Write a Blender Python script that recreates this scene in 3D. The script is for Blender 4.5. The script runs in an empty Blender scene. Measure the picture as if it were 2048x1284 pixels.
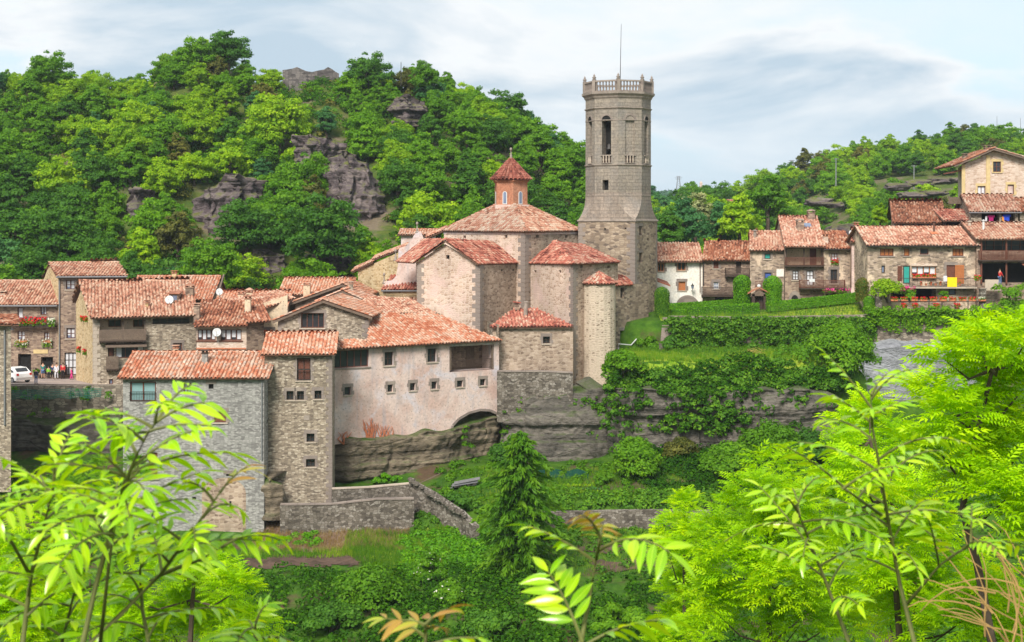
import bpy, math, random
import numpy as np
from mathutils import Vector, Matrix, noise

random.seed(7)
SC = bpy.context.scene
COL = SC.collection
R = math.radians

# ------------------------------------------------------------------ camera
F, CX, HY = 3000.0, 1024.0, 445.0          # focal length in photo pixels, centre column, horizon row
cam_d = bpy.data.cameras.new('camera')
cam_d.sensor_width = 36.0
cam_d.lens = F / 2048 * 36.0
cam_d.shift_y = -197.0 / 2048
cam_d.clip_start, cam_d.clip_end = 0.2, 9000
cam_d.dof.use_dof = True
cam_d.dof.focus_distance = 138
cam_d.dof.aperture_fstop = 12.0
cam = bpy.data.objects.new('camera', cam_d)
cam.rotation_euler = (R(90), 0, 0)
COL.objects.link(cam)
SC.camera = cam

# ------------------------------------------------------------------ sky, sun, exposure
SUN_EL, SUN_AZ = R(42), R(-162)            # azimuth from +Y towards +X: the sun stands to the left, behind the viewer
W = bpy.data.worlds.new('World'); SC.world = W; W.use_nodes = True
wn = W.node_tree; wn.nodes.clear()
def wnode(t, **k):
    n = wn.nodes.new(t)
    for a, b in k.items(): setattr(n, a, b)
    return n
w_out = wnode('ShaderNodeOutputWorld'); w_bg = wnode('ShaderNodeBackground')
sky = wnode('ShaderNodeTexSky', sky_type='NISHITA', sun_disc=False, sun_elevation=SUN_EL, sun_rotation=SUN_AZ,
            air_density=1.0, dust_density=2.0, ozone_density=1.0)
w_bg.inputs[1].default_value = 0.1
tc = wnode('ShaderNodeTexCoord'); sep = wnode('ShaderNodeSeparateXYZ')
wn.links.new(tc.outputs['Generated'], sep.inputs[0])
def wmath(op, a, b=None, c=None):
    m = wnode('ShaderNodeMath', operation=op)
    for i, v in enumerate((a, b, c)):
        if v is None: continue
        if isinstance(v, (int, float)): m.inputs[i].default_value = v
        else: wn.links.new(v, m.inputs[i])
    return m.outputs[0]
zz = wmath('ADD', wmath('ABSOLUTE', sep.outputs[2]), 0.16)
comb = wnode('ShaderNodeCombineXYZ')
wn.links.new(wmath('DIVIDE', sep.outputs[0], zz), comb.inputs[0])
wn.links.new(wmath('DIVIDE', sep.outputs[1], zz), comb.inputs[1])
def wnoise(scale, detail, rough, off, dist=0.0):
    mp = wnode('ShaderNodeMapping'); mp.inputs['Location'].default_value = off; mp.inputs['Scale'].default_value = (1.35, 1.05, 1.0)
    wn.links.new(comb.outputs[0], mp.inputs[0])
    n = wnode('ShaderNodeTexNoise'); n.inputs['Scale'].default_value = scale; n.inputs['Detail'].default_value = detail
    n.inputs['Roughness'].default_value = rough; n.inputs['Distortion'].default_value = dist
    wn.links.new(mp.outputs[0], n.inputs['Vector']); return n.outputs[0]
def wramp(fac, stops):
    r = wnode('ShaderNodeValToRGB'); e = r.color_ramp.elements
    while len(e) < len(stops): e.new(0.5)
    for i, (p, c) in enumerate(stops): e[i].position = p; e[i].color = (*c, 1)
    wn.links.new(fac, r.inputs[0]); return r.outputs[0]
def wmix(f, a, b, t='MIX'):
    m = wnode('ShaderNodeMix', data_type='RGBA', blend_type=t)
    if isinstance(f, float): m.inputs[0].default_value = f
    else: wn.links.new(f, m.inputs[0])
    for i, v in ((6, a), (7, b)):
        if isinstance(v, tuple): m.inputs[i].default_value = (*v, 1)
        else: wn.links.new(v, m.inputs[i])
    return m.outputs[2]
CL = wnoise(0.55, 7, 0.58, (3.1, 1.7, 0), 0.25)
CG = wnoise(0.80, 7, 0.56, (20.1, 1.2, 0), 0.3)
cl = wramp(CL, [(0.38, (0, 0, 0)), (0.62, (1, 1, 1))])
grey = wramp(CG, [(0.49, (0, 0, 0)), (0.63, (1, 1, 1))])
rim = wramp(CG, [(0.42, (0, 0, 0)), (0.50, (1, 1, 1))])
veil = wmix(0.8, sky.outputs[0], (4.4, 5.4, 6.0))
bright = wmix(cl, veil, (5.0, 5.4, 5.65))
lit = wmix(rim, bright, (5.5, 5.65, 5.75))
clouds = wmix(grey, lit, (3.15, 3.9, 4.55))
low = wramp(sep.outputs[2], [(0.0, (1, 1, 1)), (0.095, (0, 0, 0))])
final = wmix(low, clouds, (3.9, 4.75, 5.4))
wn.links.new(final, w_bg.inputs[0]); wn.links.new(w_bg.outputs[0], w_out.inputs[0])

sun_d = bpy.data.lights.new('sun', 'SUN'); sun_d.energy = 3.0; sun_d.angle = R(20); sun_d.color = (1.0, 0.945, 0.87)
sun = bpy.data.objects.new('sun', sun_d); COL.objects.link(sun)
sdir = Vector((math.sin(SUN_AZ) * math.cos(SUN_EL), math.cos(SUN_AZ) * math.cos(SUN_EL), math.sin(SUN_EL)))
sun.rotation_euler = (-sdir).to_track_quat('-Z', 'Y').to_euler()
sun.location = (-40, -40, 80)
vs = SC.view_settings
vs.view_transform = 'Standard'; vs.look = 'None'; vs.exposure = 0.85; vs.gamma = 1.0; vs.use_curve_mapping = False
SC.cycles.max_bounces = 6; SC.cycles.diffuse_bounces = 3; SC.cycles.glossy_bounces = 2
SC.cycles.transmission_bounces = 4; SC.cycles.transparent_max_bounces = 8; SC.cycles.volume_bounces = 0
SC.cycles.use_denoising = True

# ------------------------------------------------------------------ places: a photo point at a known distance
def X(px, Y): return (px - CX) * Y / F
def Z(py, Y): return (HY - py) * Y / F
def P(px, py, Y): return Vector((X(px, Y), Y, Z(py, Y)))
def PX(x, Y): return CX + x * F / Y
def PY(z, Y): return HY - z * F / Y

# ------------------------------------------------------------------ objects
ORG = {}
def link(o, parent=None, org=None):
    COL.objects.link(o)
    if parent is not None: o.parent = parent
    ORG[o.name] = Vector(org) if org is not None else (ORG[parent.name] if parent is not None else Vector((0, 0, 0)))
    return o
def tag(o, label=None, cat=None, group=None, kind=None):
    if label: o['label'] = label
    if cat: o['category'] = cat
    if group: o['group'] = group
    if kind: o['kind'] = kind
    return o
def thing(name, label, cat, loc, group=None):
    o = bpy.data.objects.new(name, None); o.empty_display_size = 0.3
    o.location = loc
    link(o, None, loc)
    return tag(o, label, cat, group)
def inst(name, mesh, parent, mat4=None, loc=None):
    o = bpy.data.objects.new(name, mesh)
    link(o, parent)
    off = ORG[parent.name] if parent is not None else Vector((0, 0, 0))
    if mat4 is not None:
        m = mat4.copy(); m.translation = m.translation - off; o.matrix_basis = m
        ORG[o.name] = mat4.translation.copy()
    elif loc is not None:
        o.location = Vector(loc) - off; ORG[o.name] = Vector(loc)
    return o

def auto_uv(me):
    n = len(me.polygons)
    if not n: return
    uvl = me.uv_layers.new(name='UVMap')
    co = np.empty(len(me.vertices) * 3); me.vertices.foreach_get('co', co); co = co.reshape(-1, 3)
    li = np.empty(len(me.loops), dtype=np.int32); me.loops.foreach_get('vertex_index', li)
    nr = np.empty(n * 3); me.polygons.foreach_get('normal', nr); nr = nr.reshape(-1, 3)
    lt = np.empty(n, dtype=np.int32); me.polygons.foreach_get('loop_total', lt)
    ln = np.repeat(nr, lt, axis=0); c = co[li]
    flat = np.abs(ln[:, 2]) > 0.8
    h = np.sqrt(ln[:, 0] ** 2 + ln[:, 1] ** 2) + 1e-9
    tx, ty = -ln[:, 1] / h, ln[:, 0] / h
    u = np.where(flat, c[:, 0], c[:, 0] * tx + c[:, 1] * ty); v = np.where(flat, c[:, 1], c[:, 2])
    uvl.data.foreach_set('uv', np.stack([u, v], 1).astype(np.float32).ravel())

class MB:
    def __init__(self): self.v = []; self.f = []; self.r = []
    def add(self, pts, faces, r=None):
        b = len(self.v); self.v.extend(tuple(p) for p in pts)
        r = random.random() if r is None else r
        for f in faces: self.f.append([b + i for i in f]); self.r.append(r)
        return self
    def poly(self, *pts, r=None): return self.add(pts, [list(range(len(pts)))], r)
    def obox(self, o, a, b, c, r=None):
        o, a, b, c = Vector(o), Vector(a), Vector(b), Vector(c)
        p = [o, o + a, o + a + b, o + b, o + c, o + a + c, o + a + b + c, o + b + c]
        fs = [[0, 3, 2, 1], [4, 5, 6, 7], [0, 1, 5, 4], [1, 2, 6, 5], [2, 3, 7, 6], [3, 0, 4, 7]]
        if a.cross(b).dot(c) < 0: fs = [f[::-1] for f in fs]
        return self.add(p, fs, r)
    def box(self, c, s, rz=0, r=None):
        m = Matrix.Rotation(rz, 3, 'Z')
        a, b, d = m @ Vector((s[0], 0, 0)), m @ Vector((0, s[1], 0)), Vector((0, 0, s[2]))
        return self.obox(Vector(c) - (a + b + d) / 2, a, b, d, r)
    def tube(self, pts, rad, n=6, r=None, cap=True):
        pts = [Vector(p) for p in pts]
        if not isinstance(rad, (list, tuple)): rad = [rad] * len(pts)
        vs_, fs = [], []
        for i, p in enumerate(pts):
            d = (pts[min(i + 1, len(pts) - 1)] - pts[max(i - 1, 0)])
            d = d.normalized() if d.length > 1e-9 else Vector((0, 0, 1))
            a = d.orthogonal().normalized() if abs(d.z) < .95 else Vector((1, 0, 0)); a = (a - d * a.dot(d)).normalized(); b = d.cross(a)
            for k in range(n):
                t = 2 * math.pi * k / n; vs_.append(p + (a * math.cos(t) + b * math.sin(t)) * rad[i])
        for i in range(len(pts) - 1):
            for k in range(n):
                fs.append([i * n + k, i * n + (k + 1) % n, (i + 1) * n + (k + 1) % n, (i + 1) * n + k])
        if cap:
            fs.append(list(range(n))[::-1]); fs.append([(len(pts) - 1) * n + k for k in range(n)])
        return self.add(vs_, fs, r)
    def lathe(self, c, prof, n=12, r=None, rot=0.0, sx=1, sy=1, cap=True):
        c = Vector(c); vs_, fs = [], []
        for (ra, z) in prof:
            for k in range(n):
                t = 2 * math.pi * k / n + rot
                vs_.append(c + Vector((math.cos(t) * ra * sx, math.sin(t) * ra * sy, z)))
        for i in range(len(prof) - 1):
            for k in range(n): fs.append([i * n + k, i * n + (k + 1) % n, (i + 1) * n + (k + 1) % n, (i + 1) * n + k])
        if cap:
            fs.append(list(range(n))[::-1]); fs.append([(len(prof) - 1) * n + k for k in range(n)])
        return self.add(vs_, fs, r)
    def mesh(self, name, mat, org=(0, 0, 0), smooth=False):
        me = bpy.data.meshes.new(name)
        o = Vector(org)
        me.from_pydata([(x - o.x, y - o.y, z - o.z) for x, y, z in self.v], [], self.f)
        auto_uv(me)
        at = me.attributes.new('rnd', 'FLOAT', 'FACE'); at.data.foreach_set('value', np.array(self.r, dtype=np.float32))
        me.materials.append(mat)
        if smooth: me.polygons.foreach_set('use_smooth', [True] * len(me.polygons))
        return me
    def build(self, name, mat, parent=None, smooth=False, org=None):
        if not self.v: return None
        og = ORG[parent.name] if parent is not None else Vector(org or (0, 0, 0))
        me = self.mesh(name, mat, og, smooth)
        o = bpy.data.objects.new(name, me); link(o, parent, og)
        if parent is None: o.location = og
        return o

def np_mesh(name, V, Fq, rnd, mat, smooth=False, tri=False):
    """V (n,3), Fq (m,k) with k = 3 or 4, rnd (m,)"""
    me = bpy.data.meshes.new(name); k = Fq.shape[1]; m = len(Fq)
    me.vertices.add(len(V)); me.vertices.foreach_set('co', np.ascontiguousarray(V, dtype=np.float32).ravel())
    me.loops.add(m * k); me.loops.foreach_set('vertex_index', np.ascontiguousarray(Fq, dtype=np.int32).ravel())
    me.polygons.add(m); me.polygons.foreach_set('loop_start', np.arange(0, m * k, k, dtype=np.int32))
    me.update(calc_edges=True)
    at = me.attributes.new('rnd', 'FLOAT', 'FACE'); at.data.foreach_set('value', np.ascontiguousarray(rnd, dtype=np.float32))
    me.materials.append(mat)
    if smooth: me.polygons.foreach_set('use_smooth', np.ones(m, dtype=bool))
    return me
def scatter(tv, tf, Rm, Pm, Sm, rnd):
    """template verts/faces placed at N frames -> V, F, rnd per face"""
    tv = np.asarray(tv, float); tf = np.asarray(tf, int); N = len(Pm)
    V = np.einsum('nij,vj->nvi', Rm, tv) * Sm[:, None, None] + Pm[:, None, :]
    Fq = tf[None] + (np.arange(N) * len(tv))[:, None, None]
    return V.reshape(-1, 3), Fq.reshape(-1, tf.shape[1]), np.repeat(rnd, len(tf))
def merge(parts):
    Vs, Fs, Rs, b = [], [], [], 0
    for V, Fq, r in parts:
        Vs.append(V); Fs.append(Fq + b); Rs.append(r); b += len(V)
    return np.concatenate(Vs), np.concatenate(Fs), np.concatenate(Rs)

# ------------------------------------------------------------------ materials
class NT:
    def __init__(self, name):
        self.m = bpy.data.materials.new(name); self.m.use_nodes = True
        self.t = self.m.node_tree; self.t.nodes.clear()
        self.out = self.n('ShaderNodeOutputMaterial')
    def n(self, t, **k):
        x = self.t.nodes.new(t)
        for a, b in k.items(): setattr(x, a, b)
        return x
    def set(self, sock, v):
        if isinstance(v, bpy.types.NodeSocket): self.t.links.new(v, sock)
        elif isinstance(v, tuple) and len(v) == 3 and sock.type == 'RGBA': sock.default_value = (*v, 1)
        else: sock.default_value = v
    def math(self, op, a, b=0.0, clamp=False):
        x = self.n('ShaderNodeMath', operation=op, use_clamp=clamp); self.set(x.inputs[0], a); self.set(x.inputs[1], b); return x.outputs[0]
    def noise(self, vec, scale, detail=3, rough=0.55, dist=0.0):
        x = self.n('ShaderNodeTexNoise'); self.set(x.inputs['Vector'], vec)
        x.inputs['Scale'].default_value = scale; x.inputs['Detail'].default_value = detail
        x.inputs['Roughness'].default_value = rough; x.inputs['Distortion'].default_value = dist
        return x.outputs[0], x.outputs[1]
    def map(self, vec, scale=(1, 1, 1), loc=(0, 0, 0), rot=(0, 0, 0)):
        x = self.n('ShaderNodeMapping'); self.set(x.inputs[0], vec)
        x.inputs['Scale'].default_value = scale; x.inputs['Location'].default_value = loc; x.inputs['Rotation'].default_value = rot
        return x.outputs[0]
    def ramp(self, fac, stops, interp='LINEAR'):
        x = self.n('ShaderNodeValToRGB'); x.color_ramp.interpolation = interp; e = x.color_ramp.elements
        while len(e) < len(stops): e.new(0.5)
        for i, (p, c) in enumerate(stops):
            e[i].position = p; e[i].color = (*c, 1) if isinstance(c, tuple) else (c, c, c, 1)
        self.set(x.inputs[0], fac); return x.outputs[0]
    def mix(self, f, a, b, t='MIX'):
        x = self.n('ShaderNodeMix', data_type='RGBA', blend_type=t)
        self.set(x.inputs[0], f); self.set(x.inputs[6], a); self.set(x.inputs[7], b); return x.outputs[2]
    def bump(self, h, strength=0.5, dist=0.05):
        x = self.n('ShaderNodeBump'); x.inputs['Strength'].default_value = strength; x.inputs['Distance'].default_value = dist
        self.set(x.inputs['Height'], h); return x.outputs[0]
    def uv(self): return self.n('ShaderNodeUVMap', uv_map='UVMap').outputs[0]
    def pos(self): return self.n('ShaderNodeNewGeometry').outputs['Position']
    def obj(self): return self.n('ShaderNodeTexCoord').outputs['Object']
    def rnd(self): return self.n('ShaderNodeAttribute', attribute_name='rnd').outputs['Fac']
    def orand(self): return self.n('ShaderNodeObjectInfo').outputs['Random']
    def bsdf(self, col, rough=0.85, normal=None, spec=0.3, metal=0.0, **k):
        b = self.n('ShaderNodeBsdfPrincipled'); self.set(b.inputs['Base Color'], col); self.set(b.inputs['Roughness'], rough)
        b.inputs['Specular IOR Level'].default_value = spec; b.inputs['Metallic'].default_value = metal
        if normal is not None: self.set(b.inputs['Normal'], normal)
        for a, v in k.items(): self.set(b.inputs[a.replace('_', ' ')], v)
        return b.outputs[0]
    def done(self, shader): self.t.links.new(shader, self.out.inputs[0]); return self.m

def m_plain(name, col, rough=0.6, var=0.25, scale=3.0, spec=0.3, metal=0.0, bump=0.0):
    t = NT(name); f, _ = t.noise(t.pos(), scale, 4)
    c = t.mix(1.0, col, t.ramp(f, [(0.3, 1 - var), (0.7, 1 + var * .5)]), 'MULTIPLY')
    return t.done(t.bsdf(c, rough, t.bump(f, bump, .02) if bump else None, spec, metal))

def m_stone(name, cols, mortar, sx=2.6, sy=7.0, mw=0.06, stain=(0.62, 1.12), patch=None, patch_at=(0.55, 0.62), bump=0.5, jit=0.14, patch_scale=.35):
    if sy > 5.5: sx, sy = sx * 1.15, 5.5 + (sy - 5.5) * .3
    t = NT(name); uv = t.uv()
    nf, nc = t.noise(uv, 1.3, 2)
    d = t.n('ShaderNodeVectorMath', operation='SCALE'); t.set(d.inputs[0], nc); d.inputs['Scale'].default_value = jit
    a = t.n('ShaderNodeVectorMath', operation='ADD'); t.set(a.inputs[0], uv); t.set(a.inputs[1], d.outputs[0])
    mp = t.map(a.outputs[0], (sx, sy, 1))
    v1 = t.n('ShaderNodeTexVoronoi', voronoi_dimensions='2D'); t.set(v1.inputs['Vector'], mp); v1.inputs['Scale'].default_value = 1; v1.inputs['Randomness'].default_value = .8
    v2 = t.n('ShaderNodeTexVoronoi', voronoi_dimensions='2D', feature='DISTANCE_TO_EDGE'); t.set(v2.inputs['Vector'], mp); v2.inputs['Scale'].default_value = 1; v2.inputs['Randomness'].default_value = .8
    sp = t.n('ShaderNodeSeparateColor'); t.set(sp.inputs[0], v1.outputs['Color'])
    n = len(cols); c = t.ramp(sp.outputs[0], [(i / (n - 1), cols[i]) for i in range(n)])
    e = t.ramp(v2.outputs['Distance'], [(mw * .4, 0.0), (mw * 1.6, 1.0)])
    c = t.mix(e, mortar, c)
    if patch:
        pf, _ = t.noise(uv, patch_scale, 5, .6, .4)
        c = t.mix(t.ramp(pf, [(patch_at[0], 0.0), (patch_at[1], 0.9)]), c, patch)
    lf, _ = t.noise(t.map(uv, (0.28, 0.12, 1)), 1.0, 5, .62, .3)
    c = t.mix(1.0, c, t.ramp(lf, [(0.25, stain[0]), (0.7, stain[1])]), 'MULTIPLY')
    gf, _ = t.noise(uv, 14, 3)
    c = t.mix(1.0, c, t.ramp(gf, [(0.2, 0.78), (0.8, 1.2)]), 'MULTIPLY')
    h = t.math('ADD', e, t.math('MULTIPLY', gf, .6))
    return t.done(t.bsdf(c, 0.92, t.bump(h, bump, 0.05), 0.15))

def m_ashlar(name, c1, c2, mortar, bw=0.75, bh=0.36, stain=(0.6, 1.1)):
    t = NT(name); uv = t.uv()
    b = t.n('ShaderNodeTexBrick'); t.set(b.inputs['Vector'], uv); b.inputs['Scale'].default_value = 1
    b.inputs['Brick Width'].default_value = bw; b.inputs['Row Height'].default_value = bh; b.inputs['Mortar Size'].default_value = .014
    t.set(b.inputs['Color1'], c1); t.set(b.inputs['Color2'], c2); t.set(b.inputs['Mortar'], mortar); b.inputs['Bias'].default_value = 0
    lf, _ = t.noise(t.map(uv, (0.5, 0.16, 1)), 1.0, 6, .65, .4)
    c = t.mix(1.0, b.outputs[0], t.ramp(lf, [(0.28, stain[0]), (0.68, stain[1])]), 'MULTIPLY')
    gf, _ = t.noise(t.pos(), 5, 4); wf, _ = t.noise(t.map(t.pos(), (1.3, 1.3, .12)), 1.0, 5, .65, .2); bf, _ = t.noise(t.pos(), .42, 5, .65, .4)
    c = t.mix(t.ramp(bf, [(0.5, 0.0), (0.66, .5)]), c, tuple(k * q for k, q in zip(c2, (.78, .86, .95))))
    c = t.mix(t.ramp(wf, [(0.60, 0.0), (0.72, .38)]), c, tuple(min(.7, k * 2.0) for k in c1))
    c = t.mix(t.ramp(wf, [(0.30, .5), (0.42, 0.0)]), c, tuple(k * .45 for k in c2))
    c = t.mix(1.0, c, t.ramp(gf, [(0.25, 0.7), (0.75, 1.22)]), 'MULTIPLY')
    return t.done(t.bsdf(c, .9, t.bump(t.math('ADD', t.math('MULTIPLY', b.outputs[1], -.9), gf), .6, .05), .15))

def m_plaster(name, base, alt, alt2, spots=(0.2, 0.15, 0.12)):
    t = NT(name); uv = t.uv()
    f1, _ = t.noise(uv, 0.28, 6, .62, .6); f2, _ = t.noise(t.map(uv, (1, 1, 1), (9, 4, 0)), 0.5, 5, .6, .8); f3, _ = t.noise(uv, 4.5, 4)
    c = t.mix(t.ramp(f1, [(0.45, 0.0), (0.56, 1.0)]), base, alt)
    c = t.mix(t.ramp(f2, [(0.52, 0.0), (0.66, .85)]), c, alt2)
    f4, _ = t.noise(t.map(uv, (1.5, .16, 1), (3, 8, 0)), 1.0, 5, .6, .3); f5, _ = t.noise(t.map(uv, (.5, .5, 1), (21, 5, 0)), 1.0, 6, .7, .5)
    c = t.mix(t.ramp(f4, [(0.52, 0.0), (0.68, .6)]), c, tuple(k * .62 for k in alt2))
    c = t.mix(t.ramp(f5, [(0.55, 0.0), (0.62, .55)]), c, tuple(k * .72 for k in base))
    v = t.n('ShaderNodeTexVoronoi', voronoi_dimensions='2D'); t.set(v.inputs['Vector'], uv); v.inputs['Scale'].default_value = 1.8
    s = t.ramp(v.outputs['Distance'], [(0.06, 0.75), (0.12, 0.0)])
    c = t.mix(s, c, spots)
    c = t.mix(1.0, c, t.ramp(f3, [(0.25, 0.82), (0.75, 1.13)]), 'MULTIPLY')
    return t.done(t.bsdf(c, .92, t.bump(f3, .35, .04), .15))

def m_tile(name, stops, lich=0.35):
    t = NT(name); r = t.rnd(); p = t.pos()
    lf, _ = t.noise(p, 0.55, 4)
    l2, _ = t.noise(t.map(p, (1, 1, 1), (31, 7, 3)), 0.22, 5, .65, .5)
    rr = t.math('ADD', t.math('ADD', t.math('MULTIPLY', r, .78), .06), t.math('ADD', t.math('MULTIPLY', t.math('SUBTRACT', lf, .5), .9), t.math('MULTIPLY', t.math('SUBTRACT', l2, .5), .9)), True)
    c = t.ramp(rr, stops)
    gf, _ = t.noise(p, 7, 4, .65)
    c = t.mix(1.0, c, t.ramp(gf, [(0.25, 0.55), (0.7, 1.05)]), 'MULTIPLY')
    c = t.mix(1.0, c, t.ramp(t.orand(), [(0.0, (.80, .84, .88)), (0.5, (1.0, .98, .96)), (1.0, (1.12, 1.12, 1.14))]), 'MULTIPLY')
    l1, _ = t.noise(p, 2.2, 5, .7)
    c = t.mix(t.ramp(l1, [(0.60, 0.0), (0.72, lich)]), c, (0.33, 0.26, 0.14))
    l3, _ = t.noise(t.map(p, (1.2, .35, .35), (5, 2, 9)), .8, 5, .7, .3)
    c = t.mix(t.ramp(l3, [(0.56, 0.0), (0.70, .55)]), c, (0.16, 0.10, 0.075))
    return t.done(t.bsdf(c, .88, t.bump(gf, .4, .02), .2))

def m_leaf(name, a, b, c=None, trans=0.35, rough=0.6, hue=0.22, spec=0.2, tint=(1.25, 1.15, .45), veins=False):
    t = NT(name); r = t.rnd(); o = t.orand()
    col = t.ramp(r, [(0.0, a), (0.55, b), (1.0, c or b)])
    pf, _ = t.noise(t.pos(), .35, 2)
    col = t.mix(1.0, col, t.ramp(t.math('ADD', t.math('MULTIPLY', o, .6), t.math('MULTIPLY', pf, .5)), [(0.2, (1 - hue, 1 - hue * .7, 1 - hue * .3)), (0.9, (1 + hue * 1.1, 1 + hue * .8, 1 - hue * .2))]), 'MULTIPLY')
    if veins:
        sx = t.n('ShaderNodeSeparateXYZ'); t.set(sx.inputs[0], t.obj()); ax = t.math('ABSOLUTE', sx.outputs[0])
        mid = t.ramp(ax, [(0.004, 1.0), (0.012, 0.0)]); lat = t.math('SINE', t.math('MULTIPLY', t.math('SUBTRACT', sx.outputs[1], t.math('MULTIPLY', ax, .9)), 75.0))
        col = t.mix(t.math('MULTIPLY', t.ramp(lat, [(0.75, 0.0), (1.0, 1.0)]), .22), col, tuple(min(1, k * 1.5 + .05) for k in b)); col = t.mix(t.math('MULTIPLY', mid, .6), col, tuple(min(1, k * 1.5 + .08) for k in b))
        sf, _ = t.noise(t.pos(), 55, 3); col = t.mix(t.ramp(sf, [(0.70, 0.0), (0.76, .6)]), col, (.22, .16, .03))
    s1 = t.bsdf(col, rough, None, spec)
    tr = t.n('ShaderNodeBsdfTranslucent'); t.set(tr.inputs[0], t.mix(1.0, col, tint, 'MULTIPLY'))
    mx = t.n('ShaderNodeMixShader'); mx.inputs[0].default_value = trans
    t.t.links.new(s1, mx.inputs[1]); t.t.links.new(tr.outputs[0], mx.inputs[2])
    return t.done(mx.outputs[0])

def m_rock(name, cols, zs=1.1, moss=None):
    t = NT(name); p = t.pos()
    f1, _ = t.noise(t.map(p, (.12, .12, zs)), 1.0, 6, .6, .5); f2, _ = t.noise(p, .45, 6, .65, .3); f3, _ = t.noise(t.map(p, (1, 1, 2.2)), 2.2, 6, .7)
    f = t.math('ADD', t.math('MULTIPLY', f1, .6), t.math('MULTIPLY', f2, .4))
    c = t.ramp(f, [(0.3 + .4 * i / (len(cols) - 1), k) for i, k in enumerate(cols)])
    c = t.mix(1.0, c, t.ramp(f3, [(0.25, 0.5), (0.7, 1.25)]), 'MULTIPLY')
    vo = t.n('ShaderNodeTexVoronoi', feature='DISTANCE_TO_EDGE'); t.set(vo.inputs['Vector'], t.map(t.mix(.12, p, t.noise(p, .8, 3)[1]), (.22, .22, .75))); vo.inputs['Scale'].default_value = 1.0
    ck = t.ramp(vo.outputs['Distance'], [(0.0, 0.45), (0.035, 1.0)]); c = t.mix(t.ramp(f2, [(0.4, 0.05), (0.6, .7)]), c, t.mix(1.0, c, ck, 'MULTIPLY'))
    if moss:
        g = t.n('ShaderNodeNewGeometry'); sp = t.n('ShaderNodeSeparateXYZ'); t.set(sp.inputs[0], g.outputs['Normal'])
        k = t.math('MULTIPLY', t.ramp(sp.outputs[2], [(0.35, 0.0), (0.75, 1.0)]), t.ramp(f2, [(0.4, 0.2), (0.6, 1.0)]))
        c = t.mix(k, c, moss)
    return t.done(t.bsdf(c, .93, t.bump(t.math('ADD', t.math('ADD', f3, f1), t.math('MULTIPLY', ck, .35)), .9, .3), .15))

def m_ground(name, g1, g2, soil, sc=0.25, at=(0.5, 0.62)):
    t = NT(name); p = t.pos()
    f1, _ = t.noise(p, sc, 5, .6, .3); f2, _ = t.noise(p, 2.5, 5, .7); f3, _ = t.noise(p, .9, 4)
    c = t.mix(t.ramp(f3, [(0.35, 0.0), (0.65, 1.0)]), g1, g2)
    c = t.mix(t.ramp(f1, [(at[0], 0.0), (at[1], 1.0)]), c, soil)
    c = t.mix(1.0, c, t.ramp(f2, [(0.2, 0.6), (0.75, 1.25)]), 'MULTIPLY')
    return t.done(t.bsdf(c, .95, t.bump(f2, .7, .1), .1))

def m_glass(name, col=(0.02, 0.022, 0.025), rough=0.12):
    t = NT(name); f, _ = t.noise(t.pos(), .8, 2)
    return t.done(t.bsdf(t.mix(f, col, tuple(min(1, k * 2.2) for k in col)), rough, None, .5))

M = {}
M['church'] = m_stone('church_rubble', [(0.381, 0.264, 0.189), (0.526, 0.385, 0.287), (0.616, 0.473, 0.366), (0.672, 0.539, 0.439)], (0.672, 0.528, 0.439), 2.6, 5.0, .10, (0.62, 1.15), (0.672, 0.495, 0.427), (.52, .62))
M['church_b'] = m_stone('dark_and_shaded_rubble', [(0.224, 0.160, 0.116), (0.370, 0.275, 0.201), (0.470, 0.363, 0.268), (0.560, 0.440, 0.342)], (0.470, 0.363, 0.281), 2.6, 5.2, .08, (0.53, 1.15))  # church stone darkened for shaded right-hand walls; also on sacristy and blocked arch
M['cream_pitted'] = m_stone('pitted_cream_render', [(0.499, 0.403, 0.302), (0.533, 0.437, 0.336), (0.516, 0.420, 0.311), (0.172, 0.126, 0.084), (0.516, 0.420, 0.319)], (0.533, 0.437, 0.336), 2.6, 4.6, .22, (.78, 1.1), (0.516, 0.428, 0.328), (.50, .64), patch_scale=.8)
M['tower_rub'] = m_stone('tower_rubble', [(0.146, 0.112, 0.091), (0.268, 0.201, 0.143), (0.366, 0.283, 0.202), (0.451, 0.354, 0.260)], (0.293, 0.224, 0.169), 1.9, 4.6, .06, (0.57, 1.15))
M['ashlar'] = m_ashlar('tower_ashlar', (.35, .295, .235), (.28, .24, .20), (.19, .16, .13))
M['ashlar_pink'] = m_ashlar('tower_pink_ashlar', (.38, .305, .245), (.31, .255, .21), (.21, .17, .145))
M['grey_rub'] = m_stone('grey_slate_rubble', [(.20, .19, .18), (.30, .29, .27), (.39, .38, .35), (.46, .44, .41)], (.24, .23, .215), 3.0, 17, .05, (.7, 1.1))
M['tan_rub'] = m_stone('tan_rubble', [(.17, .135, .105), (.29, .235, .175), (.41, .335, .25), (.56, .48, .375)], (.27, .22, .165), 3.2, 14, .06, (.66, 1.12))
M['brown_rub'] = m_stone('brown_rubble', [(0.146, 0.100, 0.078), (0.244, 0.171, 0.130), (0.342, 0.248, 0.182), (0.427, 0.319, 0.234)], (0.317, 0.236, 0.182), 2.2, 6.5, .08, (0.60, 1.15))
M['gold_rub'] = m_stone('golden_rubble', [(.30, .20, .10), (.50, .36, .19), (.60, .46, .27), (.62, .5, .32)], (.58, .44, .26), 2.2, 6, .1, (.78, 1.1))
M['pink_rub'] = m_stone('pink_rubble', [(.42, .30, .22), (.58, .44, .34), (.64, .52, .42), (.66, .55, .46)], (.6, .46, .37), 2.2, 6, .09, (.85, 1.08))
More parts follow.
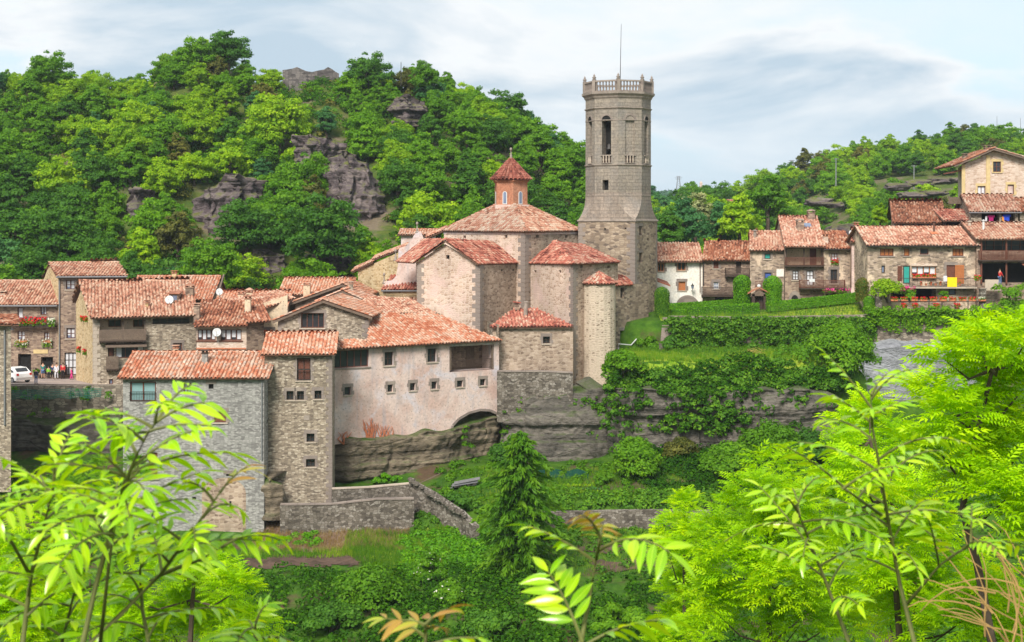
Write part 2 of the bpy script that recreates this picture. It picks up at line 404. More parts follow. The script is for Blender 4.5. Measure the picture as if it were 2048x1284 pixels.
M['patchy_rub'] = m_stone('patchy_rubble', [(0.171, 0.130, 0.104), (0.305, 0.236, 0.169), (0.439, 0.330, 0.247), (0.537, 0.425, 0.325)], (0.366, 0.283, 0.221), 2.2, 6.5, .07, (0.60, 1.15), (0.756, 0.590, 0.429), (.52, .57))
M['dark_wall'] = m_stone('dark_retaining_rubble', [(.13, .105, .085), (.23, .19, .15), (.32, .27, .21), (.42, .36, .28)], (.15, .125, .10), 1.9, 4.4, .06, (.55, 1.1))
M['garden_wall'] = m_stone('grey_garden_rubble', [(.10, .085, .07), (.18, .155, .125), (.26, .225, .185), (.36, .325, .28)], (.11, .09, .07), 3.0, 6, .05, (.45, 1.1), jit=.3)
M['castle'] = m_stone('dark_castle_stone', [(.07, .06, .06), (.13, .115, .11), (.18, .16, .15), (.23, .2, .185)], (.10, .09, .085), 1.6, 3.4, .06, (.6, 1.1))
M['quoin'] = m_stone('dressed_stone', [(0.218, 0.177, 0.152), (0.266, 0.219, 0.190), (0.314, 0.260, 0.218)], (0.237, 0.195, 0.171), .9, 1.4, .01, (.75, 1.1), bump=.3)
M['quoin_pale'] = m_stone('pale_dressed_stone', [(.40, .33, .26), (.47, .39, .31), (.5, .42, .34)], (.4, .33, .27), .9, 1.4, .01, (.8, 1.1), bump=.3)
M['yellow_stone'] = m_plain('yellow_dressed_stone', (.58, .44, .22), .85, .15)
M['plaster'] = m_plaster('pink_beige_plaster', (.64, .50, .44), (.55, .385, .325), (.57, .53, .56), (.33, .26, .21))
M['white_plaster'] = m_plaster('white_plaster', (.78, .74, .67), (.74, .68, .59), (.80, .78, .74), (.6, .55, .48))
M['cream_plaster'] = m_plaster('cream_plaster', (.66, .52, .36), (.58, .45, .31), (.66, .56, .43))
M['brick'] = m_ashlar('orange_brick', (.52, .19, .10), (.44, .15, .08), (.50, .32, .22), .30, .09, (.8, 1.1))
T0 = [(0.0, (.20, .09, .06)), (.18, (.40, .165, .10)), (.42, (.53, .275, .19)), (.62, (.58, .37, .26)), (.82, (.61, .44, .33)), (1.0, (.63, .50, .39))]
M['tile'] = m_tile('clay_tiles', T0, .3)
M['tile_or'] = m_tile('orange_clay_tiles', [(0.0, (.42, .13, .065)), (.25, (.56, .22, .125)), (.5, (.61, .33, .215)), (.72, (.64, .43, .32)), (1.0, (.67, .53, .42))], .12)
M['tile_red'] = m_tile('red_clay_tiles', [(0.0, (.13, .04, .03)), (.25, (.37, .11, .075)), (.55, (.50, .19, .13)), (.78, (.56, .34, .24)), (1.0, (.62, .47, .36))], .45)
M['tile_br'] = m_tile('brown_clay_tiles', [(0.0, (.10, .045, .03)), (.25, (.26, .09, .05)), (.55, (.42, .17, .095)), (.8, (.52, .31, .21)), (1.0, (.6, .47, .36))], .4)
M['deck'] = m_plain('roof_boarding', (.16, .085, .055), .9)
M['wood'] = m_plain('weathered_wood', (.16, .115, .085), .8, .3, 6)
M['wood_red'] = m_plain('red_brown_wood', (.14, .05, .03), .6, .25, 6)
M['wood_dark'] = m_plain('dark_wood', (.055, .035, .025), .7, .25, 6)
M['wood_or'] = m_plain('orange_wood', (.42, .15, .05), .55, .2, 6)
M['glass'] = m_glass('dark_glass')
M['glass_blue'] = m_glass('sky_lit_glass', (.10, .12, .17), .08)
M['curtain'] = m_plain('white_curtain', (.62, .62, .64), .9, .15, 9)
M['teal'] = m_plain('teal_blind', (.20, .33, .33), .6, .1)
M['teal_door'] = m_plain('teal_shutter_paint', (.03, .30, .25), .5, .12)
M['blue_door'] = m_plain('blue_door_paint', (.05, .10, .32), .5, .12)
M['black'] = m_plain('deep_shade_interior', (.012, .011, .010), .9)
M['iron'] = m_plain('wrought_iron', (.035, .03, .028), .5, .2, 6, .4)
M['zinc'] = m_plain('grey_zinc_pipe', (.26, .26, .27), .45, .2, 5, .5, .5)
M['copper'] = m_plain('brown_gutter', (.12, .06, .04), .5)
M['white'] = m_plain('white_paint', (.60, .60, .59), .5, .1)
M['stone_plain'] = m_plain('worked_stone', (.30, .25, .21), .9, .3, 2.5, .2, 0, .4)
M['terracotta'] = m_plain('terracotta_pot', (.50, .17, .08), .85, .2)
M['red_fl'] = m_leaf('red_petals', (.45, .01, .015), (.75, .02, .03), (.8, .06, .05), .25, .6, .05, .2, (1, .6, .6))
M['pink_fl'] = m_leaf('pink_petals', (.6, .03, .2), (.8, .08, .32), (.8, .2, .4), .25, .6, .05, .2, (1, .6, .8))
M['white_fl'] = m_leaf('white_petals', (.60, .60, .46), (.68, .68, .55), (.74, .74, .62), .25, .6, .03, .2, (1, 1, 1))
M['yellow_cloth'] = m_plain('yellow_cloth', (.85, .60, .01), .8, .1, 3)
M['blue_cloth'] = m_plain('blue_cloth', (.02, .06, .5), .8, .1, 3)
M['magenta_cloth'] = m_plain('magenta_cloth', (.35, .01, .12), .8, .1, 3)
M['orange_cloth'] = m_plain('orange_cloth', (.7, .28, .05), .8, .1, 3)
M['net'] = m_plain('green_netting', (.03, .20, .14), .7, .3, 4)
M['tarp'] = m_plain('dark_teal_tarpaulin', (.012, .055, .035), .95, .2, 3, .05)
M['rock_castle'] = m_rock('violet_grey_rock', [(.035, .028, .03), (.11, .085, .09), (.21, .17, .165), (.33, .26, .21)], 1.0, (.12, .13, .03))
M['rock'] = m_rock('grey_brown_rock', [(.055, .05, .042), (.125, .112, .095), (.21, .185, .155), (.31, .275, .23)], 1.4, (.05, .085, .012))
M['rock_pale'] = m_rock('pale_grey_rock', [(.13, .13, .14), (.25, .25, .27), (.36, .37, .39), (.44, .45, .47)], .5)
M['rock_ochre'] = m_rock('ochre_rock', [(.055, .045, .035), (.15, .12, .085), (.27, .215, .15), (.38, .31, .22)], 1.1, (.05, .09, .015))
M['ground'] = m_ground('gorge_ground', (.03, .085, .008), (.065, .14, .012), (.10, .065, .04), .22, (.54, .66))
M['meadow'] = m_ground('sunny_meadow', (.17, .30, .02), (.30, .36, .03), (.24, .25, .04), .3, (.5, .7))
M['lawn'] = m_ground('green_lawn', (.08, .22, .015), (.14, .28, .02), (.14, .24, .03), .3, (.5, .8))
M['soil'] = m_ground('brown_soil', (.09, .06, .045), (.125, .08, .06), (.07, .05, .035), .6)
M['litter'] = m_ground('dry_bank', (.16, .10, .075), (.22, .15, .11), (.10, .13, .03), .5, (.55, .66))
M['hill'] = m_ground('hill_ground', (.05, .09, .015), (.10, .12, .025), (.16, .125, .085), .12, (.52, .64))
M['paving'] = m_ground('plaza_paving', (.36, .29, .26), (.42, .34, .30), (.30, .25, .23), .3)
M['bark'] = m_plain('bark', (.10, .075, .055), .9, .35, 6, .1, 0, .5)
M['stem'] = m_plain('green_brown_stem', (.13, .14, .035), .6, .35, 20)
M['twig'] = m_plain('dry_orange_twig', (.42, .26, .09), .8, .3, 8)
M['l_dark'] = m_leaf('dark_foliage', (.035, .12, .010), (.07, .195, .014), (.12, .27, .018), .42)
M['l_mid'] = m_leaf('mid_foliage', (.065, .19, .005), (.125, .295, .008), (.20, .38, .010), .45)
M['l_bright'] = m_leaf('bright_foliage', (.14, .31, .004), (.25, .43, .007), (.37, .52, .010), .45)
M['l_olive'] = m_leaf('olive_foliage', (.05, .07, .012), (.12, .13, .02), (.19, .18, .03), .3)
M['l_blue'] = m_leaf('blue_green_foliage', (.025, .10, .03), (.05, .17, .05), (.09, .23, .06), .35)
M['l_pale'] = m_leaf('pale_blossom_foliage', (.12, .17, .06), (.24, .28, .13), (.36, .36, .22), .3)
M['l_hedge'] = m_leaf('hedge_foliage', (.055, .20, .003), (.12, .34, .005), (.22, .46, .007), .42, .5, .1, .25)
M['l_ivy'] = m_leaf('ivy_foliage', (.035, .12, .006), (.08, .21, .010), (.17, .33, .016), .35)
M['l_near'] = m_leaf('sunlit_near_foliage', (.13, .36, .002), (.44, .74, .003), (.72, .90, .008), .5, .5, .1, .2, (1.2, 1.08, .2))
M['l_slope'] = m_leaf('deep_green_brambles', (.014, .060, .003), (.034, .115, .004), (.080, .20, .006), .35, .7, .25, .08)
M['l_conifer'] = m_leaf('conifer_needles', (.03, .115, .006), (.075, .21, .008), (.17, .34, .012), .4)
M['l_fg'] = m_leaf('foreground_leaf', (.26, .58, .006), (.44, .75, .008), (.64, .85, .014), .48, .24, .2, .8, (1.25, 1.08, .28), True)
M['l_young'] = m_leaf('young_bronze_leaf', (.46, .20, .06), (.52, .36, .06), (.46, .56, .05), .45, .35, .1, .4, (1.2, 1.1, .5), True)
M['grass'] = m_leaf('grass_blades', (.05, .15, .008), (.13, .28, .012), (.30, .38, .03), .35, .6, .15, .2)
M['grass_dry'] = m_leaf('dry_grass', (.20, .13, .05), (.30, .20, .09), (.38, .30, .13), .3, .7, .15, .2)
# ------------------------------------------------------------------ terrain
def sstep(a, b, x): t = np.clip((x - a) / (b - a), 0, 1); return t * t * (3 - 2 * t)
def fbm2(x, y, seed=0, oct=4):
    out = np.zeros_like(np.asarray(x, float)); a, f = 1.0, 1.0; rs = np.random.RandomState(seed)
    for _ in range(oct):
        for k in range(3):
            an, ph = rs.uniform(0, 6.283), rs.uniform(0, 6.283); fr = f * rs.uniform(.7, 1.4)
            out = out + a / 3 * np.sin((x * math.cos(an) + y * math.sin(an)) * fr + ph + 1.3 * np.sin((x * math.sin(an) - y * math.cos(an)) * fr * .6 + ph * 2))
        a *= .5; f *= 2.05
    return out
NEAR_Y = [-30, 0, 3, 10, 25, 50, 75, 92]
NEAR_Z = [-1.9, -1.9, -2.6, -7.5, -16.5, -26, -29, -28.4]
def ground_z(x, Y):
    x = np.asarray(x, float); Y = np.asarray(Y, float)
    l = np.interp(Y, NEAR_Y + [108, 117, 121, 124, 127, 133, 138.5, 140.5, 160], NEAR_Z + [-27.0, -26.5, -26.1, -25.6, -24.3, -22.6, -21, -17.6, -17.6])
    c = np.interp(Y, NEAR_Y + [105, 117, 123.2, 124.2, 131, 141.2, 144.5, 160], NEAR_Z + [-27.0, -25.8, -25.2, -23.4, -22.4, -21.6, -15.5, -12])
    r = np.interp(Y, NEAR_Y + [105, 117, 123.2, 124.2, 131, 138.3, 139.6, 140.6, 149.6, 150.6, 165, 200], NEAR_Z + [-27.0, -25.8, -25.2, -23.4, -22.2, -20.2, -14.2, -13.1, -12.7, -10.0, -9.0, -8.6])
    q = np.interp(Y, NEAR_Y + [105, 117, 123.2, 124.2, 131, 145.6, 147.6, 149.6, 150.6, 165, 200], NEAR_Z + [-27.0, -25.8, -25.2, -23.4, -22.2, -20.6, -14, -12.7, -10.0, -9.0, -8.6]); k3 = sstep(32.6, 34.2, x); r = r * (1 - k3) + q * k3
    k1 = sstep(-9, -4.5, x); k2 = sstep(8.6, 11, x)
    z = l * (1 - k1) + c * k1; z = z * (1 - k2) + r * k2
    amp = np.interp(Y, [0, 8, 30, 95, 118, 140, 150, 200], [.1, .4, .9, .6, .18, .2, .12, .1])
    return z + amp * fbm2(x * .35, Y * .35, 3)
def grid_mesh(name, xs, ys, fz, mat, label=None):
    Xg, Yg = np.meshgrid(xs, ys); Zg = fz(Xg, Yg)
    V = np.stack([Xg, Yg, Zg], -1).reshape(-1, 3); nx, ny = len(xs), len(ys)
    i = np.arange(ny - 1)[:, None] * nx + np.arange(nx - 1)[None]
    Fq = np.stack([i, i + 1, i + nx + 1, i + nx], -1).reshape(-1, 4)
    me = np_mesh(name, V, Fq, np.random.RandomState(1).rand(len(Fq)), mat, True)
    auto_uv(me)
    o = bpy.data.objects.new(name, me); link(o); o['kind'] = 'structure'
    return o
far_x = [-4000, -1500, -600, -300, -180]
xs = np.array(far_x + list(np.arange(-120, 121, 1.0)) + [-a for a in far_x[::-1]])
ys = np.array(list(np.arange(-40, 0, 8.0)) + list(np.arange(0, 92, 1.2)) + list(np.arange(92, 168, .6)) + list(np.arange(168, 240, 6)) + [260, 320, 400, 600, 900, 1500, 3000, 6000])
def ground_all(x, y):
    z = ground_z(x, y)
    return np.where(y > 168, np.minimum(z, -9 - (np.clip(y, 168, 400) - 168) * .12), z)
grid_mesh('ground', xs, ys, ground_all, M['ground'])

CREST_PX = [-600, -300, 0, 120, 250, 330, 420, 500, 560, 680, 760, 830, 900, 1000, 1100, 1180, 1260, 1400, 1600]
CREST_PY = [230, 195, 172, 172, 205, 160, 128, 175, 192, 178, 192, 178, 208, 250, 318, 372, 430, 500, 560]
def castle_z(x, Y):
    pxc = CX + x * F / 255.0
    crest = (HY - np.interp(pxc, CREST_PX, CREST_PY)) * 255.0 / F
    t = (Y - 166) / (255 - 166)
    pr = np.interp(t, [-.3, 0, .18, .30, .42, .55, .66, .8, 1.0, 1.15, 1.6, 3], [-.15, 0.0, .12, .26, .36, .52, .62, .82, 1.0, 1.02, .92, .3])
    z = -14 + (crest + 14) * pr
    return z + 1.0 * fbm2(x * .12, Y * .12, 11) * sstep(-.1, .3, t)
grid_mesh('castle_hill', np.arange(-170, 75, 1.6), np.arange(160, 420, 1.8), castle_z, M['hill'])
RC_PX = [900, 1180, 1300, 1400, 1480, 1540, 1620, 1700, 1800, 1900, 2000, 2100, 2300, 2600]
RC_PY = [470, 440, 432, 428, 420, 398, 352, 326, 315, 305, 300, 305, 330, 360]
def wooded_z(x, Y):
    pxc = CX + x * F / 400.0
    crest = (HY - np.interp(pxc, RC_PX, RC_PY)) * 400.0 / F
    t = (Y - 205) / (400 - 205)
    pr = np.interp(t, [-.3, 0, .2, .45, .7, 1.0, 1.3, 3], [-.1, 0.0, .16, .40, .72, 1.0, .95, .2])
    z = -10 + (crest + 10) * pr
    return z + 1.1 * fbm2(x * .09, Y * .09, 21) * sstep(-.1, .3, t)
grid_mesh('wooded_hill', np.arange(10, 260, 3.0), np.arange(196, 620, 3.5), wooded_z, M['hill'])
def far_z(x, Y):
    pxc = CX + x * F / 1500.0
    cr = (HY - np.interp(pxc, [-800, 1000, 1250, 1330, 1400, 1440, 1500, 1560, 1800, 3000], [440, 420, 400, 392, 384, 386, 390, 396, 400, 420])) * .5
    t = (Y - 900) / 600.0
    return -20 + (cr + 20) * np.interp(t, [-.4, 0, .5, 1, 1.5, 4], [0, 0.05, .6, 1, .98, .6]) + 2.0 * fbm2(x * .02, Y * .02, 31)
grid_mesh('far_ridge', np.arange(-700, 1000, 14.0), np.arange(760, 2600, 25.0), far_z, M['hill'])

# flat pieces laid on the ground
def sheet(name, outline, mat, kind='structure', dz=0.03, n=1):
    mb = MB(); mb.poly(*[(x, y, z + dz) for x, y, z in outline]); o = mb.build(name, mat); o['kind'] = kind; return o
def draped(name, pts, mat, step=.6, dz=.05, zf=None, seed=1):
    """irregular patch of ground cover following the terrain; pts = outline in (x, Y)"""
    zf = zf or ground_z
    xs_ = [p[0] for p in pts]; ys_ = [p[1] for p in pts]
    gx = np.arange(min(xs_), max(xs_) + step, step); gy = np.arange(min(ys_), max(ys_) + step, step)
    def inside(x, y):
        c = False; n = len(pts)
        for i in range(n):
            (x1, y1), (x2, y2) = pts[i], pts[(i + 1) % n]
            if (y1 > y) != (y2 > y) and x < (x2 - x1) * (y - y1) / (y2 - y1) + x1: c = not c
        return c
    mb = MB(); idx = {}
    for j, y in enumerate(gy):
        for i, x in enumerate(gx):
            jx, jy = x + .4 * step * math.sin(9.1 * x + 5.3 * y), y + .4 * step * math.cos(7.7 * y - 3.1 * x)
            idx[i, j] = (len(mb.v), inside(x + .45 * math.sin(2.3 * y + 1.1 * x), y + .4 * math.sin(1.9 * x + .7 * y)) if step < .55 else inside(x, y)); mb.v.append((jx, jy, float(zf(jx, jy)) + dz))
    for j in range(len(gy) - 1):
        for i in range(len(gx) - 1):
            q = [idx[i, j], idx[i + 1, j], idx[i + 1, j + 1], idx[i, j + 1]]
            if sum(k[1] for k in q) >= 3: mb.f.append([k[0] for k in q]); mb.r.append(.5)
    o = mb.build(name, mat, None, True)
    if o: o['kind'] = 'structure'
    return o

# rock faces: layered sheets with a ledge running back into the hill
def strat(v, seed):
    k = math.floor(v); f = v - k
    a = math.sin(k * 12.9898 + seed * 78.2) * 43758.5; a -= math.floor(a)
    b = math.sin((k + 1) * 12.9898 + seed * 78.2) * 43758.5; b -= math.floor(b)
    f = min(1, max(0, (f - .78) / .22)); return a + (b - a) * f
def rock_face(name, path, tops, bots, mat, seed=0, back=5, relief=1.0, ns=70, nz=34, zf=None, lean=.25, ed=.10, st=1.0, lo=1.0, under=0.0):
    """path: [(px, Y)], tops / bots: [py] at each path point"""
    pp = [Vector((X(a, y), y, 0)) for a, y in path]; L = [0]
    for i in range(1, len(pp)): L.append(L[-1] + (pp[i] - pp[i - 1]).length)
    zt = [Z(t, y) for t, (a, y) in zip(tops, path)]; zb = [Z(t, y) for t, (a, y) in zip(bots, path)]
    V = []; rows = nz + 4
    for i in range(ns + 1):
        s = L[-1] * i / ns
        x = np.interp(s, L, [p.x for p in pp]); y = np.interp(s, L, [p.y for p in pp])
        k = min(max(1, next((j for j in range(len(L)) if L[j] >= s), len(L) - 1)), len(L) - 1)
        d = (pp[k] - pp[k - 1]).normalized(); n = Vector((d.y, -d.x, 0))
        edge = min(1, min(i, ns - i) / (ns * ed))
        t1 = np.interp(s, L, zt) + .5 * noise.noise(Vector((s * .5, seed * 3.1, 0))) - (1 - edge) ** 2 * 1.0
        b1 = np.interp(s, L, zb)
        for j in range(rows + 1):
            if j <= nz:
                f = j / nz; z = b1 + (t1 - b1) * f
                o = st * relief * (.6 * strat(z * .75 + .35 * noise.noise(Vector((s * .12, 5, seed))), seed) + .3 * strat(z * 2.3 + .3 * noise.noise(Vector((s * .2, 9, seed))), seed + 5))
                o += lo * relief * 1.1 * noise.noise(Vector((s * .25, z * .16, seed * 1.7))) + relief * .5 * noise.noise(Vector((s * .8, z * .7, seed))) + relief * .28 * noise.noise(Vector((s * 2.1, z * 1.9, seed)))
                cv = noise.voronoi(Vector((s * .33, z * .42, seed * 2.3)))[0]; o += lo * relief * .8 * min(.4, cv[1] - cv[0]) - relief * .3 - under * max(0.0, 1 - f / .34) ** .6 * (.35 + .65 * (i / ns > .42))
                o -= relief * .5 * max(0, 1 - abs(((s + seed) * .31 + .25 * math.sin(z)) % 2.3 - 1.1) * 6)
                o -= lean * (z - b1) + (1 - edge) ** 2 * 4.0 * min(1, relief); zz_ = z
            else:
                o = o - back / 4 * (1 + .2 * noise.noise(Vector((s, j, seed)))); zz_ = zz_ + (.10 if relief < 1.2 else -.55) + .15 * noise.noise(Vector((s * .6, j * 1.7, seed)))
            V.append((x + n.x * o, y + n.y * o, zz_))
    ii = np.arange(ns)[:, None] * (rows + 1) + np.arange(rows)[None]
    Fq = np.stack([ii, ii + rows + 1, ii + rows + 2, ii + 1], -1).reshape(-1, 4)
    me = np_mesh(name, np.array(V), Fq, np.zeros(len(Fq)), mat, False); auto_uv(me)
    o = bpy.data.objects.new(name, me); link(o); o['kind'] = 'structure'
    return o
# outcrops on the castle hill
def hillrock(pts, tops, bots, seed, mat='rock_castle', back=3.5, **k):
    return rock_face('rock_outcrop', pts, tops, bots, M[mat], seed, back, 1.3, 90, 60, lean=.16, ed=.06, **k)
hillrock([(236, 205), (270, 202), (320, 204)], [376, 372, 386], [492, 500, 490], 1)
hillrock([(366, 206), (410, 201), (460, 199), (510, 201), (548, 206)], [404, 372, 350, 352, 366], [540, 548, 545, 540, 520], 2)
hillrock([(630, 208), (665, 204), (700, 203), (745, 204), (792, 209)], [318, 302, 304, 330, 374], [515, 524, 520, 515, 505], 3)
hillrock([(574, 214), (620, 212), (700, 216)], [272, 264, 288], [332, 338, 345], 4)
hillrock([(460, 192), (520, 188), (580, 190)], [508, 494, 508], [585, 590, 590], 5)
hillrock([(590, 191), (650, 187), (730, 190)], [514, 496, 512], [585, 590, 590], 9)
hillrock([(-40, 186), (60, 183), (115, 186)], [518, 508, 522], [590, 590, 590], 6, 'rock_ochre')
hillrock([(780, 236), (815, 233), (856, 238)], [194, 188, 206], [250, 254, 250], 7)
hillrock([(136, 196), (170, 194), (220, 197)], [464, 462, 474], [530, 540, 530], 8, 'rock_ochre')
# outcrops on the wooded hill
def rock_blob(px, py, Y, w, h, d, seed, mat='rock_castle'):
    """weathered bedded boulder sunk into the slope; w, h, d = half sizes in metres"""
    c = P(px, py, Y); V = []; nu, nv = 44, 22
    for j in range(nv + 1):
        ph = -math.pi / 2 + math.pi * j / nv
        for i in range(nu):
            th = 2 * math.pi * i / nu; e = .55
            q = Vector((math.copysign(abs(math.cos(th)) ** e, math.cos(th)) * abs(math.cos(ph)) ** .5, math.copysign(abs(math.sin(th)) ** e, math.sin(th)) * abs(math.cos(ph)) ** .5, math.copysign(abs(math.sin(ph)) ** .7, math.sin(ph))))
            z = q.z * h; k = 1 + .35 * noise.noise(Vector((q.x * 1.6, q.y * 1.6, q.z * 1.2 + seed))) + .14 * strat(z * 1.1 + .5 * noise.noise(q * 1.5 + Vector((seed, 0, 0))), seed) + .12 * noise.noise(Vector((q.x * 5, q.y * 5, q.z * 4 + seed)))
            V.append((c.x + q.x * w * k, c.y + q.y * d * k, c.z + z * (.85 + .3 * noise.noise(Vector((q.x * 2 + seed, q.y * 2, 0))))))
    jj = np.arange(nv)[:, None] * nu; ii = np.arange(nu)[None]; i2 = (ii + 1) % nu
    Fq = np.stack([jj + ii, jj + i2, jj + nu + i2, jj + nu + ii], -1).reshape(-1, 4)
    me = np_mesh('rock_outcrop', np.array(V), Fq, np.zeros(len(Fq)), M[mat]); auto_uv(me); o = bpy.data.objects.new('rock_outcrop', me); link(o); o['kind'] = 'structure'
for k, (px, py, Y, w, h, d) in enumerate(((1795, 374, 300, 2.2, .9, 2), (1838, 366, 304, 2.4, .8, 2), (1884, 362, 306, 2.4, .8, 2), (1918, 360, 304, 1.8, .7, 2), (1822, 390, 290, 2.4, .7, 2), (1868, 386, 292, 2.2, .6, 2), (1640, 404, 286, 2.6, .9, 2), (1668, 410, 286, 1.6, .7, 2), (1690, 466, 224, 2.4, 1.5, 2.5), (1668, 474, 222, 1.4, 1.2, 2), (1582, 452, 246, 1.6, .9, 2))):
    rock_blob(px, py, Y, w, h, d, 11.3 + k * 2.7)
# cliffs that carry the village
WY = lambda px: 131 + (px - 664) / 334 * 9
rock_face('cliff', [(668, WY(668) - .1), (720, WY(720) - .1), (800, WY(800) - .2), (870, WY(870) - .1), (905, WY(905) + .5), (960, WY(960) + 1.2), (1012, 141.6)], [872, 878, 872, 862, 852, 836, 838], [1010, 1000, 990, 985, 985, 985, 985], M['rock_ochre'], 21, 3, .5, 150, 80, lean=-.1, st=1.6, lo=.6, under=2.2)
rock_face('cliff', [(985, 140), (1050, 138.2), (1120, 138.2), (1180, 138.6), (1235, 139.4)], [800, 796, 790, 780, 778], [985, 985, 985, 985, 985], M['rock'], 22, 4, .5, 120, 80, lean=.04, st=1.7, lo=.5)
rock_face('cliff', [(1200, 138.2), (1300, 136.6), (1400, 137.4), (1500, 136.6), (1600, 136.4), (1700, 138)], [775, 780, 790, 780, 780, 786], [905, 905, 905, 905, 905, 905], M['rock'], 23, 3, .5, 180, 70, lean=.04, st=1.8, lo=.5)
rock_face('cliff', [(1690, 147), (1760, 146.5), (1850, 146.5), (1960, 147), (2150, 148)], [696, 694, 694, 696, 700], [900, 900, 900, 900, 900], M['rock_pale'], 24, 3, .16, 110, 60, lean=.03, ed=.01)
rock_face('cliff', [(-60, 137.8), (60, 137.8), (150, 137.4), (260, 137.8)], [846, 844, 850, 846], [985, 985, 985, 985], M['rock'], 25, 2, .7, 90, 50, lean=.05)
rock_face('cliff', [(505, 124.6), (540, 123.8), (575, 124.6)], [968, 960, 975], [1040, 1040, 1040], M['rock_ochre'], 26, 3, .4, 24, 20, lean=.1)

# plaza, lawns, gardens
PLZ = lambda x, Y: -15.2 - (np.asarray(Y) - 141) * .072
grid_mesh('plaza', np.array([-70, -60, -50, -45, -40, -36.5]), np.array([140.6, 144, 148, 152, 156, 160, 170]), lambda x, y: PLZ(x, y), M['paving'])
draped('lower_terrace', [(9, 139.9), (32.6, 139.9), (32.6, 149.4), (9, 149.4)], M['meadow'], .6, .06)
LAWN = lambda x, Y: ground_z(x, Y) + .95 * sstep(22, 36, np.asarray(x, float)) * sstep(151, 156.5, np.asarray(Y, float))
draped('upper_lawn', [(15, 150.9), (36.5, 150.9), (36.5, 160), (15, 162)], M['meadow'], .6, .06, LAWN)
draped('garden_lawn', [(36.8, 149.9), (60, 149.9), (60, 153), (36.8, 153)], M['lawn'], .6, .07)
draped('soil_bed', [(-20.5, 115.2), (-12, 115.4), (-10.8, 117.4), (-14, 119), (-21, 118.2)], M['soil'], .35, .06)
draped('soil_bed', [(5, 117), (12.8, 117.2), (14, 119.2), (7, 119.4), (4, 118.4)], M['soil'], .35, .06)
draped('soil_bed', [(6, 113), (13, 113), (13, 115.4), (6, 115.2)], M['soil'], .35, .06)
draped('soil_bed', [(7.8, 127), (11.4, 127), (11.6, 129.2), (7.6, 129)], M['soil'], .35, .06)
draped('dry_bank', [(-21, 119.6), (-10, 119.6), (-8.2, 123), (-9, 125.6), (-20.5, 125.6)], M['litter'], .5, .06)
draped('grass_slope', [(-13, 117.6), (-5.4, 113), (-4, 119), (-6.4, 123.4), (-9.5, 122)], M['meadow'], .5, .08)
# ------------------------------------------------------------------ building helpers
class Face:
    """a vertical wall plane; a -> b runs left to right seen from outside"""
    def __init__(s, a, b, xy=False):
        if not xy: a = (X(*a), a[1]); b = (X(*b), b[1])
        s.a = Vector((a[0], a[1], 0)); s.b = Vector((b[0], b[1], 0))
        s.L = (s.b - s.a).length; s.d = (s.b - s.a) / s.L; s.n = Vector((s.d.y, -s.d.x, 0))
        s.open = []; s.top = None; s.bot = None; s.mat = None
    def uv(s, px, py):
        k = (px - CX) / F; u = (k * s.a.y - s.a.x) / (s.d.x - k * s.d.y); Y = s.a.y + u * s.d.y
        return u, (HY - py) * Y / F
    def pt(s, u, z, o=0.0):
        p = s.a + s.d * u + s.n * o; return Vector((p.x, p.y, z))
    def prof(s, pts): return [s.uv(*p) for p in pts]
    def box(s, mb, u0, u1, z0, z1, o0, o1, r=None):
        p = s.pt(u0, z0, o0)
        return mb.obox(p, s.d * (u1 - u0), s.n * (o1 - o0), Vector((0, 0, z1 - z0)), r)
def pl(prof, u): return float(np.interp(u, [p[0] for p in prof], [p[1] for p in prof]))

class House:
    def __init__(s, name, label, cat, loc, mat, group=None):
        s.root = thing(name, label, cat, loc, group); s.faces = []; s.mat = mat
    def face(s, a, b, top, bot, mat=None, xy=False):
        f = Face(a, b, xy); f.top = top if isinstance(top, list) else [(0, top), (f.L, top)]
        f.bot = bot if isinstance(bot, list) else [(0, bot), (f.L, bot)]
        f.mat = mat; s.faces.append(f); return f
    def walls(s, name='wall'):
        groups = {}
        for f in s.faces: groups.setdefault(f.mat or s.mat, []).append(f)
        for mt, fl in groups.items():
            mb = MB()
            for f in fl: s._wall(mb, f)
            mb.build(name, M[mt], s.root)
    def _wall(s, mb, f):
        us = {0.0, f.L}
        for p in f.top + f.bot:
            if 0 < p[0] < f.L: us.add(p[0])
        for o in f.open: us.add(max(0, o[0])); us.add(min(f.L, o[1]))
        us = sorted(us)
        for a, b in zip(us, us[1:]):
            if b - a < 1e-4: continue
            m = (a + b) / 2
            ops = sorted([o for o in f.open if o[0] < m < o[1]], key=lambda o: o[2])
            lo = (pl(f.bot, a), pl(f.bot, b))
            for o in ops:
                mb.poly(f.pt(a, lo[0]), f.pt(b, lo[1]), f.pt(b, o[2]), f.pt(a, o[2])); lo = (o[3], o[3])
            mb.poly(f.pt(a, lo[0]), f.pt(b, lo[1]), f.pt(b, pl(f.top, b)), f.pt(a, pl(f.top, a)))
        for (u0, u1, z0, z1, d) in f.open:
            A, B, C, D = f.pt(u0, z0), f.pt(u1, z0), f.pt(u1, z1), f.pt(u0, z1)
            a, b, c, e = f.pt(u0, z0, -d), f.pt(u1, z0, -d), f.pt(u1, z1, -d), f.pt(u0, z1, -d)
            mb.poly(A, a, e, D); mb.poly(b, B, C, c); mb.poly(D, e, c, C); mb.poly(a, A, B, b)
            mb.poly(a, b, c, e)
    def block(s, a, b, depth, top, bot, skew=0.0):
        """front a-b given in (px, Y); returns front, right, back, left"""
        pa, pb = Vector((X(*a), a[1], 0)), Vector((X(*b), b[1], 0)); d = (pb - pa).normalized(); k = Vector((-d.y, d.x, 0)) * depth + d * skew
        q = [pa, pb, pb + k, pa + k]; q = [(v.x, v.y) for v in q]
        return [s.face(q[i], q[(i + 1) % 4], top, bot, None, True) for i in range(4)]

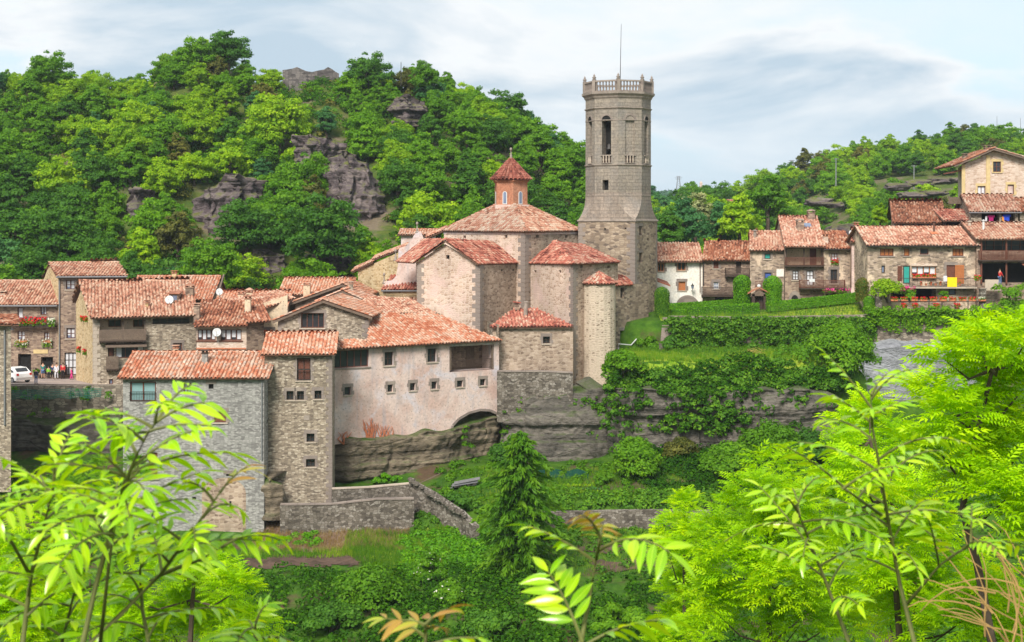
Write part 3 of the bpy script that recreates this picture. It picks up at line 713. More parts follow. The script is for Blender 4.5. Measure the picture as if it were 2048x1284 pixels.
def bars(mb, f, u0, u1, z0, z1, nu, nz, w, o0, o1):
    f.box(mb, u0, u0 + w, z0, z1, o0, o1, .5); f.box(mb, u1 - w, u1, z0, z1, o0, o1, .5)
    f.box(mb, u0 + w, u1 - w, z0, z0 + w, o0, o1, .5); f.box(mb, u0 + w, u1 - w, z1 - w, z1, o0, o1, .5)
    for i in range(1, nu):
        c = u0 + (u1 - u0) * i / nu; f.box(mb, c - w / 2, c + w / 2, z0 + w, z1 - w, o0, o1 - .005, .5)
    for i in range(1, nz):
        c = z0 + (z1 - z0) * i / nz; f.box(mb, u0 + w, u1 - w, c - w * .35, c + w * .35, o0, o1 - .012, .5)

def window(H, f, x0, y0, x1, y1, nu=2, nz=1, frame='wood_red', pane='glass', depth=.22, sur=None, sill=None, curtain=False, fw=.07, name='window', rail=False, label=None, lintel=None):
    xm, ym = (x0 + x1) / 2, (y0 + y1) / 2
    u0, _ = f.uv(x0, ym); u1, _ = f.uv(x1, ym); _, z1 = f.uv(xm, y0); _, z0 = f.uv(xm, y1)
    u0, u1 = max(.05, u0), min(f.L - .05, u1)
    f.open.append((u0, u1, z0, z1, depth))
    mb = MB(); mb.poly(f.pt(u0 + .005, z0 + .005, -depth + .02), f.pt(u1 - .005, z0 + .005, -depth + .02), f.pt(u1 - .005, z1 - .005, -depth + .02), f.pt(u0 + .005, z1 - .005, -depth + .02))
    w = mb.build(name, M[pane], H.root)
    if label: w['label'] = label
    if frame:
        mb = MB(); bars(mb, f, u0 + .01, u1 - .01, z0 + .01, z1 - .01, nu, nz, fw, -depth + .03, -depth + .09); mb.build('frame', M[frame], w)
    if curtain:
        mb = MB(); k = (u1 - u0) / nu
        for i in range(nu):
            zz0 = z0 + (z1 - z0) * (.12 if i % 2 else .3)
            f.box(mb, u0 + k * i + fw, u0 + k * (i + 1) - fw, zz0, z1 - fw, -depth + .022, -depth + .03)
        mb.build('curtain', M['curtain'], w)
    if sill or sur:
        mb = MB(); f.box(mb, u0 - .15, u1 + .15, z0 - .11, z0, 0.004, .09); mb.build('sill', M[sill or ('quoin_pale' if sur == 'quoin' else sur)], w)
    if sur or lintel:
        mb = MB(); f.box(mb, u0 - .22, u1 + .22, z1, z1 + .30, .004, .03); mb.build('lintel', M[sur or lintel], w)
    if sur:
        h = z1 - z0; nb = max(1, round(h / .42))
        for s_, e in ((-1, u0), (1, u1)):
            for i in range(nb):
                wd = (.16, .30)[(i + (s_ > 0)) % 2] if nb > 1 else .24
                mb = MB(); a, b = (e - wd, e) if s_ < 0 else (e, e + wd)
                f.box(mb, a, b, z0 + h * i / nb + .008, z0 + h * (i + 1) / nb - .008, .004, .026); mb.build('jamb_stone', M[sur], w)
    if rail: railing(H, f, u0, u1, z0, z0 + min(.95, (z1 - z0) * .5), .02, .05, 'iron', 'window_railing')
    return w

def shutter(H, f, x0, y0, x1, y1, mat, o=.05, slats=True, name='shutter'):
    xm, ym = (x0 + x1) / 2, (y0 + y1) / 2
    u0, _ = f.uv(x0, ym); u1, _ = f.uv(x1, ym); _, z1 = f.uv(xm, y0); _, z0 = f.uv(xm, y1)
    mb = MB(); f.box(mb, u0, u1, z0, z1, .012, o); sh = mb.build(name, M[mat], H.root)
    if slats:
        n = int((z1 - z0) / .16)
        mb = MB()
        for i in range(n):
            c = z0 + (z1 - z0) * (i + .5) / n; f.box(mb, u0 + .06, u1 - .06, c - .03, c + .03, o + .002, o + .022)
        mb.build('slat', M[mat], sh)
    return sh

def railing(H, f, u0, u1, z0, z1, o0, o1, mat, name='railing', sp=.13, th=.025, ends=None, solid=False):
    mb = MB(); oc = (o0 + o1) / 2
    f.box(mb, u0, u1, z1 - .05, z1, oc - .03, oc + .03); f.box(mb, u0, u1, z0 + .04, z0 + .09, oc - .02, oc + .02)
    n = max(2, int((u1 - u0) / sp))
    for i in range(n + 1):
        u = u0 + (u1 - u0) * i / n; t = th * (.95 if not solid else 1)
        f.box(mb, u - t / 2, u + t / 2, z0 + (.09 if not solid else 0.0), z1 - .05, oc - t / 2, oc + t / 2)
    if ends:
        for u in (u0, u1):
            p = f.pt(u, z0, ends)
            mb.obox(f.pt(u - .02, z1 - .05, ends), f.d * .04, f.n * (oc - ends), Vector((0, 0, .05)))
            m = max(2, int(abs(oc - ends) / sp))
            for i in range(1, m):
                q = ends + (oc - ends) * i / m; f.box(mb, u - .0125, u + .0125, z0 + .02, z1 - .05, q - .0125, q + .0125)
    return mb.build(name, M[mat], H.root)

def balcony(H, f, x0, y0, x1, y1, out=.9, mat='wood', slab='wood_dark', sp=.13, th=.03, solid=False):
    """railing rectangle in the photo; the slab hangs below it"""
    xm, ym = (x0 + x1) / 2, (y0 + y1) / 2
    u0, _ = f.uv(x0, ym); u1, _ = f.uv(x1, ym); _, z1 = f.uv(xm, y0); _, z0 = f.uv(xm, y1)
    k = (f.a.y - out) / f.a.y; z0 *= k; z1 *= k
    mb = MB(); f.box(mb, u0 - .03, u1 + .03, z0 - .14, z0, .004, out + .04)
    n = max(2, int((u1 - u0) / 1.2))
    for i in range(n + 1):
        u = u0 + .06 + (u1 - u0 - .12) * i / n; f.box(mb, u - .06, u + .06, z0 - .28, z0 - .142, .004, out - .1)
    mb.build('balcony_floor', M[slab], H.root)
    return railing(H, f, u0, u1, z0, z1, out - .04, out, mat, 'balcony_railing', sp, th, .01, solid)

UNIT = None
def unit_cube():
    global UNIT
    if UNIT is None:
        UNIT = {}
    return UNIT
def quoins(H, pos, d1, d2, z0, z1, mat='quoin', h=.36, long=.62, short=.36, proud=.022):
    """corner stones; d1, d2 = directions of the two walls leaving the corner"""
    U = unit_cube()
    d1, d2 = Vector(d1).normalized(), Vector(d2).normalized(); n = max(1, round((z1 - z0) / h)); h = (z1 - z0) / n
    o = Vector((pos[0], pos[1], 0)) - (d1 + d2) * proud
    for k in (0, 1):
        key = (mat, k, round(h, 2), round(d1.x, 2), round(d2.x, 2), round(d1.y, 2), long)
        if key not in U:
            a, b = (long, short) if k else (short, long)
            mb = MB(); mb.obox((0, 0, .01), d1 * a, d2 * b, Vector((0, 0, h - .02))); U[key] = mb.mesh('quoin', M[mat])
    for i in range(n):
        key = (mat, i % 2, round(h, 2), round(d1.x, 2), round(d2.x, 2), round(d1.y, 2), long)
        inst('quoin', U[key], H.root, None, (o.x + random.uniform(-.008, .008), o.y + random.uniform(-.008, .008), z0 + i * h))

# ---- tiled roofs
def arc(r, n, sgn=1, h=1.0): return [(-r * math.cos(math.pi * i / n), sgn * r * h * math.sin(math.pi * i / n)) for i in range(n + 1)]
def tile_tpl(r, L, n=4, sgn=1, h=1.0, lift=.035, thick=.02):
    a0 = arc(r, n, sgn, h); a1 = arc(r * .84, n, sgn, h); v = []
    for (x, z) in a0: v.append((x, 0, z + lift))
    for (x, z) in a1: v.append((x, L, z))
    if sgn > 0:
        for (x, z) in a0: v.append((x * .86, 0.0, max(0, z - thick * 2.2) + lift))
    f = [[i, i + 1, n + 2 + i, n + 1 + i] for i in range(n)]; m = 2 * (n + 1)
    if sgn > 0: f += [[m + i, m + i + 1, i + 1, i] for i in range(n)]
    return v, [q[::-1] for q in f] if sgn > 0 else [q[::-1] for q in f]
def roof(H, pts, mat='tile', pitch=.32, deck=True, single=False, row=.40, rs=1, name='roof', thick=.10, clean=False, deckmat='deck', jit=1.0):
    """pts: polygon, first edge = eave left -> right; tiles run up the slope"""
    pts = [Vector(p) for p in pts]; o = pts[0]; e = (pts[1] - pts[0]).normalized()
    nn = Vector((0, 0, 0))
    for i in range(1, len(pts) - 1): nn += (pts[i] - o).cross(pts[i + 1] - o)
    n = nn.normalized()
    if n.z < 0: n = -n
    v = n.cross(e)
    q = [((p - o).dot(e), (p - o).dot(v)) for p in pts]
    mb = MB(); lo = [p - n * thick for p in pts]; up = [p - n * .005 for p in pts]
    mb.poly(*up); mb.poly(*lo[::-1])
    for i in range(len(pts)): j = (i + 1) % len(pts); mb.poly(lo[i], lo[j], up[j], up[i])
    rf = mb.build(name, M[deckmat], H.root)
    rg = np.random.RandomState(rs); us = [p[0] for p in q]; cols = []
    u = min(us) + pitch * .45
    Rb = np.array([[e.x, v.x, n.x], [e.y, v.y, n.y], [e.z, v.z, n.z]])
    cov, chn = [], []
    def span(u):
        vs_ = []
        for i in range(len(q)):
            (u0, v0), (u1, v1) = q[i], q[(i + 1) % len(q)]
            if (u0 <= u < u1) or (u1 <= u < u0): vs_.append(v0 + (v1 - v0) * (u - u0) / (u1 - u0))
        return (min(vs_), max(vs_)) if len(vs_) > 1 else None
    while u < max(us):
        for arr, uu in ((cov, u), (chn, u + pitch / 2)):
            sp = span(uu)
            if sp:
                t = sp[0] - .06 + (rg.uniform(-.03, .03) if arr is cov else 0)
                while t < sp[1] - .10:
                    arr.append((uu + rg.normal(0, .012 * jit), t + rg.normal(0, .012 * jit))); t += row
        u += pitch
    def frames(arr, dz, ang):
        N = len(arr); a = rg.normal(0, ang * jit, N); c, s_ = np.cos(a), np.sin(a)
        Rz = np.zeros((N, 3, 3)); Rz[:, 0, 0] = c; Rz[:, 0, 1] = -s_; Rz[:, 1, 0] = s_; Rz[:, 1, 1] = c; Rz[:, 2, 2] = 1
        A = np.array(arr); ov = np.array(o)[None] + A[:, :1] * np.array(e)[None] + A[:, 1:] * np.array(v)[None] + (dz + rg.normal(0, .006 * jit, N))[:, None] * np.array(n)[None]
        return np.einsum('ij,njk->nik', Rb, Rz), ov
    tv, tf = tile_tpl(pitch * .37, row * 1.12)
    cv, cf = tile_tpl(pitch * .34, row * 1.12, 2, -1, .5, .02)
    if len(cov) == 0: return rf
    Rm, Pm = frames(cov, .055, .03); rnd = np.clip(rg.beta(1.3, 1.3, len(cov)), 0, 1)
    off = np.array(ORG[H.root.name])
    Rc, Pc = frames(chn, .055, .02) if chn else (None, None)
    if single:
        lim = 300
        mesh_by = {}
        d = bpy.data.meshes
        order = np.argsort(Pm[:, 1])[:lim]; rest = np.argsort(Pm[:, 1])[lim:]
        tms = [np_mesh('tile', np.array(tv), np.array(tf), np.full(len(tf), (k + .5) / 9), M[mat]) for k in range(9)]
        for k in order:
            m4 = Matrix([[*Rm[k][0], Pm[k][0]], [*Rm[k][1], Pm[k][1]], [*Rm[k][2], Pm[k][2]], [0, 0, 0, 1]])
            inst('tile', tms[min(8, int(rnd[k] * 9))], rf, m4)
        parts = [scatter(tv, tf, Rm[rest], Pm[rest], np.ones(len(rest)), rnd[rest])] if len(rest) else []
    else:
        parts = [scatter(tv, tf, Rm, Pm, np.ones(len(cov)), rnd)]
    if chn:
        parts.append(scatter(cv, cf, Rc, Pc, np.ones(len(chn)), np.clip(rg.beta(1.3, 1.6, len(chn)) - .05, 0, 1)))
    V, Fq, rr = merge(parts)
    me = np_mesh('roof_tiles', V - off, Fq, rr, M[mat]); t = bpy.data.objects.new('roof_tiles', me); link(t, rf); t['kind'] = 'stuff'
    return rf
def ridge(H, p, q, mat='tile', r=.15, L=.42, name='ridge_tiles', rs=1, up=.07):
    p, q = Vector(p), Vector(q); d = q - p; N = max(1, int(d.length / L)); d.normalize()
    x = d.cross(Vector((0, 0, 1))).normalized(); z = x.cross(d)
    Rm = np.repeat(np.array([[x.x, d.x, z.x], [x.y, d.y, z.y], [x.z, d.z, z.z]])[None], N, 0)
    step = (q - p).length / N
    Pm = np.array([p + d * (step * i) + z * (up - .06) for i in range(N)])
    rg = np.random.RandomState(rs); Pm += rg.normal(0, .008, Pm.shape)
    tv, tf = tile_tpl(r, step * 1.1)
    V, Fq, rr = scatter(tv, tf, Rm, Pm, np.ones(N), rg.beta(1.3, 1.3, N))
    me = np_mesh(name, V - np.array(ORG[H.root.name]), Fq, rr, M[mat]); o = bpy.data.objects.new(name, me); link(o, H.root); o['kind'] = 'stuff'; return o
class Plane:
    def __init__(s, a, b, c):
        a, b, c = [P(*t) for t in (a, b, c)]; s.o = a; s.n = (b - a).cross(c - a).normalized()
    def at(s, px, py):
        d = Vector(((px - CX) / F, 1, (HY - py) / F)); return d * (s.o.dot(s.n) / d.dot(s.n))
def roof_px(H, plane, poly, **k):
    pln = Plane(*plane); return roof(H, [pln.at(*p) for p in poly], **k), pln

def chimney(H, px, py_top, py_bot, Y, w=.6, mat='cream_plaster', cap='tile', d=None, kind=0):
    """stands on the roof of its house"""
    z0, z1 = Z(py_bot, Y) - .5, Z(py_top, Y); x = X(px, Y); d = d or w
    mb = MB(); mb.box((x, Y, (z0 + z1 - .28) / 2), (w, d, z1 - .28 - z0)); c = mb.build('chimney', M[mat], H.root)
    mb = MB()
    mb.box((x, Y, z1 - .25), (w + .14, d + .14, .06))
    for sx in (-1, 1):
        for sy in (-1, 1): mb.box((x + sx * (w / 2 - .08), Y + sy * (d / 2 - .08), z1 - .15), (.12, .12, .16))
    if kind: mb.lathe((x, Y, z1 - .07), [(w * .75, 0), (w * .55, .12), (w * .25, .22), (.02, .26)], 8)
    else: mb.box((x, Y, z1 - .03), (w + .2, d + .2, .06))
    mb.build('chimney_cap', M[cap], c)
    return c
def pipe_chimney(H, px, py_top, py_bot, Y, r=.1, mat='zinc'):
    z0, z1 = Z(py_bot, Y) - .4, Z(py_top, Y); x = X(px, Y)
    mb = MB(); mb.tube([(x, Y, z0), (x, Y, z1 - .12)], r, 8); c = mb.build('flue_pipe', M[mat], H.root)
    mb = MB(); mb.lathe((x, Y, z1 - .12), [(r * .6, 0), (r * 1.9, .06), (r * .4, .16)], 8); mb.build('flue_cap', M[mat], c)
def pipe(H, f, px, py0, py1, r=.05, mat='zinc', o=.09, name='drainpipe'):
    u, z1 = f.uv(px, py0); _, z0 = f.uv(px, py1)
    mb = MB(); mb.tube([f.pt(u, z1, o), f.pt(u, z0, o)], r, 6); mb.build(name, M[mat], H.root)
def gutter(H, p, q, r=.08, mat='zinc'):
    mb = MB(); mb.tube([Vector(p), Vector(q)], r, 6); mb.build('gutter', M[mat], H.root)

LEAFQ = ([(-.5, 0, 0), (0, -.75, -.08), (.5, 0, 0), (0, .75, -.08)], [[0, 1, 2, 3]])
def rand_frames(nrm, rg):
    N = len(nrm); n = nrm / (np.linalg.norm(nrm, axis=1, keepdims=True) + 1e-9)
    t = rg.normal(size=(N, 3)); x = np.cross(t, n); x /= np.linalg.norm(x, axis=1, keepdims=True) + 1e-9; y = np.cross(n, x)
    return np.stack([x, y, n], -1)
def lump_cloud(centers, radii, n, size, rg, zsq=.85, spread=.7, inner=.72, outer=1.06):
    """leaf faces over the shells of many lumps -> V, F, rnd"""
    centers = np.asarray(centers, float); radii = np.asarray(radii, float); w = radii ** 2 / np.sum(radii ** 2)
    i = rg.choice(len(centers), n, p=w); d = rg.normal(size=(n, 3)); d[:, 2] = np.where(d[:, 2] < -.25, -d[:, 2] * .6, d[:, 2])
    d /= np.linalg.norm(d, axis=1, keepdims=True)
    rr = radii[i] * rg.uniform(inner, max(outer, inner + .08), n); sc = np.array([1, 1, zsq])
    Pm = centers[i] + d * rr[:, None] * sc
    nr = d + rg.normal(0, spread, (n, 3)) * .6 + np.array([0, 0, .25])
    lr = rg.uniform(0, 1, len(centers))
    rnd = np.clip(.6 * rg.uniform(0, 1, n) + .4 * lr[i], 0, 1)
    return scatter(*LEAFQ, rand_frames(nr, rg), Pm, size * rg.uniform(.6, 1.35, n), rnd)
def flowers(H, f, u0, u1, z0, z1, o0, o1, fl='red_fl', n=60, name='geraniums', size=.10):
    rg = np.random.RandomState(int(abs(u0 * 97 + z0 * 31)) % 9999)
    def cloud(k, lo, hi, sz):
        u = rg.uniform(u0, u1, k); z = rg.uniform(lo, hi, k); o = rg.uniform(o0, o1, k)
        Pm = np.array([f.pt(a, b, c) for a, b, c in zip(u, z, o)]); nr = rg.normal(size=(k, 3)) + np.array(f.n) * .8
        return scatter(*LEAFQ, rand_frames(nr, rg), Pm, sz * rg.uniform(.7, 1.3, k), rg.uniform(0, 1, k))
    off = np.array(ORG[H.root.name])
    V, Fq, r = cloud(n, z0, z1 - (z1 - z0) * .25, size * 1.1); me = np_mesh('flower_leaves', V - off, Fq, r, M['l_mid']); o = bpy.data.objects.new('flower_leaves', me); link(o, H.root)
    V, Fq, r = cloud(n, z0 + (z1 - z0) * .25, z1, size); me = np_mesh(name, V - off, Fq, r, M[fl]); o2 = bpy.data.objects.new(name, me); link(o2, o); o['kind'] = o2['kind'] = 'stuff'
    return o
def dish(px, py, Y, r, label, tilt=(0, -1, .25)):
    c = P(px, py, Y); t = thing('satellite_dish', label, 'satellite dish', c)
    prof = [(r * k / 5, .22 * r * (k / 5) ** 2) for k in range(1, 6)]
    q = Vector(tilt).normalized().to_track_quat('Z', 'Y').to_matrix()
    def rot(mb):
        mb.v = [tuple(q @ (Vector(p) - c) + c) for p in mb.v]; return mb
    mb = MB(); mb.lathe(c, [(.01, 0)] + prof + [(r * .97, .2 * r)] + [(a * .96, b - .02) for a, b in prof[::-1]], 14); rot(mb).build('reflector', M['white'], t, True)
    mb = MB(); mb.tube([c + Vector((0, -r * .9, .22 * r)), c + Vector((0, -.05, r * .8))], .02, 5); mb.lathe(c + Vector((0, 0, r * .72)), [(.05, 0), (.05, .1)], 6); rot(mb).build('feed_arm', M['zinc'], t)
    mb = MB(); mb.tube([c + Vector((0, .05, 0)), c + Vector((0, .25, -.1)), c + Vector((0, .3, -r - .55))], .035, 5); mb.build('mast', M['zinc'], t)
# ------------------------------------------------------------------ houses on the left
def simple_house(name, label, a, b, depth, zb, pe, pr, mat='brown_rub', tile='tile', ov=.5, so=.25, rf=.5, cat='house', group=None, rs=1, back=True, single=False, pitch=.32, row=.4):
    pa, pb = Vector((X(*a), a[1], 0)), Vector((X(*b), b[1], 0)); d = (pb - pa).normalized(); k = Vector((-d.y, d.x, 0))
    H = House(name, label, cat, ((pa.x + pb.x) / 2, (pa.y + pb.y) / 2 + .5, zb), mat, group)
    ez = Z(pe, a[1] - ov); rz = Z(pr, a[1] + depth * rf); sl = (rz - ez) / (depth * rf + ov); zw = ez + sl * ov - .1
    zbk = rz - sl * depth * (1 - rf) - .1
    H.front, H.right, H.back, H.left = H.block(a, b, depth, zw, zb)
    H.right.top = [(0, zw), (depth * rf, rz - .1), (depth, zbk)]; H.left.top = [(0, zbk), (depth * (1 - rf), rz - .1), (depth, zw)]; H.back.top = [(0, zbk), (H.back.L, zbk)]
    def q(base, s_, dep, z): v = base + d * s_ + k * dep; return Vector((v.x, v.y, z))
    H.e0, H.e1, H.r1, H.r0 = q(pa, -so, -ov, ez), q(pb, so, -ov, ez), q(pb, so, depth * rf, rz), q(pa, -so, depth * rf, rz)
    roof(H, [H.e0, H.e1, H.r1, H.r0], mat=tile, rs=rs, single=single, pitch=pitch, row=row)
    ze = rz - sl * (depth * (1 - rf) + ov)
    if back:
        roof(H, [q(pb, so, depth + ov, ze), q(pa, -so, depth + ov, ze), H.r0, H.r1], mat=tile, rs=rs + 50, pitch=.5, row=.7)
    ridge(H, H.r0, H.r1, tile, rs=rs)
    H.d, H.k, H.slope = d, k, sl
    return H

# --- house at the left edge of the frame
H = House('stone_house', 'grey stone house end at left edge with thin eave and long drainpipe', 'house', (X(-40, 128), 130, -22), 'tan_rub')
f = H.face((-90, 128), (22, 128), Z(646, 128), -23); H.face((22, 128), (5, 138), Z(646, 128), -23); H.face((5, 138), (-100, 138), Z(646, 128), -23)
H.walls()
roof(H, [P(-100, 648, 127.4), P(38, 650, 127.4), P(34, 630, 133), P(-100, 630, 133)], mat='tile_br', rs=3)
pipe(H, f, 10, 660, 850, .09)

# --- plaza house with the geranium balcony
H = simple_house('plaza_house', 'stone house behind the plaza with red geranium balcony and tall open door', (-70, 158), (117.5, 158), 9, -17.4, 610, 562, 'brown_rub', 'tile', .5, .1, .5, rs=11)
f = H.front
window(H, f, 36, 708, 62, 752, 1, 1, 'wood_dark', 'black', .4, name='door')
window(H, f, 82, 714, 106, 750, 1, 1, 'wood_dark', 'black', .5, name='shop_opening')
window(H, f, 35, 662, 50, 680, 2, 2, 'wood_red', 'glass_blue', curtain=True); window(H, f, 88, 665, 99, 680, 2, 2, 'wood_red', 'glass_blue', curtain=True)
window(H, f, 35, 615, 46, 637, 1, 1, 'wood_red', 'curtain'); window(H, f, 81, 613, 93, 630, 2, 1, 'wood_red', 'glass_blue', curtain=True)
window(H, f, -12, 666, 0, 684, 2, 2, 'wood_red', 'glass_blue')
H.walls()
u0, za = f.uv(20, 652); u1, zb_ = f.uv(114, 640)
mb = MB(); f.box(mb, u0, u1, za - .12, za, .004, .75); mb.build('balcony_floor', M['wood_dark'], H.root)
railing(H, f, u0, u1, za, za + .95, .70, .74, 'iron', 'balcony_railing')
flowers(H, f, u0 + .2, u1 - .8, za + .1, za + 1.0, .55, .95, 'red_fl', 260, 'geraniums', .16)
flowers(H, f, u1 - .7, u1, za, za + .9, .55, .9, 'white_fl', 90, 'white_flowers', .16)
for xa, xb in ((33, 56), (87, 103)):
    a, za = f.uv(xa, 692); b, zb_ = f.uv(xb, 679); mb = MB(); f.box(mb, a, b, zb_ - .35, zb_ - .1, .01, .3); mb.build('window_box', M['terracotta'], H.root)
    flowers(H, f, a - .1, b + .1, za - .1, zb_ + .1, .05, .42, 'white_fl', 90, 'white_flowers', .12)
a, zt = f.uv(67, 699); b, zl = f.uv(96, 707); mb = MB(); f.box(mb, a, b, zl, zt, .01, .06); mb.build('sign_board', M['yellow_stone'], H.root)
gutter(H, H.e0 + Vector((0, -.05, -.1)), H.e1 + Vector((-.1, -.05, -.1)), .09)
chimney(H, 6, 582, 598, 159.5, .6, 'pink_rub')

# --- taller house beside it
H = House('tall_plaza_house', 'tall stone house with single tiled roof rising behind the big-roofed house', 'house', (X(180, 160), 161, -17.4), 'brown_rub')
f = H.face((117, 157.6), (252, 158.4), Z(556, 158), -17.6); H.face((252, 158.4), (236, 168), [(0, Z(556, 158)), (5, Z(532, 162)), (9.6, Z(556, 168))], -17.6)
l = Face((88, 166.5), (117, 157.6)); lt = [(0, l.uv(88, 558)[1]), l.uv(98, 530), (l.L, Z(556, 157.6))]
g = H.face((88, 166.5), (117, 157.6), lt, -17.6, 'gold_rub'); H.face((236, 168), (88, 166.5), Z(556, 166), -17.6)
window(H, f, 132, 560, 150, 579, 2, 2, 'wood_red', 'glass_blue', curtain=True, sur='quoin'); window(H, f, 133, 656, 150, 677, 2, 2, 'wood_red', 'glass_blue', curtain=True, sur='quoin')
window(H, f, 129, 705, 153, 750, 3, 3, 'wood_dark', 'curtain', name='glazed_door')
H.walls()
_, pln = roof_px(H, [(113, 553, 157), (255, 552, 157.6), (97, 526, 163)], [(113, 553), (255, 552), (236, 525), (97, 526)], mat='tile', rs=12)
r0, r1 = pln.at(97, 526), pln.at(236, 525)
roof(H, [P(232, 548, 170), P(84, 556, 168), r0, r1], mat='tile', rs=13, pitch=.5, row=.7)
ridge(H, r0, r1, rs=4); pipe(H, f, 119, 558, 750, .08)
gutter(H, pln.at(112, 554.5), pln.at(255, 553.5), .08)

# --- the big-roofed house on the plaza edge
H = House('big_roofed_house', 'large house with wide pink tiled roof, golden side wall and wooden balcony', 'house', (X(290, 146), 147, -20), 'tan_rub')
zw = Z(634, 140.8)
f = H.face((187, 141), (392, 143.5), zw, -20.5)
l = Face((152, 153), (187, 141)); apex = l.uv(168, 583)
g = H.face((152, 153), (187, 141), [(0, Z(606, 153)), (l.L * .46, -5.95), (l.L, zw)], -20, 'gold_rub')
H.face((392, 143.5), (372, 155), [(0, zw), (5.6, -6), (11.6, -8.6)], -20.5); H.face((372, 155), (152, 153), -8.6, -20)
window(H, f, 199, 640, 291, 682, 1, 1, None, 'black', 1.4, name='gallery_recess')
window(H, f, 305, 637, 379, 648, 5, 1, 'wood_dark', 'glass', .25)
window(H, f, 346, 686, 364, 707, 2, 1, 'wood_red', 'glass', sur='quoin')
window(H, f, 232, 690, 288, 716, 3, 1, 'wood_red', 'glass', .2, curtain=False)
window(H, f, 216, 694, 228, 713, 1, 1, 'wood_dark', 'wood_red')
window(H, f, 218, 758, 226, 769, 1, 1, 'wood_red', 'glass_blue')
for (x0, y0, x1, y1) in ((169, 618, 172, 634), (161, 683, 163, 697), (173, 686, 175, 698), (166, 736, 168, 757)): window(H, g, x0, y0, x1, y1, 1, 1, None, 'black', .2)
H.walls()
b_, _ = f.uv(200, 650)
mb = MB(); ua, za = f.uv(200, 681); ub, zt = f.uv(290, 641)
f.box(mb, ua, ub, za, zt, -1.35, -1.3); w = mb.build('recess_wall', M['cream_plaster'], H.root)
for x0, x1 in ((217, 243), (267, 287)):
    p0, zz1 = f.uv(x0, 640); p1, zz0 = f.uv(x1, 655); mb = MB(); f.box(mb, p0, p1, zz0, zz1, -1.295, -1.28); ww = mb.build('window', M['glass'], H.root)
    mb = MB(); bars(mb, f, p0, p1, zz0, zz1, 2, 1, .07, -1.275, -1.22); mb.build('frame', M['wood_red'], ww)
for xx in (246, 290):
    p0, _ = f.uv(xx, 650); mb = MB(); f.box(mb, p0 - .09, p0 + .09, za, zt, -.2, -.02); mb.build('post', M['wood'], H.root)
balcony(H, f, 199, 659, 291, 681, .6, 'wood', 'wood_dark', .10, .085, True)
cu0, cz1 = f.uv(233, 691); cu1, cz0 = f.uv(243, 714); mb = MB(); f.box(mb, cu0, cu1, cz0, cz1, -.12, -.10); mb.build('curtain', M['curtain'], H.root)
cu0, cz1 = f.uv(276, 691); cu1, cz0 = f.uv(286, 714); mb = MB(); f.box(mb, cu0, cu1, cz0, cz1, -.12, -.10); mb.build('curtain', M['curtain'], H.root)
balcony(H, f, 213, 713, 236, 738, .5, 'wood', 'wood_dark', .10, .085, True)
u0, z0 = f.uv(211, 690); u1, z1 = f.uv(293, 684); mb = MB(); mb.obox(f.pt(u0, z0, .005), f.d * (u1 - u0), f.n * .8 + Vector((0, 0, -.2)), Vector((0, 0, .1))); mb.build('porch_roof', M['wood'], H.root)
_, pln = roof_px(H, [(181, 637, 140.2), (396, 631, 142.8), (157, 562, 147.8)], [(181, 637), (396, 631), (380, 562), (157, 562)], mat='tile', rs=21)
r0, r1 = pln.at(157, 562), pln.at(380, 562)
roof(H, [P(376, 588, 157), P(145, 604, 155.5), r0, r1], mat='tile', rs=22, pitch=.5, row=.7)
ridge(H, r0, r1, rs=5)
quoins(H, f.a, f.d, -g.d, -16, zw - .2, 'quoin_pale')
for px, py, fl in ((168, 637, 'red_fl'), (175, 638, 'red_fl'), (161, 699, 'red_fl'), (173, 704, 'red_fl')):
    u, z = g.uv(px, py); flowers(H, g, u - .35, u + .35, z - .25, z + .3, .02, .35, fl, 50, 'geraniums', .13)
chimney(H, 380, 570, 598, 147, .75, 'brown_rub', 'tile_br', kind=1)
mb = MB(); d0 = P(349, 595, 145.5); mb.box(d0 + Vector((0, .3, 0)), (.9, 1.2, .75)); dm = mb.build('dormer', M['brown_rub'], H.root)
mb = MB(); mb.box(d0 + Vector((.1, -.31, -.02)), (.4, .04, .45)); mb.build('dormer_window', M['glass_blue'], dm)
mb = MB(); mb.obox(d0 + Vector((-.6, -.5, .36)), (1.2, 0, 0), (0, 1.5, .1), (0, 0, .1)); mb.build('dormer_roof', M['tile'], dm)
chimney(H, 294, 600, 619, 143.5, .28, 'gold_rub')
dish(339, 600, 144.6, .42, 'round white satellite dish beside the dormer of the wide pink roof')

# --- small house with the pink front
H = House('pink_fronted_house', 'small house with pink stone front and two wide brown windows', 'house', (X(450, 144), 146, -19), 'pink_rub')
f = H.face((393, 142.2), (493, 142.2), Z(650, 142), -19.5); f2 = H.face((493, 142.2), (528, 143.4), Z(646, 142), -19.5, 'brown_rub'); H.face((528, 143.4), (522, 152), Z(646, 142), -19.5, 'brown_rub')
window(H, f, 395, 659, 431, 681, 4, 1, 'wood_red', 'glass', .15, curtain=True, sill='wood_red'); window(H, f, 441, 659, 483, 681, 4, 1, 'wood_red', 'glass', .15, curtain=True, sill='wood_red')
H.walls()
roof_px(H, [(388, 654, 141.5), (494, 652, 141.5), (402, 603, 147.2)], [(388, 654), (494, 652), (488, 602), (402, 603)], mat='tile_br', rs=31)
_, pln = roof_px(H, [(491, 646, 141.8), (542, 643, 142.6), (488, 602, 147.2)], [(491, 646), (542, 643), (521, 600), (488, 602)], mat='tile_br', rs=32)
mb = MB(); mb.obox(P(393, 690, 142.2) + Vector((0, -.02, -.4)), (4.7, 0, 0), (0, -.06, 0), (0, 0, .12)); mb.build('string_course', M['terracotta'], H.root)
chimney(H, 394, 606, 634, 143, .55, 'brown_rub'); chimney(H, 496, 592, 616, 144.5, .55, 'cream_plaster')
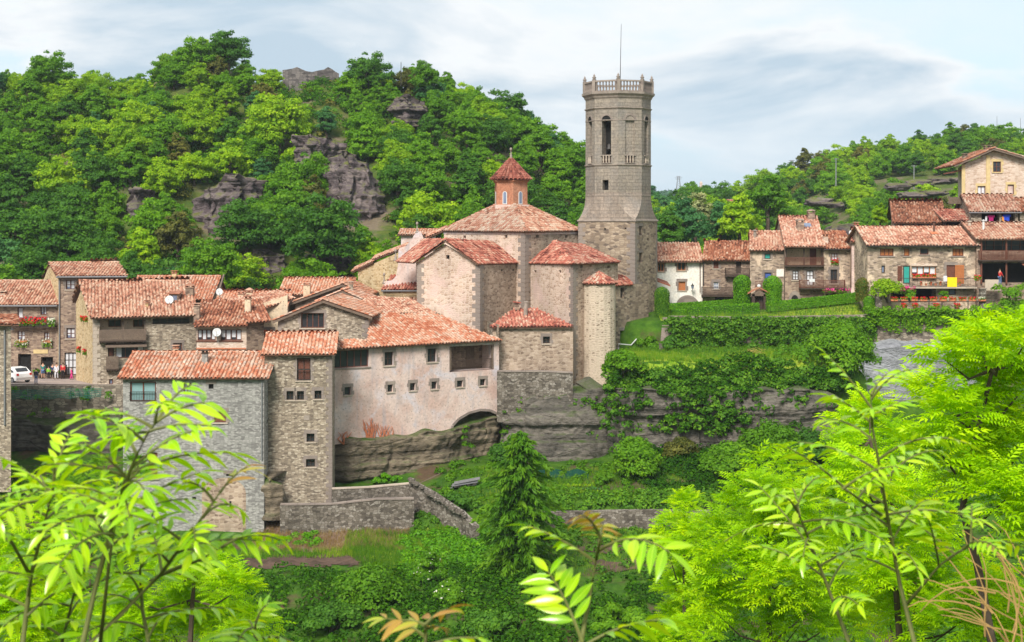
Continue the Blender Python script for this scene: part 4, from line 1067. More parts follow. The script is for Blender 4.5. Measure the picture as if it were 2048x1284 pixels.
dish(434, 665, 141.6, .42, 'round white satellite dish between the brown windows of the pink front')

# --- cream house with the pink flower window
H = House('cream_house', 'cream house in the gap with small window and pink flowers', 'house', (X(540, 148), 149, -19), 'cream_plaster')
f = H.face((515, 147), (575, 147), [(0, Z(610, 147)), (60 * .049, Z(590, 147))], -19); H.face((575, 147), (575, 154), Z(590, 147), -19)
window(H, f, 529, 660, 546, 682, 2, 2, 'wood_red', 'glass_blue', sur='quoin')
H.walls()
u, z = f.uv(538, 680); mb = MB(); f.box(mb, u - .5, u + .5, z - .35, z - .12, .1, .35); mb.build('window_box', M['iron'], H.root)
flowers(H, f, u - .5, u + .5, z - .2, z + .35, .1, .5, 'pink_fl', 90, 'pink_flowers', .13)
roof_px(H, [(500, 625, 146.4), (590, 600, 147), (470, 604, 152)], [(500, 628), (592, 596), (560, 581), (450, 600)], mat='tile', rs=35)

# --- roofs behind
H = simple_house('back_house', 'low tiled roof with mossy chimney just behind the big pink roof', (258, 157), (420, 157), 9, -17, 600, 553, 'brown_rub', 'tile_or', rs=41); H.walls(); chimney(H, 349, 541, 558, 160, .5, 'gold_rub', 'tile_br')
mb = MB(); mb.obox(H.r1 + Vector((.25, 0, .05)), (.25, -5.2, -2.3), (.15, 0, 0), (0, 0, .2)); mb.build('verge_board', M['wood'], H.root)
dish(439, 584, 151.5, .36, 'small white satellite dish on the low orange roof beyond the big house')
H = simple_house('back_house', 'broad orange tiled roof with twin chimneys behind the pink-fronted house', (425, 153), (566, 153), 10, -18, 628, 583, 'cream_plaster', 'tile_or', rs=42); H.walls()
chimney(H, 482, 583, 600, 155, .6, 'cream_plaster'); chimney(H, 499, 579, 600, 155.5, .6, 'cream_plaster', kind=1)
H = simple_house('back_house', 'pale orange roof at the back with square chimney, beside the church wall', (560, 163), (698, 163), 9, -17, 590, 557, 'cream_plaster', 'tile_or', rs=43); H.walls()
mb = MB(); 
chimney(H, 614, 565, 588, 161.5, .7, 'cream_plaster')

# --- stacked gables behind the tower house
def gable_house(label, Yf, depth, xl, xr, el, er, apex, zb, mat, tile, win=None, rs=1, skew=0.0, ov=.45):
    H = House('gabled_house', label, 'house', ((X(xl, Yf) + X(xr, Yf)) / 2, Yf + 2, zb), mat)
    f = Face((xl, Yf), (xr, Yf)); ap = f.uv(*apex); zl = f.uv(xl, el)[1]; zr = f.uv(xr, er)[1]
    f = H.face((xl, Yf), (xr, Yf), [(0, zl - .12), (ap[0], ap[1] - .12), (f.L, zr - .12)], zb)
    a0, b0 = (X(xl, Yf), Yf), (X(xr, Yf), Yf); a1, b1 = (a0[0] + skew, Yf + depth), (b0[0] + skew, Yf + depth)
    H.face(b0, b1, zr - .12, zb, None, True); H.face(a1, a0, zl - .12, zb, None, True)
    if win: window(H, f, *win)
    H.walls()
    sl = (ap[1] - zl) / ap[0]; sr = (ap[1] - zr) / (f.L - ap[0]); sk = Vector((skew * ov / depth, ov, 0))
    fw = Vector((skew, depth, 0))
    A = f.pt(ap[0], ap[1]) - sk; Lc = f.pt(-.4, zl - sl * .4) - sk; Rc = f.pt(f.L + .4, zr - sr * .4) - sk
    roof(H, [Lc + fw, Lc, A, A + fw], mat=tile, rs=rs); roof(H, [Rc, Rc + fw, A + fw, A], mat=tile, rs=rs + 1)
    ridge(H, A, A + fw, tile, rs=rs)
    mb = MB()
    for p, q in ((Lc, A), (A, Rc)):
        mb.obox(p + Vector((0, -.03, -.24)), q - p, (0, .1, 0), (0, 0, .20))
    mb.build('barge_board', M['wood'], H.root)
    return H, f
H, f = gable_house('stone gable house with wide four-pane window above the tower house', 137, 10, 556, 737, 638, 630, (648, 600), -19, 'tan_rub', 'tile_or', (602, 626, 648, 656, 4, 1, 'wood_red', 'glass', .3, 'quoin'), 51, .6)
quoins(H, f.a, f.d, (0, 1, 0), Z(690, 137), Z(645, 137)); quoins(H, f.b, (0, 1, 0), -f.d, Z(690, 137), Z(640, 137))
H, f = gable_house('narrow stone gable peeping above the wide-window gable', 148, 8, 640, 732, 600, 602, (686, 581), -17, 'tan_rub', 'tile_or', (684, 594, 692, 604, 1, 1, None, 'black', .2, 'quoin'), 54, .4)
chimney(H, 702, 563, 585, 151, .4, 'tan_rub')
H, f = gable_house('farthest low gable in the roof stack with broad left slope', 157, 8, 590, 728, 603, 588, (686, 568), -17, 'brown_rub', 'tile_or', None, 57, .4)

# --- foreground grey house
H = simple_house('grey_stone_house', 'tall grey slate-stone house in front with bright orange and pink tiled roof', (246, 124), (528, 124), 9.4, -28.4, 757, 705, 'grey_rub', 'tile_or', .45, .42, .5, rs=61, single=True, row=.42)
f = H.front
window(H, f, 260, 763, 312, 803, 2, 1, 'wood_red', 'teal', .2, fw=.1, rail=True)
window(H, f, 367, 766, 382, 789, 2, 1, 'wood_red', 'glass_blue', .2); window(H, f, 417, 768, 427, 778, 1, 1, None, 'black', .25, lintel='quoin')
window(H, f, 428, 823, 452, 845, 1, 1, 'wood_red', 'wood_red', .2, 'quoin'); window(H, f, 297, 905, 315, 957, 1, 1, 'wood_red', 'wood_red', .2, None, 'quoin')
window(H, f, 262, 912, 292, 957, 2, 1, 'wood_red', 'glass', .3, None, 'quoin')
window(H, f, 452, 948, 467, 957, 1, 1, None, 'black', .3, lintel='quoin'); window(H, f, 459, 1002, 463, 1015, 1, 1, None, 'black', .2); window(H, f, 384, 994, 392, 1000, 1, 1, None, 'black', .2)
H.walls()
# blocked archway in paler stone
u0, zb0 = f.uv(404, 1066); u1, zt0 = f.uv(492, 955); mb = MB(); arcp = []
for i in range(13): t = math.pi * i / 12; arcp.append(((u0 + u1) / 2 - math.cos(t) * (u1 - u0) / 2, zt0 - 1.3 + math.sin(t) * 1.3))
front = [f.pt(u0, zb0, .03)] + [f.pt(a, b, .03) for a, b in arcp] + [f.pt(u1, zb0, .03)]
hole_u, hole_z = f.uv(459, 1002), f.uv(463, 1015)
mb.poly(*front[::-1])
for i in range(len(front) - 1): mb.poly(front[i], front[i + 1], front[i + 1] - f.n * .03, front[i] - f.n * .03)
mb.build('blocked_arch', M['church_b'], H.root)
for i in range(12):
    a, b = arcp[i], arcp[i + 1]; c = ((u0 + u1) / 2, zt0 - 1.3); k = 1.12
    mb = MB(); q = [a, b, (c[0] + (b[0] - c[0]) * k, c[1] + (b[1] - c[1]) * k), (c[0] + (a[0] - c[0]) * k, c[1] + (a[1] - c[1]) * k)]
    q = [(c_[0] * .97 + sum(e[0] for e in q) / 4 * .03, c_[1] * .97 + sum(e[1] for e in q) / 4 * .03) for c_ in q]
    fr = [f.pt(x, z, .05) for x, z in q]; bk = [f.pt(x, z, .0) for x, z in q]
    mb.poly(*fr); [mb.poly(fr[j], bk[j], bk[(j + 1) % 4], fr[(j + 1) % 4]) for j in range(4)]; mb.build('arch_stone', M['grey_rub'], H.root)
# slit and vent sit on the infill
for (x0, y0, x1, y1) in ((459, 1002, 463, 1015),):
    a, zt = f.uv(x0, y0); b, zl = f.uv(x1, y1); mb = MB(); f.box(mb, a, b, zl, zt, .031, .036); mb.build('slit', M['black'], H.root)
quoins(H, f.b, (0, 1, 0), -f.d, -24.5, H.front.top[0][1] - .2, 'grey_rub', .5, .55, .35, .012)
pipe(H, f, 524, 762, 920, .06)
chimney(H, 410, 700, 722, 126.5, .45, 'grey_rub', 'wood_dark'); chimney(H, 352, 690, 712, 129.4, .42, 'cream_plaster', 'tile_or')

# --- tower house
H = simple_house('tower_house', 'tall narrow tan stone house with shuttered balcony door and small square windows', (529, 126), (664, 126.4), 9, -25.4, 710, 666, 'tan_rub', 'tile_or', .5, .3, .5, rs=71)
f = H.front
window(H, f, 594, 716, 621, 761, 2, 2, 'wood_dark', 'wood_red', .25, 'quoin', rail=True, name='balcony_door')
for (x0, y0, x1, y1) in ((573, 782, 587, 800), (594, 782, 608, 800), (629, 781, 643, 798), (613, 867, 629, 884), (612, 918, 630, 934)): window(H, f, x0, y0, x1, y1, 2, 2, 'wood_dark', 'glass', .35, 'quoin', fw=.05)
H.walls()
quoins(H, f.b, H.right.d, -f.d, -25, H.front.top[0][1] - .1, 'quoin', .34, .55, .32)
mb = MB(); a, zt = f.uv(608, 831); b, zl = f.uv(619, 840); f.box(mb, a, b, zl, zt, .004, .03); mb.build('wall_plaque', M['stone_plain'], H.root)
mb = MB(); mb.tube([P(529, 855, 125.9), P(537, 836, 125.2), P(533, 848, 125.4)], .03, 5); mb.build('iron_bracket', M['iron'], H.root)

# --- long plaster house
H = House('plaster_house', 'long house of stained pink plaster with row of small windows and open loggia', 'house', (X(830, 138), 139, -21), 'plaster')
F0, F1 = (664, 131), (998, 140)
f = Face(F0, F1); ze = -10.75
bot = [(0, f.uv(664, 890)[1])] + [f.uv(*q) for q in ((700, 885), (760, 884), (806, 880), (904, 868), (907, 852), (918, 840), (938, 828), (960, 822), (980, 823), (992, 829))] + [(f.L, f.uv(998, 838)[1])]
f = H.face(F0, F1, ze, bot)
H.face(F1, (960, 150), ze + 1.2, -18, 'tan_rub')
window(H, f, 669, 700, 738, 735, 5, 1, 'wood_red', 'glass', .3, None, 'quoin', name='glazed_gallery')
window(H, f, 769, 704, 787, 731, 2, 2, 'wood_dark', 'glass', .3, 'quoin'); window(H, f, 855, 697, 873, 724, 2, 2, 'wood_dark', 'glass', .3, 'quoin')
for (x0, y0, x1, y1) in ((689, 774, 702, 790), (775, 769, 786, 784), (820, 766, 831, 781), (863, 763, 874, 778), (914, 761, 926, 774), (960, 758, 971, 771)): window(H, f, x0, y0, x1, y1, 1, 1, 'wood_dark', 'glass', .3, 'quoin', fw=.05)
lw = window(H, f, 899, 691, 988, 742, 1, 1, None, 'wood_dark', 2.2, name='loggia')
H.walls()
ua, za = f.uv(900, 741); ub, zt = f.uv(987, 692)
mb = MB(); f.box(mb, ua, ub, za, zt, -2.17, -2.15); mb.build('loggia_wall', M['brown_rub'], H.root)
mb = MB(); a, _ = f.uv(955, 720); f.box(mb, a, a + .9, za, za + 1.9, -2.145, -2.1); mb.build('loggia_door', M['wood'], H.root)
railing(H, f, ua, ub, za, za + .92, -.12, -.06, 'wood_dark', 'loggia_railing', .13, .05)
mb = MB(); f.box(mb, ua, ua + .16, za, zt, -.2, -.02); f.box(mb, ub - .16, ub, za, zt, -.2, -.02); mb.build('loggia_post', M['wood'], H.root)
plane = [(668, 699, 130.5), (1003, 681, 139.6), (737, 630, 140.6)]
roof_px(H, plane, [(737, 695.3), (1003, 681), (872, 629), (737, 629)], mat='tile_or', rs=81)
roof_px(H, plane, [(664, 699.2), (737.5, 695.3), (737.5, 681), (664, 683)], mat='tile_or', rs=82)
mb = MB(); prev = None
for q in [(904, 868), (907, 852), (918, 840), (938, 828), (960, 822), (980, 823), (992, 829)]:
    c = f.uv(*q)
    if prev:
        mb2 = MB(); dv = Vector((c[0] - prev[0], c[1] - prev[1])); nv = Vector((-dv.y, dv.x)).normalized() * .22
        q4 = [prev, c, (c[0] + nv.x, c[1] + nv.y), (prev[0] + nv.x, prev[1] + nv.y)]
        fr = [f.pt(a, b, .05) for a, b in q4]; bk = [f.pt(a, b, -.6) for a, b in q4]
        mb2.poly(*fr); [mb2.poly(fr[j], bk[j], bk[(j + 1) % 4], fr[(j + 1) % 4]) for j in range(4)]; mb2.build('arch_stone', M['quoin'], H.root)
    prev = c
# upper roof behind it
H = House('upper_roof_house', 'house with low tiled roof tucked between the long roof and the church', 'house', (X(800, 145), 146, -12), 'tan_rub')
H.face((735, 142.4), (880, 145), Z(630, 142.6), -13)
H.face((880, 145), (850, 152), Z(630, 142.6), -13); H.walls()
roof_px(H, [(728, 627, 141.9), (872, 627, 144.6), (740, 597, 147.6)], [(728, 628), (872, 627), (820, 598), (728, 594)], mat='tile', rs=85)
# ------------------------------------------------------------------ church
CH = House('parish_church', 'stone church with tiled transept, apse and brick lantern over the crossing', 'church', (X(1040, 153), 154, -16), 'church')
def putlogs(H, f, pts, s=5.5):
    for (px, py) in pts: window(H, f, px - s / 2, py - s / 2, px + s / 2, py + s / 2, 1, 1, None, 'black', .35, name='putlog_hole')
# transept
TA, TB, TC = (834, 147.6), (960, 145), (1040, 152.5)
fa = Face(TA, TB)
fa = CH.face(TA, TB, [(0, fa.uv(834, 525)[1])] + [fa.uv(890, 488), (fa.L, fa.uv(960, 528)[1])], -15)
fb = CH.face(TB, TC, fa.top[-1][1], -15, 'church_b')  # side turned from the sun takes the stone with shade in its colour
window(CH, fa, 892, 510, 899, 518, 1, 1, None, 'black', .3, name='putlog_hole')
putlogs(CH, fb, [(1004, 540), (1027, 540)], 4)
ez = fa.top[-1][1]
# roof of the transept
Lp, Rp = P(827, 526, 147.3), P(957, 529, 144.6); A = P(891, 482.5, 145.9); Ab = P(985, 483.5, 153.8)
roof(CH, [Rp, P(1041, 526.5, 152.2), Ab, A], mat='tile_red', rs=101)
roof(CH, [P(793, 524, 154.8), Lp, A, P(845, 480.5, 154.5)], mat='tile_red', rs=102)
ridge(CH, A, Ab, 'tile_red', rs=2)
quoins(CH, fa.b, fb.d, -fa.d, -15, ez - .1, 'quoin', .42, .85, .5); quoins(CH, fa.a, (0, 1, 0), fa.d, -12, fa.top[0][1] - .1, 'quoin', .42, .8, .5)
# crossing
KA, KB, KC = (888, 158.5), (1050, 151), (1160, 158)
zk = -.80
ka = CH.face(KA, KB, zk, -14); kb = CH.face(KB, KC, zk, -14, 'church_b'); CH.face(KC, (1000, 166.5), zk, -8); CH.face((1000, 166.5), KA, zk, -8)  # right wall gets the shade-darkened stone colour
putlogs(CH, ka, [(929, 473.5), (1012, 473)]); putlogs(CH, kb, [(1075, 473), (1133, 473)])
quoins(CH, ka.b, kb.d, -ka.d, -9.2, zk - .3, 'quoin', .45, .95, .6, .03)
mb = MB()
for f in (ka, kb):
    f.box(mb, 0, f.L, zk - .42, zk - .05, .004, .05); f.box(mb, -.1, f.L + .1, zk - .05, zk + .03, .004, .22)
mb.build('cornice', M['plaster'], CH.root)
ctr = Vector((X(1022, 159), 159, 0)); zt = Z(410, 159)
cor = [P(884, 461.5, 158.3), P(1051, 463.5, 150.5), P(1164, 462, 158), Vector((X(1000, 167), 167, zk - .02))]
top = [ctr + (Vector((c.x, c.y, 0)) - ctr) * .20 + Vector((0, 0, zt)) for c in cor]
for i in range(4): roof(CH, [cor[i], cor[(i + 1) % 4], top[(i + 1) % 4], top[i]], mat='tile', rs=110 + i)
for i in range(4): ridge(CH, cor[i] + Vector((0, 0, .05)), top[i] + Vector((0, 0, .05)), 'tile', .17, rs=i)
# lantern: one brick face after another
lr = 35.5 / F * 159; lz0, lz1 = zt - .35, Z(361, 159)
mb = MB(); mb.lathe((ctr.x, ctr.y, 0), [(lr, lz0), (lr, lz1 - .25), (lr * 1.06, lz1 - .2), (lr * 1.06, lz1 - .1), (lr * 1.12, lz1 - .08), (lr * 1.12, lz1)], 6, rot=R(-83)); lan = mb.build('lantern', M['brick'], CH.root)
mb = MB(); mb.lathe((ctr.x, ctr.y, 0), [(lr * 1.09, lz0 - .05), (lr * 1.09, lz0 + .32), (lr * 1.02, lz0 + .36)], 6, rot=R(-83)); mb.build('lantern_base', M['plaster'], lan)
for i in range(6):
    t = math.pi / 3 * i + R(-53); n = Vector((math.cos(t), math.sin(t), 0)); c = ctr + n * (lr * math.cos(math.pi / 6)); d = Vector((-n.y, n.x, 0))
    if n.y > .3: continue
    lf = Face((c.x - d.x, c.y - d.y), (c.x + d.x, c.y + d.y), True); m = 1.0
    def archp(w, h, zb, o): return [lf.pt(m - w, zb, o), lf.pt(m + w, zb, o)] + [lf.pt(m + w * math.cos(a), zb + h + w * math.sin(a), o) for a in [math.pi * j / 8 for j in range(9)]]
    mb = MB(); p0 = archp(.25, 1.1, lz0 + .42, .04); p1 = archp(.25, 1.1, lz0 + .42, 0); mb.poly(*p0); [mb.poly(p0[j], p1[j], p1[(j + 1) % len(p0)], p0[(j + 1) % len(p0)]) for j in range(len(p0))]; ww = mb.build('window', M['white'], lan)
    mb = MB(); mb.poly(*archp(.17, 1.05, lz0 + .5, .045)); mb.build('pane', M['glass_blue'], ww)
# conical roof with tapering tile columns
ap = Vector((ctr.x, ctr.y, Z(316, 159))); rr0 = 41.0 / F * 159; NC = 30; LR = [(rr0, Z(359.5, 159)), (rr0 * .70, Z(346, 159)), (rr0 * .34, Z(328, 159)), (rr0 * .06, Z(315, 159))]
mb = MB(); mb.lathe((ctr.x, ctr.y, 0), [(r_ - .03, z_ - .02) for r_, z_ in LR], 16, r=.3); cone = mb.build('lantern_roof', M['tile_red'], CH.root)
mb = MB()
for k in range(NC):
    t = 2 * math.pi * (k + .5) / NC; d = Vector((math.cos(t), math.sin(t), 0)); s_ = Vector((-d.y, d.x, 0)); nr_ = 10
    for j in range(nr_):
        f0, f1 = j / nr_, (j + 1.12) / nr_
        def cp(fr):
            fr = min(fr, 1); return np.interp(fr, [0, .33, .7, 1], [a for a, b in LR]), np.interp(fr, [0, .33, .7, 1], [b for a, b in LR])
        (ra, za), (rb, zb_) = cp(f0), cp(f1); wa, wb = math.pi * ra / NC * .8, math.pi * rb / NC * .8
        pts = []
        for (r_, z_, w_, up) in ((ra, za, wa, .035), (rb, zb_, wb, 0)):
            for a in (0, 60, 120, 180):
                pts.append(Vector((ctr.x, ctr.y, z_)) + d * (r_ + w_ * .75 * math.sin(R(a)) + up) + s_ * (-w_ * math.cos(R(a))) + Vector((0, 0, w_ * .6 * math.sin(R(a)) + up)))
        mb.add(pts, [[0, 1, 5, 4], [1, 2, 6, 5], [2, 3, 7, 6]], random.betavariate(1.3, 1.3) * .7)
o = mb.build('roof_tiles', M['tile_red'], cone); o['kind'] = 'stuff'
def finial(H, base, s, name='finial', mat='stone_plain'):
    mb = MB(); mb.lathe(base, [(.30 * s, 0), (.32 * s, .12 * s), (.22 * s, .2 * s), (.14 * s, .4 * s), (.20 * s, .52 * s), (.10 * s, .62 * s), (.07 * s, 1.0 * s), (.05 * s, 1.15 * s), (.15 * s, 1.22 * s), (.19 * s, 1.38 * s), (.15 * s, 1.54 * s), (.03 * s, 1.62 * s)], 12)
    return mb.build(name, M[mat], H.root, True)
finial(CH, ap + Vector((0, 0, -.15)), .78)
# apse
AA, AB, AC = (1061, 151.5), (1146, 144), (1236, 150.2)
za = Z(525, 144.2)
a1 = CH.face(AA, AB, za, -17); a2 = CH.face(AB, AC, za, -17, 'church_b')  # right wall coloured darker for its shaded side
putlogs(CH, a1, [(1070, 543), (1120, 543)], 5); putlogs(CH, a2, [(1163, 533), (1217, 534)], 5)
quoins(CH, a1.b, a2.d, -a1.d, -15, za - .15, 'quoin', .42, .8, .5)
cor = [P(1059, 527, 151.6), P(1147, 528.5, 143.4), P(1240, 525, 150)]; apx = P(1108, 483, 152.6)
roof(CH, [cor[0], cor[1], apx], mat='tile_red', rs=121); roof(CH, [cor[1], cor[2], P(1165, 500, 155), apx], mat='tile_red', rs=122)
ridge(CH, cor[1] + Vector((0, 0, .03)), apx, 'tile_red', rs=9)
# round stair turret
tc_ = Vector((X(1198, 145.8), 145.8, 0)); tr = 33.0 / F * 145; tz1 = Z(568, 144); mb = MB()
mb.lathe((tc_.x, tc_.y, 0), [(tr * 1.08, Z(800, 144)), (tr * 1.02, Z(740, 144)), (tr, tz1)], 14); mb.build('stair_turret', M['cream_pitted'], CH.root)
tp = Vector((tc_.x + .05, tc_.y + .8, Z(545, 146.5))); ring = [tc_ + Vector((math.cos(t), math.sin(t), 0)) * (tr + .25) + Vector((0, 0, tz1 - .02)) for t in [R(a) for a in (180, 225, 270, 315, 360)]]
for i in range(4): roof(CH, [ring[i], ring[i + 1], tp], mat='tile_red', rs=130 + i)
# annexe between turret and bell tower
n1 = CH.face((1228, 149), (1297, 154), Z(570, 149.5), -16, 'tower_rub')
window(CH, n1, 1241, 575, 1248, 596, 1, 1, None, 'black', .3, lintel='quoin', name='slit_window'); window(CH, n1, 1240, 661, 1248, 684, 1, 1, None, 'black', .3, lintel='quoin', name='slit_window')
roof_px(CH, [(1226, 572, 148.6), (1266, 569, 151.6), (1232, 549, 151.5)], [(1226, 572), (1266, 570), (1250, 553), (1232, 549)], mat='tile_red', rs=143)
# low sacristy
s1 = CH.face((985, 141.4), (1146, 142), Z(657, 141.5), -15.2, 'church_b'); CH.face((1146, 142), (1150, 148), Z(657, 141.5), -17, 'church_b'); CH.face((980, 150), (985, 141.4), Z(657, 141.5), -17, 'church_b')
window(CH, s1, 1086, 673, 1100, 687, 2, 2, 'wood_dark', 'glass', .35, 'quoin')
_, pln = roof_px(CH, [(979, 655, 141), (1147, 654, 141.6), (1030, 619, 146)], [(979, 655), (1147, 654), (1072, 618), (1030, 618)], mat='tile_red', rs=148)
mb = MB(); mb.tube([P(1051, 634, 144.2), P(1052, 605, 144.2)], .2, 8); cc = mb.build('chimney', M['stone_plain'], CH.root); mb = MB(); mb.lathe(P(1052, 605, 144.2), [(.26, 0), (.26, .12), (.1, .14)], 8); mb.build('chimney_cap', M['stone_plain'], cc)
mb = MB(); c0 = P(1034, 612, 145.6); mb.box(c0, (.5, .5, .7)); cc = mb.build('chimney', M['brown_rub'], CH.root); mb = MB(); mb.obox(c0 + Vector((-.4, -.4, .38)), (.8, 0, -.1), (0, .8, 0), (0, 0, .08)); mb.build('chimney_cap', M['tile_red'], cc)
# west end: nave walls and volute gable
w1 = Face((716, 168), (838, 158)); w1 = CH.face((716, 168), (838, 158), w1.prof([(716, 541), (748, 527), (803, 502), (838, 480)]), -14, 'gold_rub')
CH.walls()
for (p, q, Y0, Y1) in (((704, 544), (746, 524), 168.5, 165), ((745, 520), (806, 497), 165.5, 161.5), ((852, 476), (888, 461), 159.8, 158.8)):
    a, b = P(*p, Y0), P(*q, Y1); mb = MB(); mb.obox(a, b - a, (.2, 2.4, 0), (0, 0, -.12)); mb.build('roof_verge', M['deck'], CH.root)
    roof(CH, [a, b, b + Vector((.2, 2.6, .4)), a + Vector((.2, 2.6, .4))], mat='tile', rs=158)
# volute gable
VY = 157
prof = [(768, 592), (768, 563), (784, 561), (792, 552), (796, 530), (797, 500), (800, 496), (812, 492), (822, 482), (828, 470), (834, 463), (842, 463), (848, 480), (830, 500), (836, 592)]
fr = [P(a, b, VY) for a, b in prof]; bk = [p + Vector((0, .5, 0)) for p in fr]; mb = MB()
mb.poly(*fr[::-1]); mb.poly(*bk); [mb.poly(fr[i], fr[(i + 1) % len(fr)], bk[(i + 1) % len(fr)], bk[i]) for i in range(len(fr))]; mb.build('volute_gable', M['plaster'], CH.root)
for px, py, s_ in ((834, 464, .72), (791, 520, .78), (768, 566, .72)): finial(CH, P(px, py, VY) + Vector((0, .2, -.1)), s_)
# north aisle lean-to
roof_px(CH, [(762, 580, 156.4), (836, 580, 155.6), (775, 553, 159)], [(762, 580), (836, 579), (836, 552), (782, 553)], mat='tile_red', rs=163)
NV = House('aisle_annexe', 'low annexe of golden stone under the small red roof left of the transept', 'annexe', (X(800, 156), 157, -14), 'gold_rub'); NV.face((764, 156.8), (838, 156.2), Z(582, 156.5), -14); NV.face((838, 156.2), (838, 160), Z(582, 156.5), -14); NV.walls()
gutter(NV, P(763, 582, 156.2), P(836, 582, 155.5), .07)
roof_px(NV, [(784, 609, 155), (838, 607, 154.5), (800, 592, 157.5)], [(784, 609), (838, 607), (838, 589), (812, 592)], mat='tile', rs=164)
H = simple_house('priest_house', 'small house with shallow pale orange roof rising behind the church nave', (802, 186), (866, 186), 7, -8, 470, 459, 'plaster', 'tile_or', .4, .4, .5, rs=165); H.walls()

# ------------------------------------------------------------------ bell tower
BT = House('bell_tower', 'tall stone bell tower with square base, octagonal belfry and balustrade', 'tower', (X(1245, 157), 158, -11), 'tower_rub')
th = R(26.5); v1 = Vector((X(1270, 154), 154, 0)); v0 = v1 + Vector((-math.cos(th), math.sin(th), 0)) * 6.35; v2 = v1 + Vector((math.sin(th), math.cos(th), 0)) * 6.35; v3 = v0 + (v2 - v1)
zb1 = Z(443, 156)
tf, ts, _, _ = [BT.face((p.x, p.y), (q.x, q.y), zb1, -13.5, None, True) for p, q in ((v0, v1), (v1, v2), (v2, v3), (v3, v0))]
for (x0, y0, x1, y1) in ((1278.5, 452, 1284, 470), (1278.5, 505, 1284, 525), (1278.5, 571, 1284, 590)): window(BT, ts, x0, y0, x1, y1, 1, 1, None, 'black', .4, None, None, name='slit_window', lintel='quoin')
window(BT, ts, 1278, 637, 1286, 670, 1, 1, 'wood_red', 'wood_dark', .25, 'quoin', name='tower_door')
putlogs(BT, tf, [(1168, 453), (1210, 458), (1251, 457), (1253, 540)], 3.5); putlogs(BT, ts, [(1296, 478), (1300, 540), (1296, 600)], 3.5)
BT.walls()
quoins(BT, tf.b, ts.d, -tf.d, -12.5, zb1 - .2, 'quoin', .42, .95, .55); quoins(BT, tf.a, (0, 1, 0), tf.d, -9, zb1 - .2, 'quoin', .42, .8, .5); quoins(BT, ts.b, (0, 1, 0), -ts.d, -11, zb1 - .2, 'quoin', .42, .5, .4)
tcen = (v0 + v2) / 2
def ring8(rad, z, rot=None):
    a0 = math.atan2((v1 - v0).y, (v1 - v0).x)
    return [tcen + Vector((math.cos(a0 + math.pi / 8 + math.pi / 4 * i), math.sin(a0 + math.pi / 8 + math.pi / 4 * i), 0)) * rad + Vector((0, 0, z)) for i in range(8)]
def band(mb, rings):
    pts = [p for r_ in rings for p in r_]; fs = []
    for i in range(len(rings) - 1):
        for k in range(8): fs.append([i * 8 + k, i * 8 + (k + 1) % 8, (i + 1) * 8 + (k + 1) % 8, (i + 1) * 8 + k])
    mb.add(pts, fs)
sq = [v0, v1, v2, v3]
def sq8(sc, z):
    out = []
    for k in range(4):   # two ring points near each square corner
        pass
    base = ring8(1, 0); res = []
    for p in base:
        d = Vector((p.x - tcen.x, p.y - tcen.y, 0))
        # push each octagon vertex out to the nearest square corner
        c = max(sq, key=lambda s_: (Vector((s_.x - tcen.x, s_.y - tcen.y, 0)).normalized()).dot(d))
        res.append(tcen + Vector((c.x - tcen.x, c.y - tcen.y, 0)) * sc + Vector((0, 0, z)))
    return res
RO = 63.5 / F * 157 * 1.035; z_oct = Z(385, 157)
r_top = ring8(RO, z_oct); r_sq = sq8(1.0, zb1)
mb = MB(); rings = []
for i in range(9):
    t = i / 8; w = (1 - t) ** 2.6; rings.append([a.lerp(b, w) * 1.0 for a, b in zip(r_top, r_sq)])
    for p in rings[-1]: p.z = zb1 + .18 + (z_oct - zb1 - .18) * t
band(mb, rings); mb.build('flared_base', M['ashlar_pink'], BT.root)
mb = MB(); band(mb, [sq8(1.0, zb1 - .02), sq8(1.035, zb1 + .02), sq8(1.035, zb1 + .14), sq8(1.0, zb1 + .2)]); mb.build('string_course', M['stone_plain'], BT.root)
# octagonal shaft with real openings
z_s1, z_s2, z_imp, z_s3, z_cor = Z(331, 157), Z(333, 157), Z(242, 157), Z(218, 157), Z(193, 157)
lower = ring8(RO, z_oct); TOP = Z(189, 157)
OC = House.__new__(House); OC.root = BT.root; OC.faces = []; OC.mat = 'ashlar'
af = []
for k in range(8):
    a, b = lower[k], lower[(k + 1) % 8]
    fc = OC.face((a.x, a.y), (b.x, b.y), TOP, z_oct, None, True)
    if fc.n.dot(Vector((0, -1, 0))) < -.2: continue
    af.append(fc)
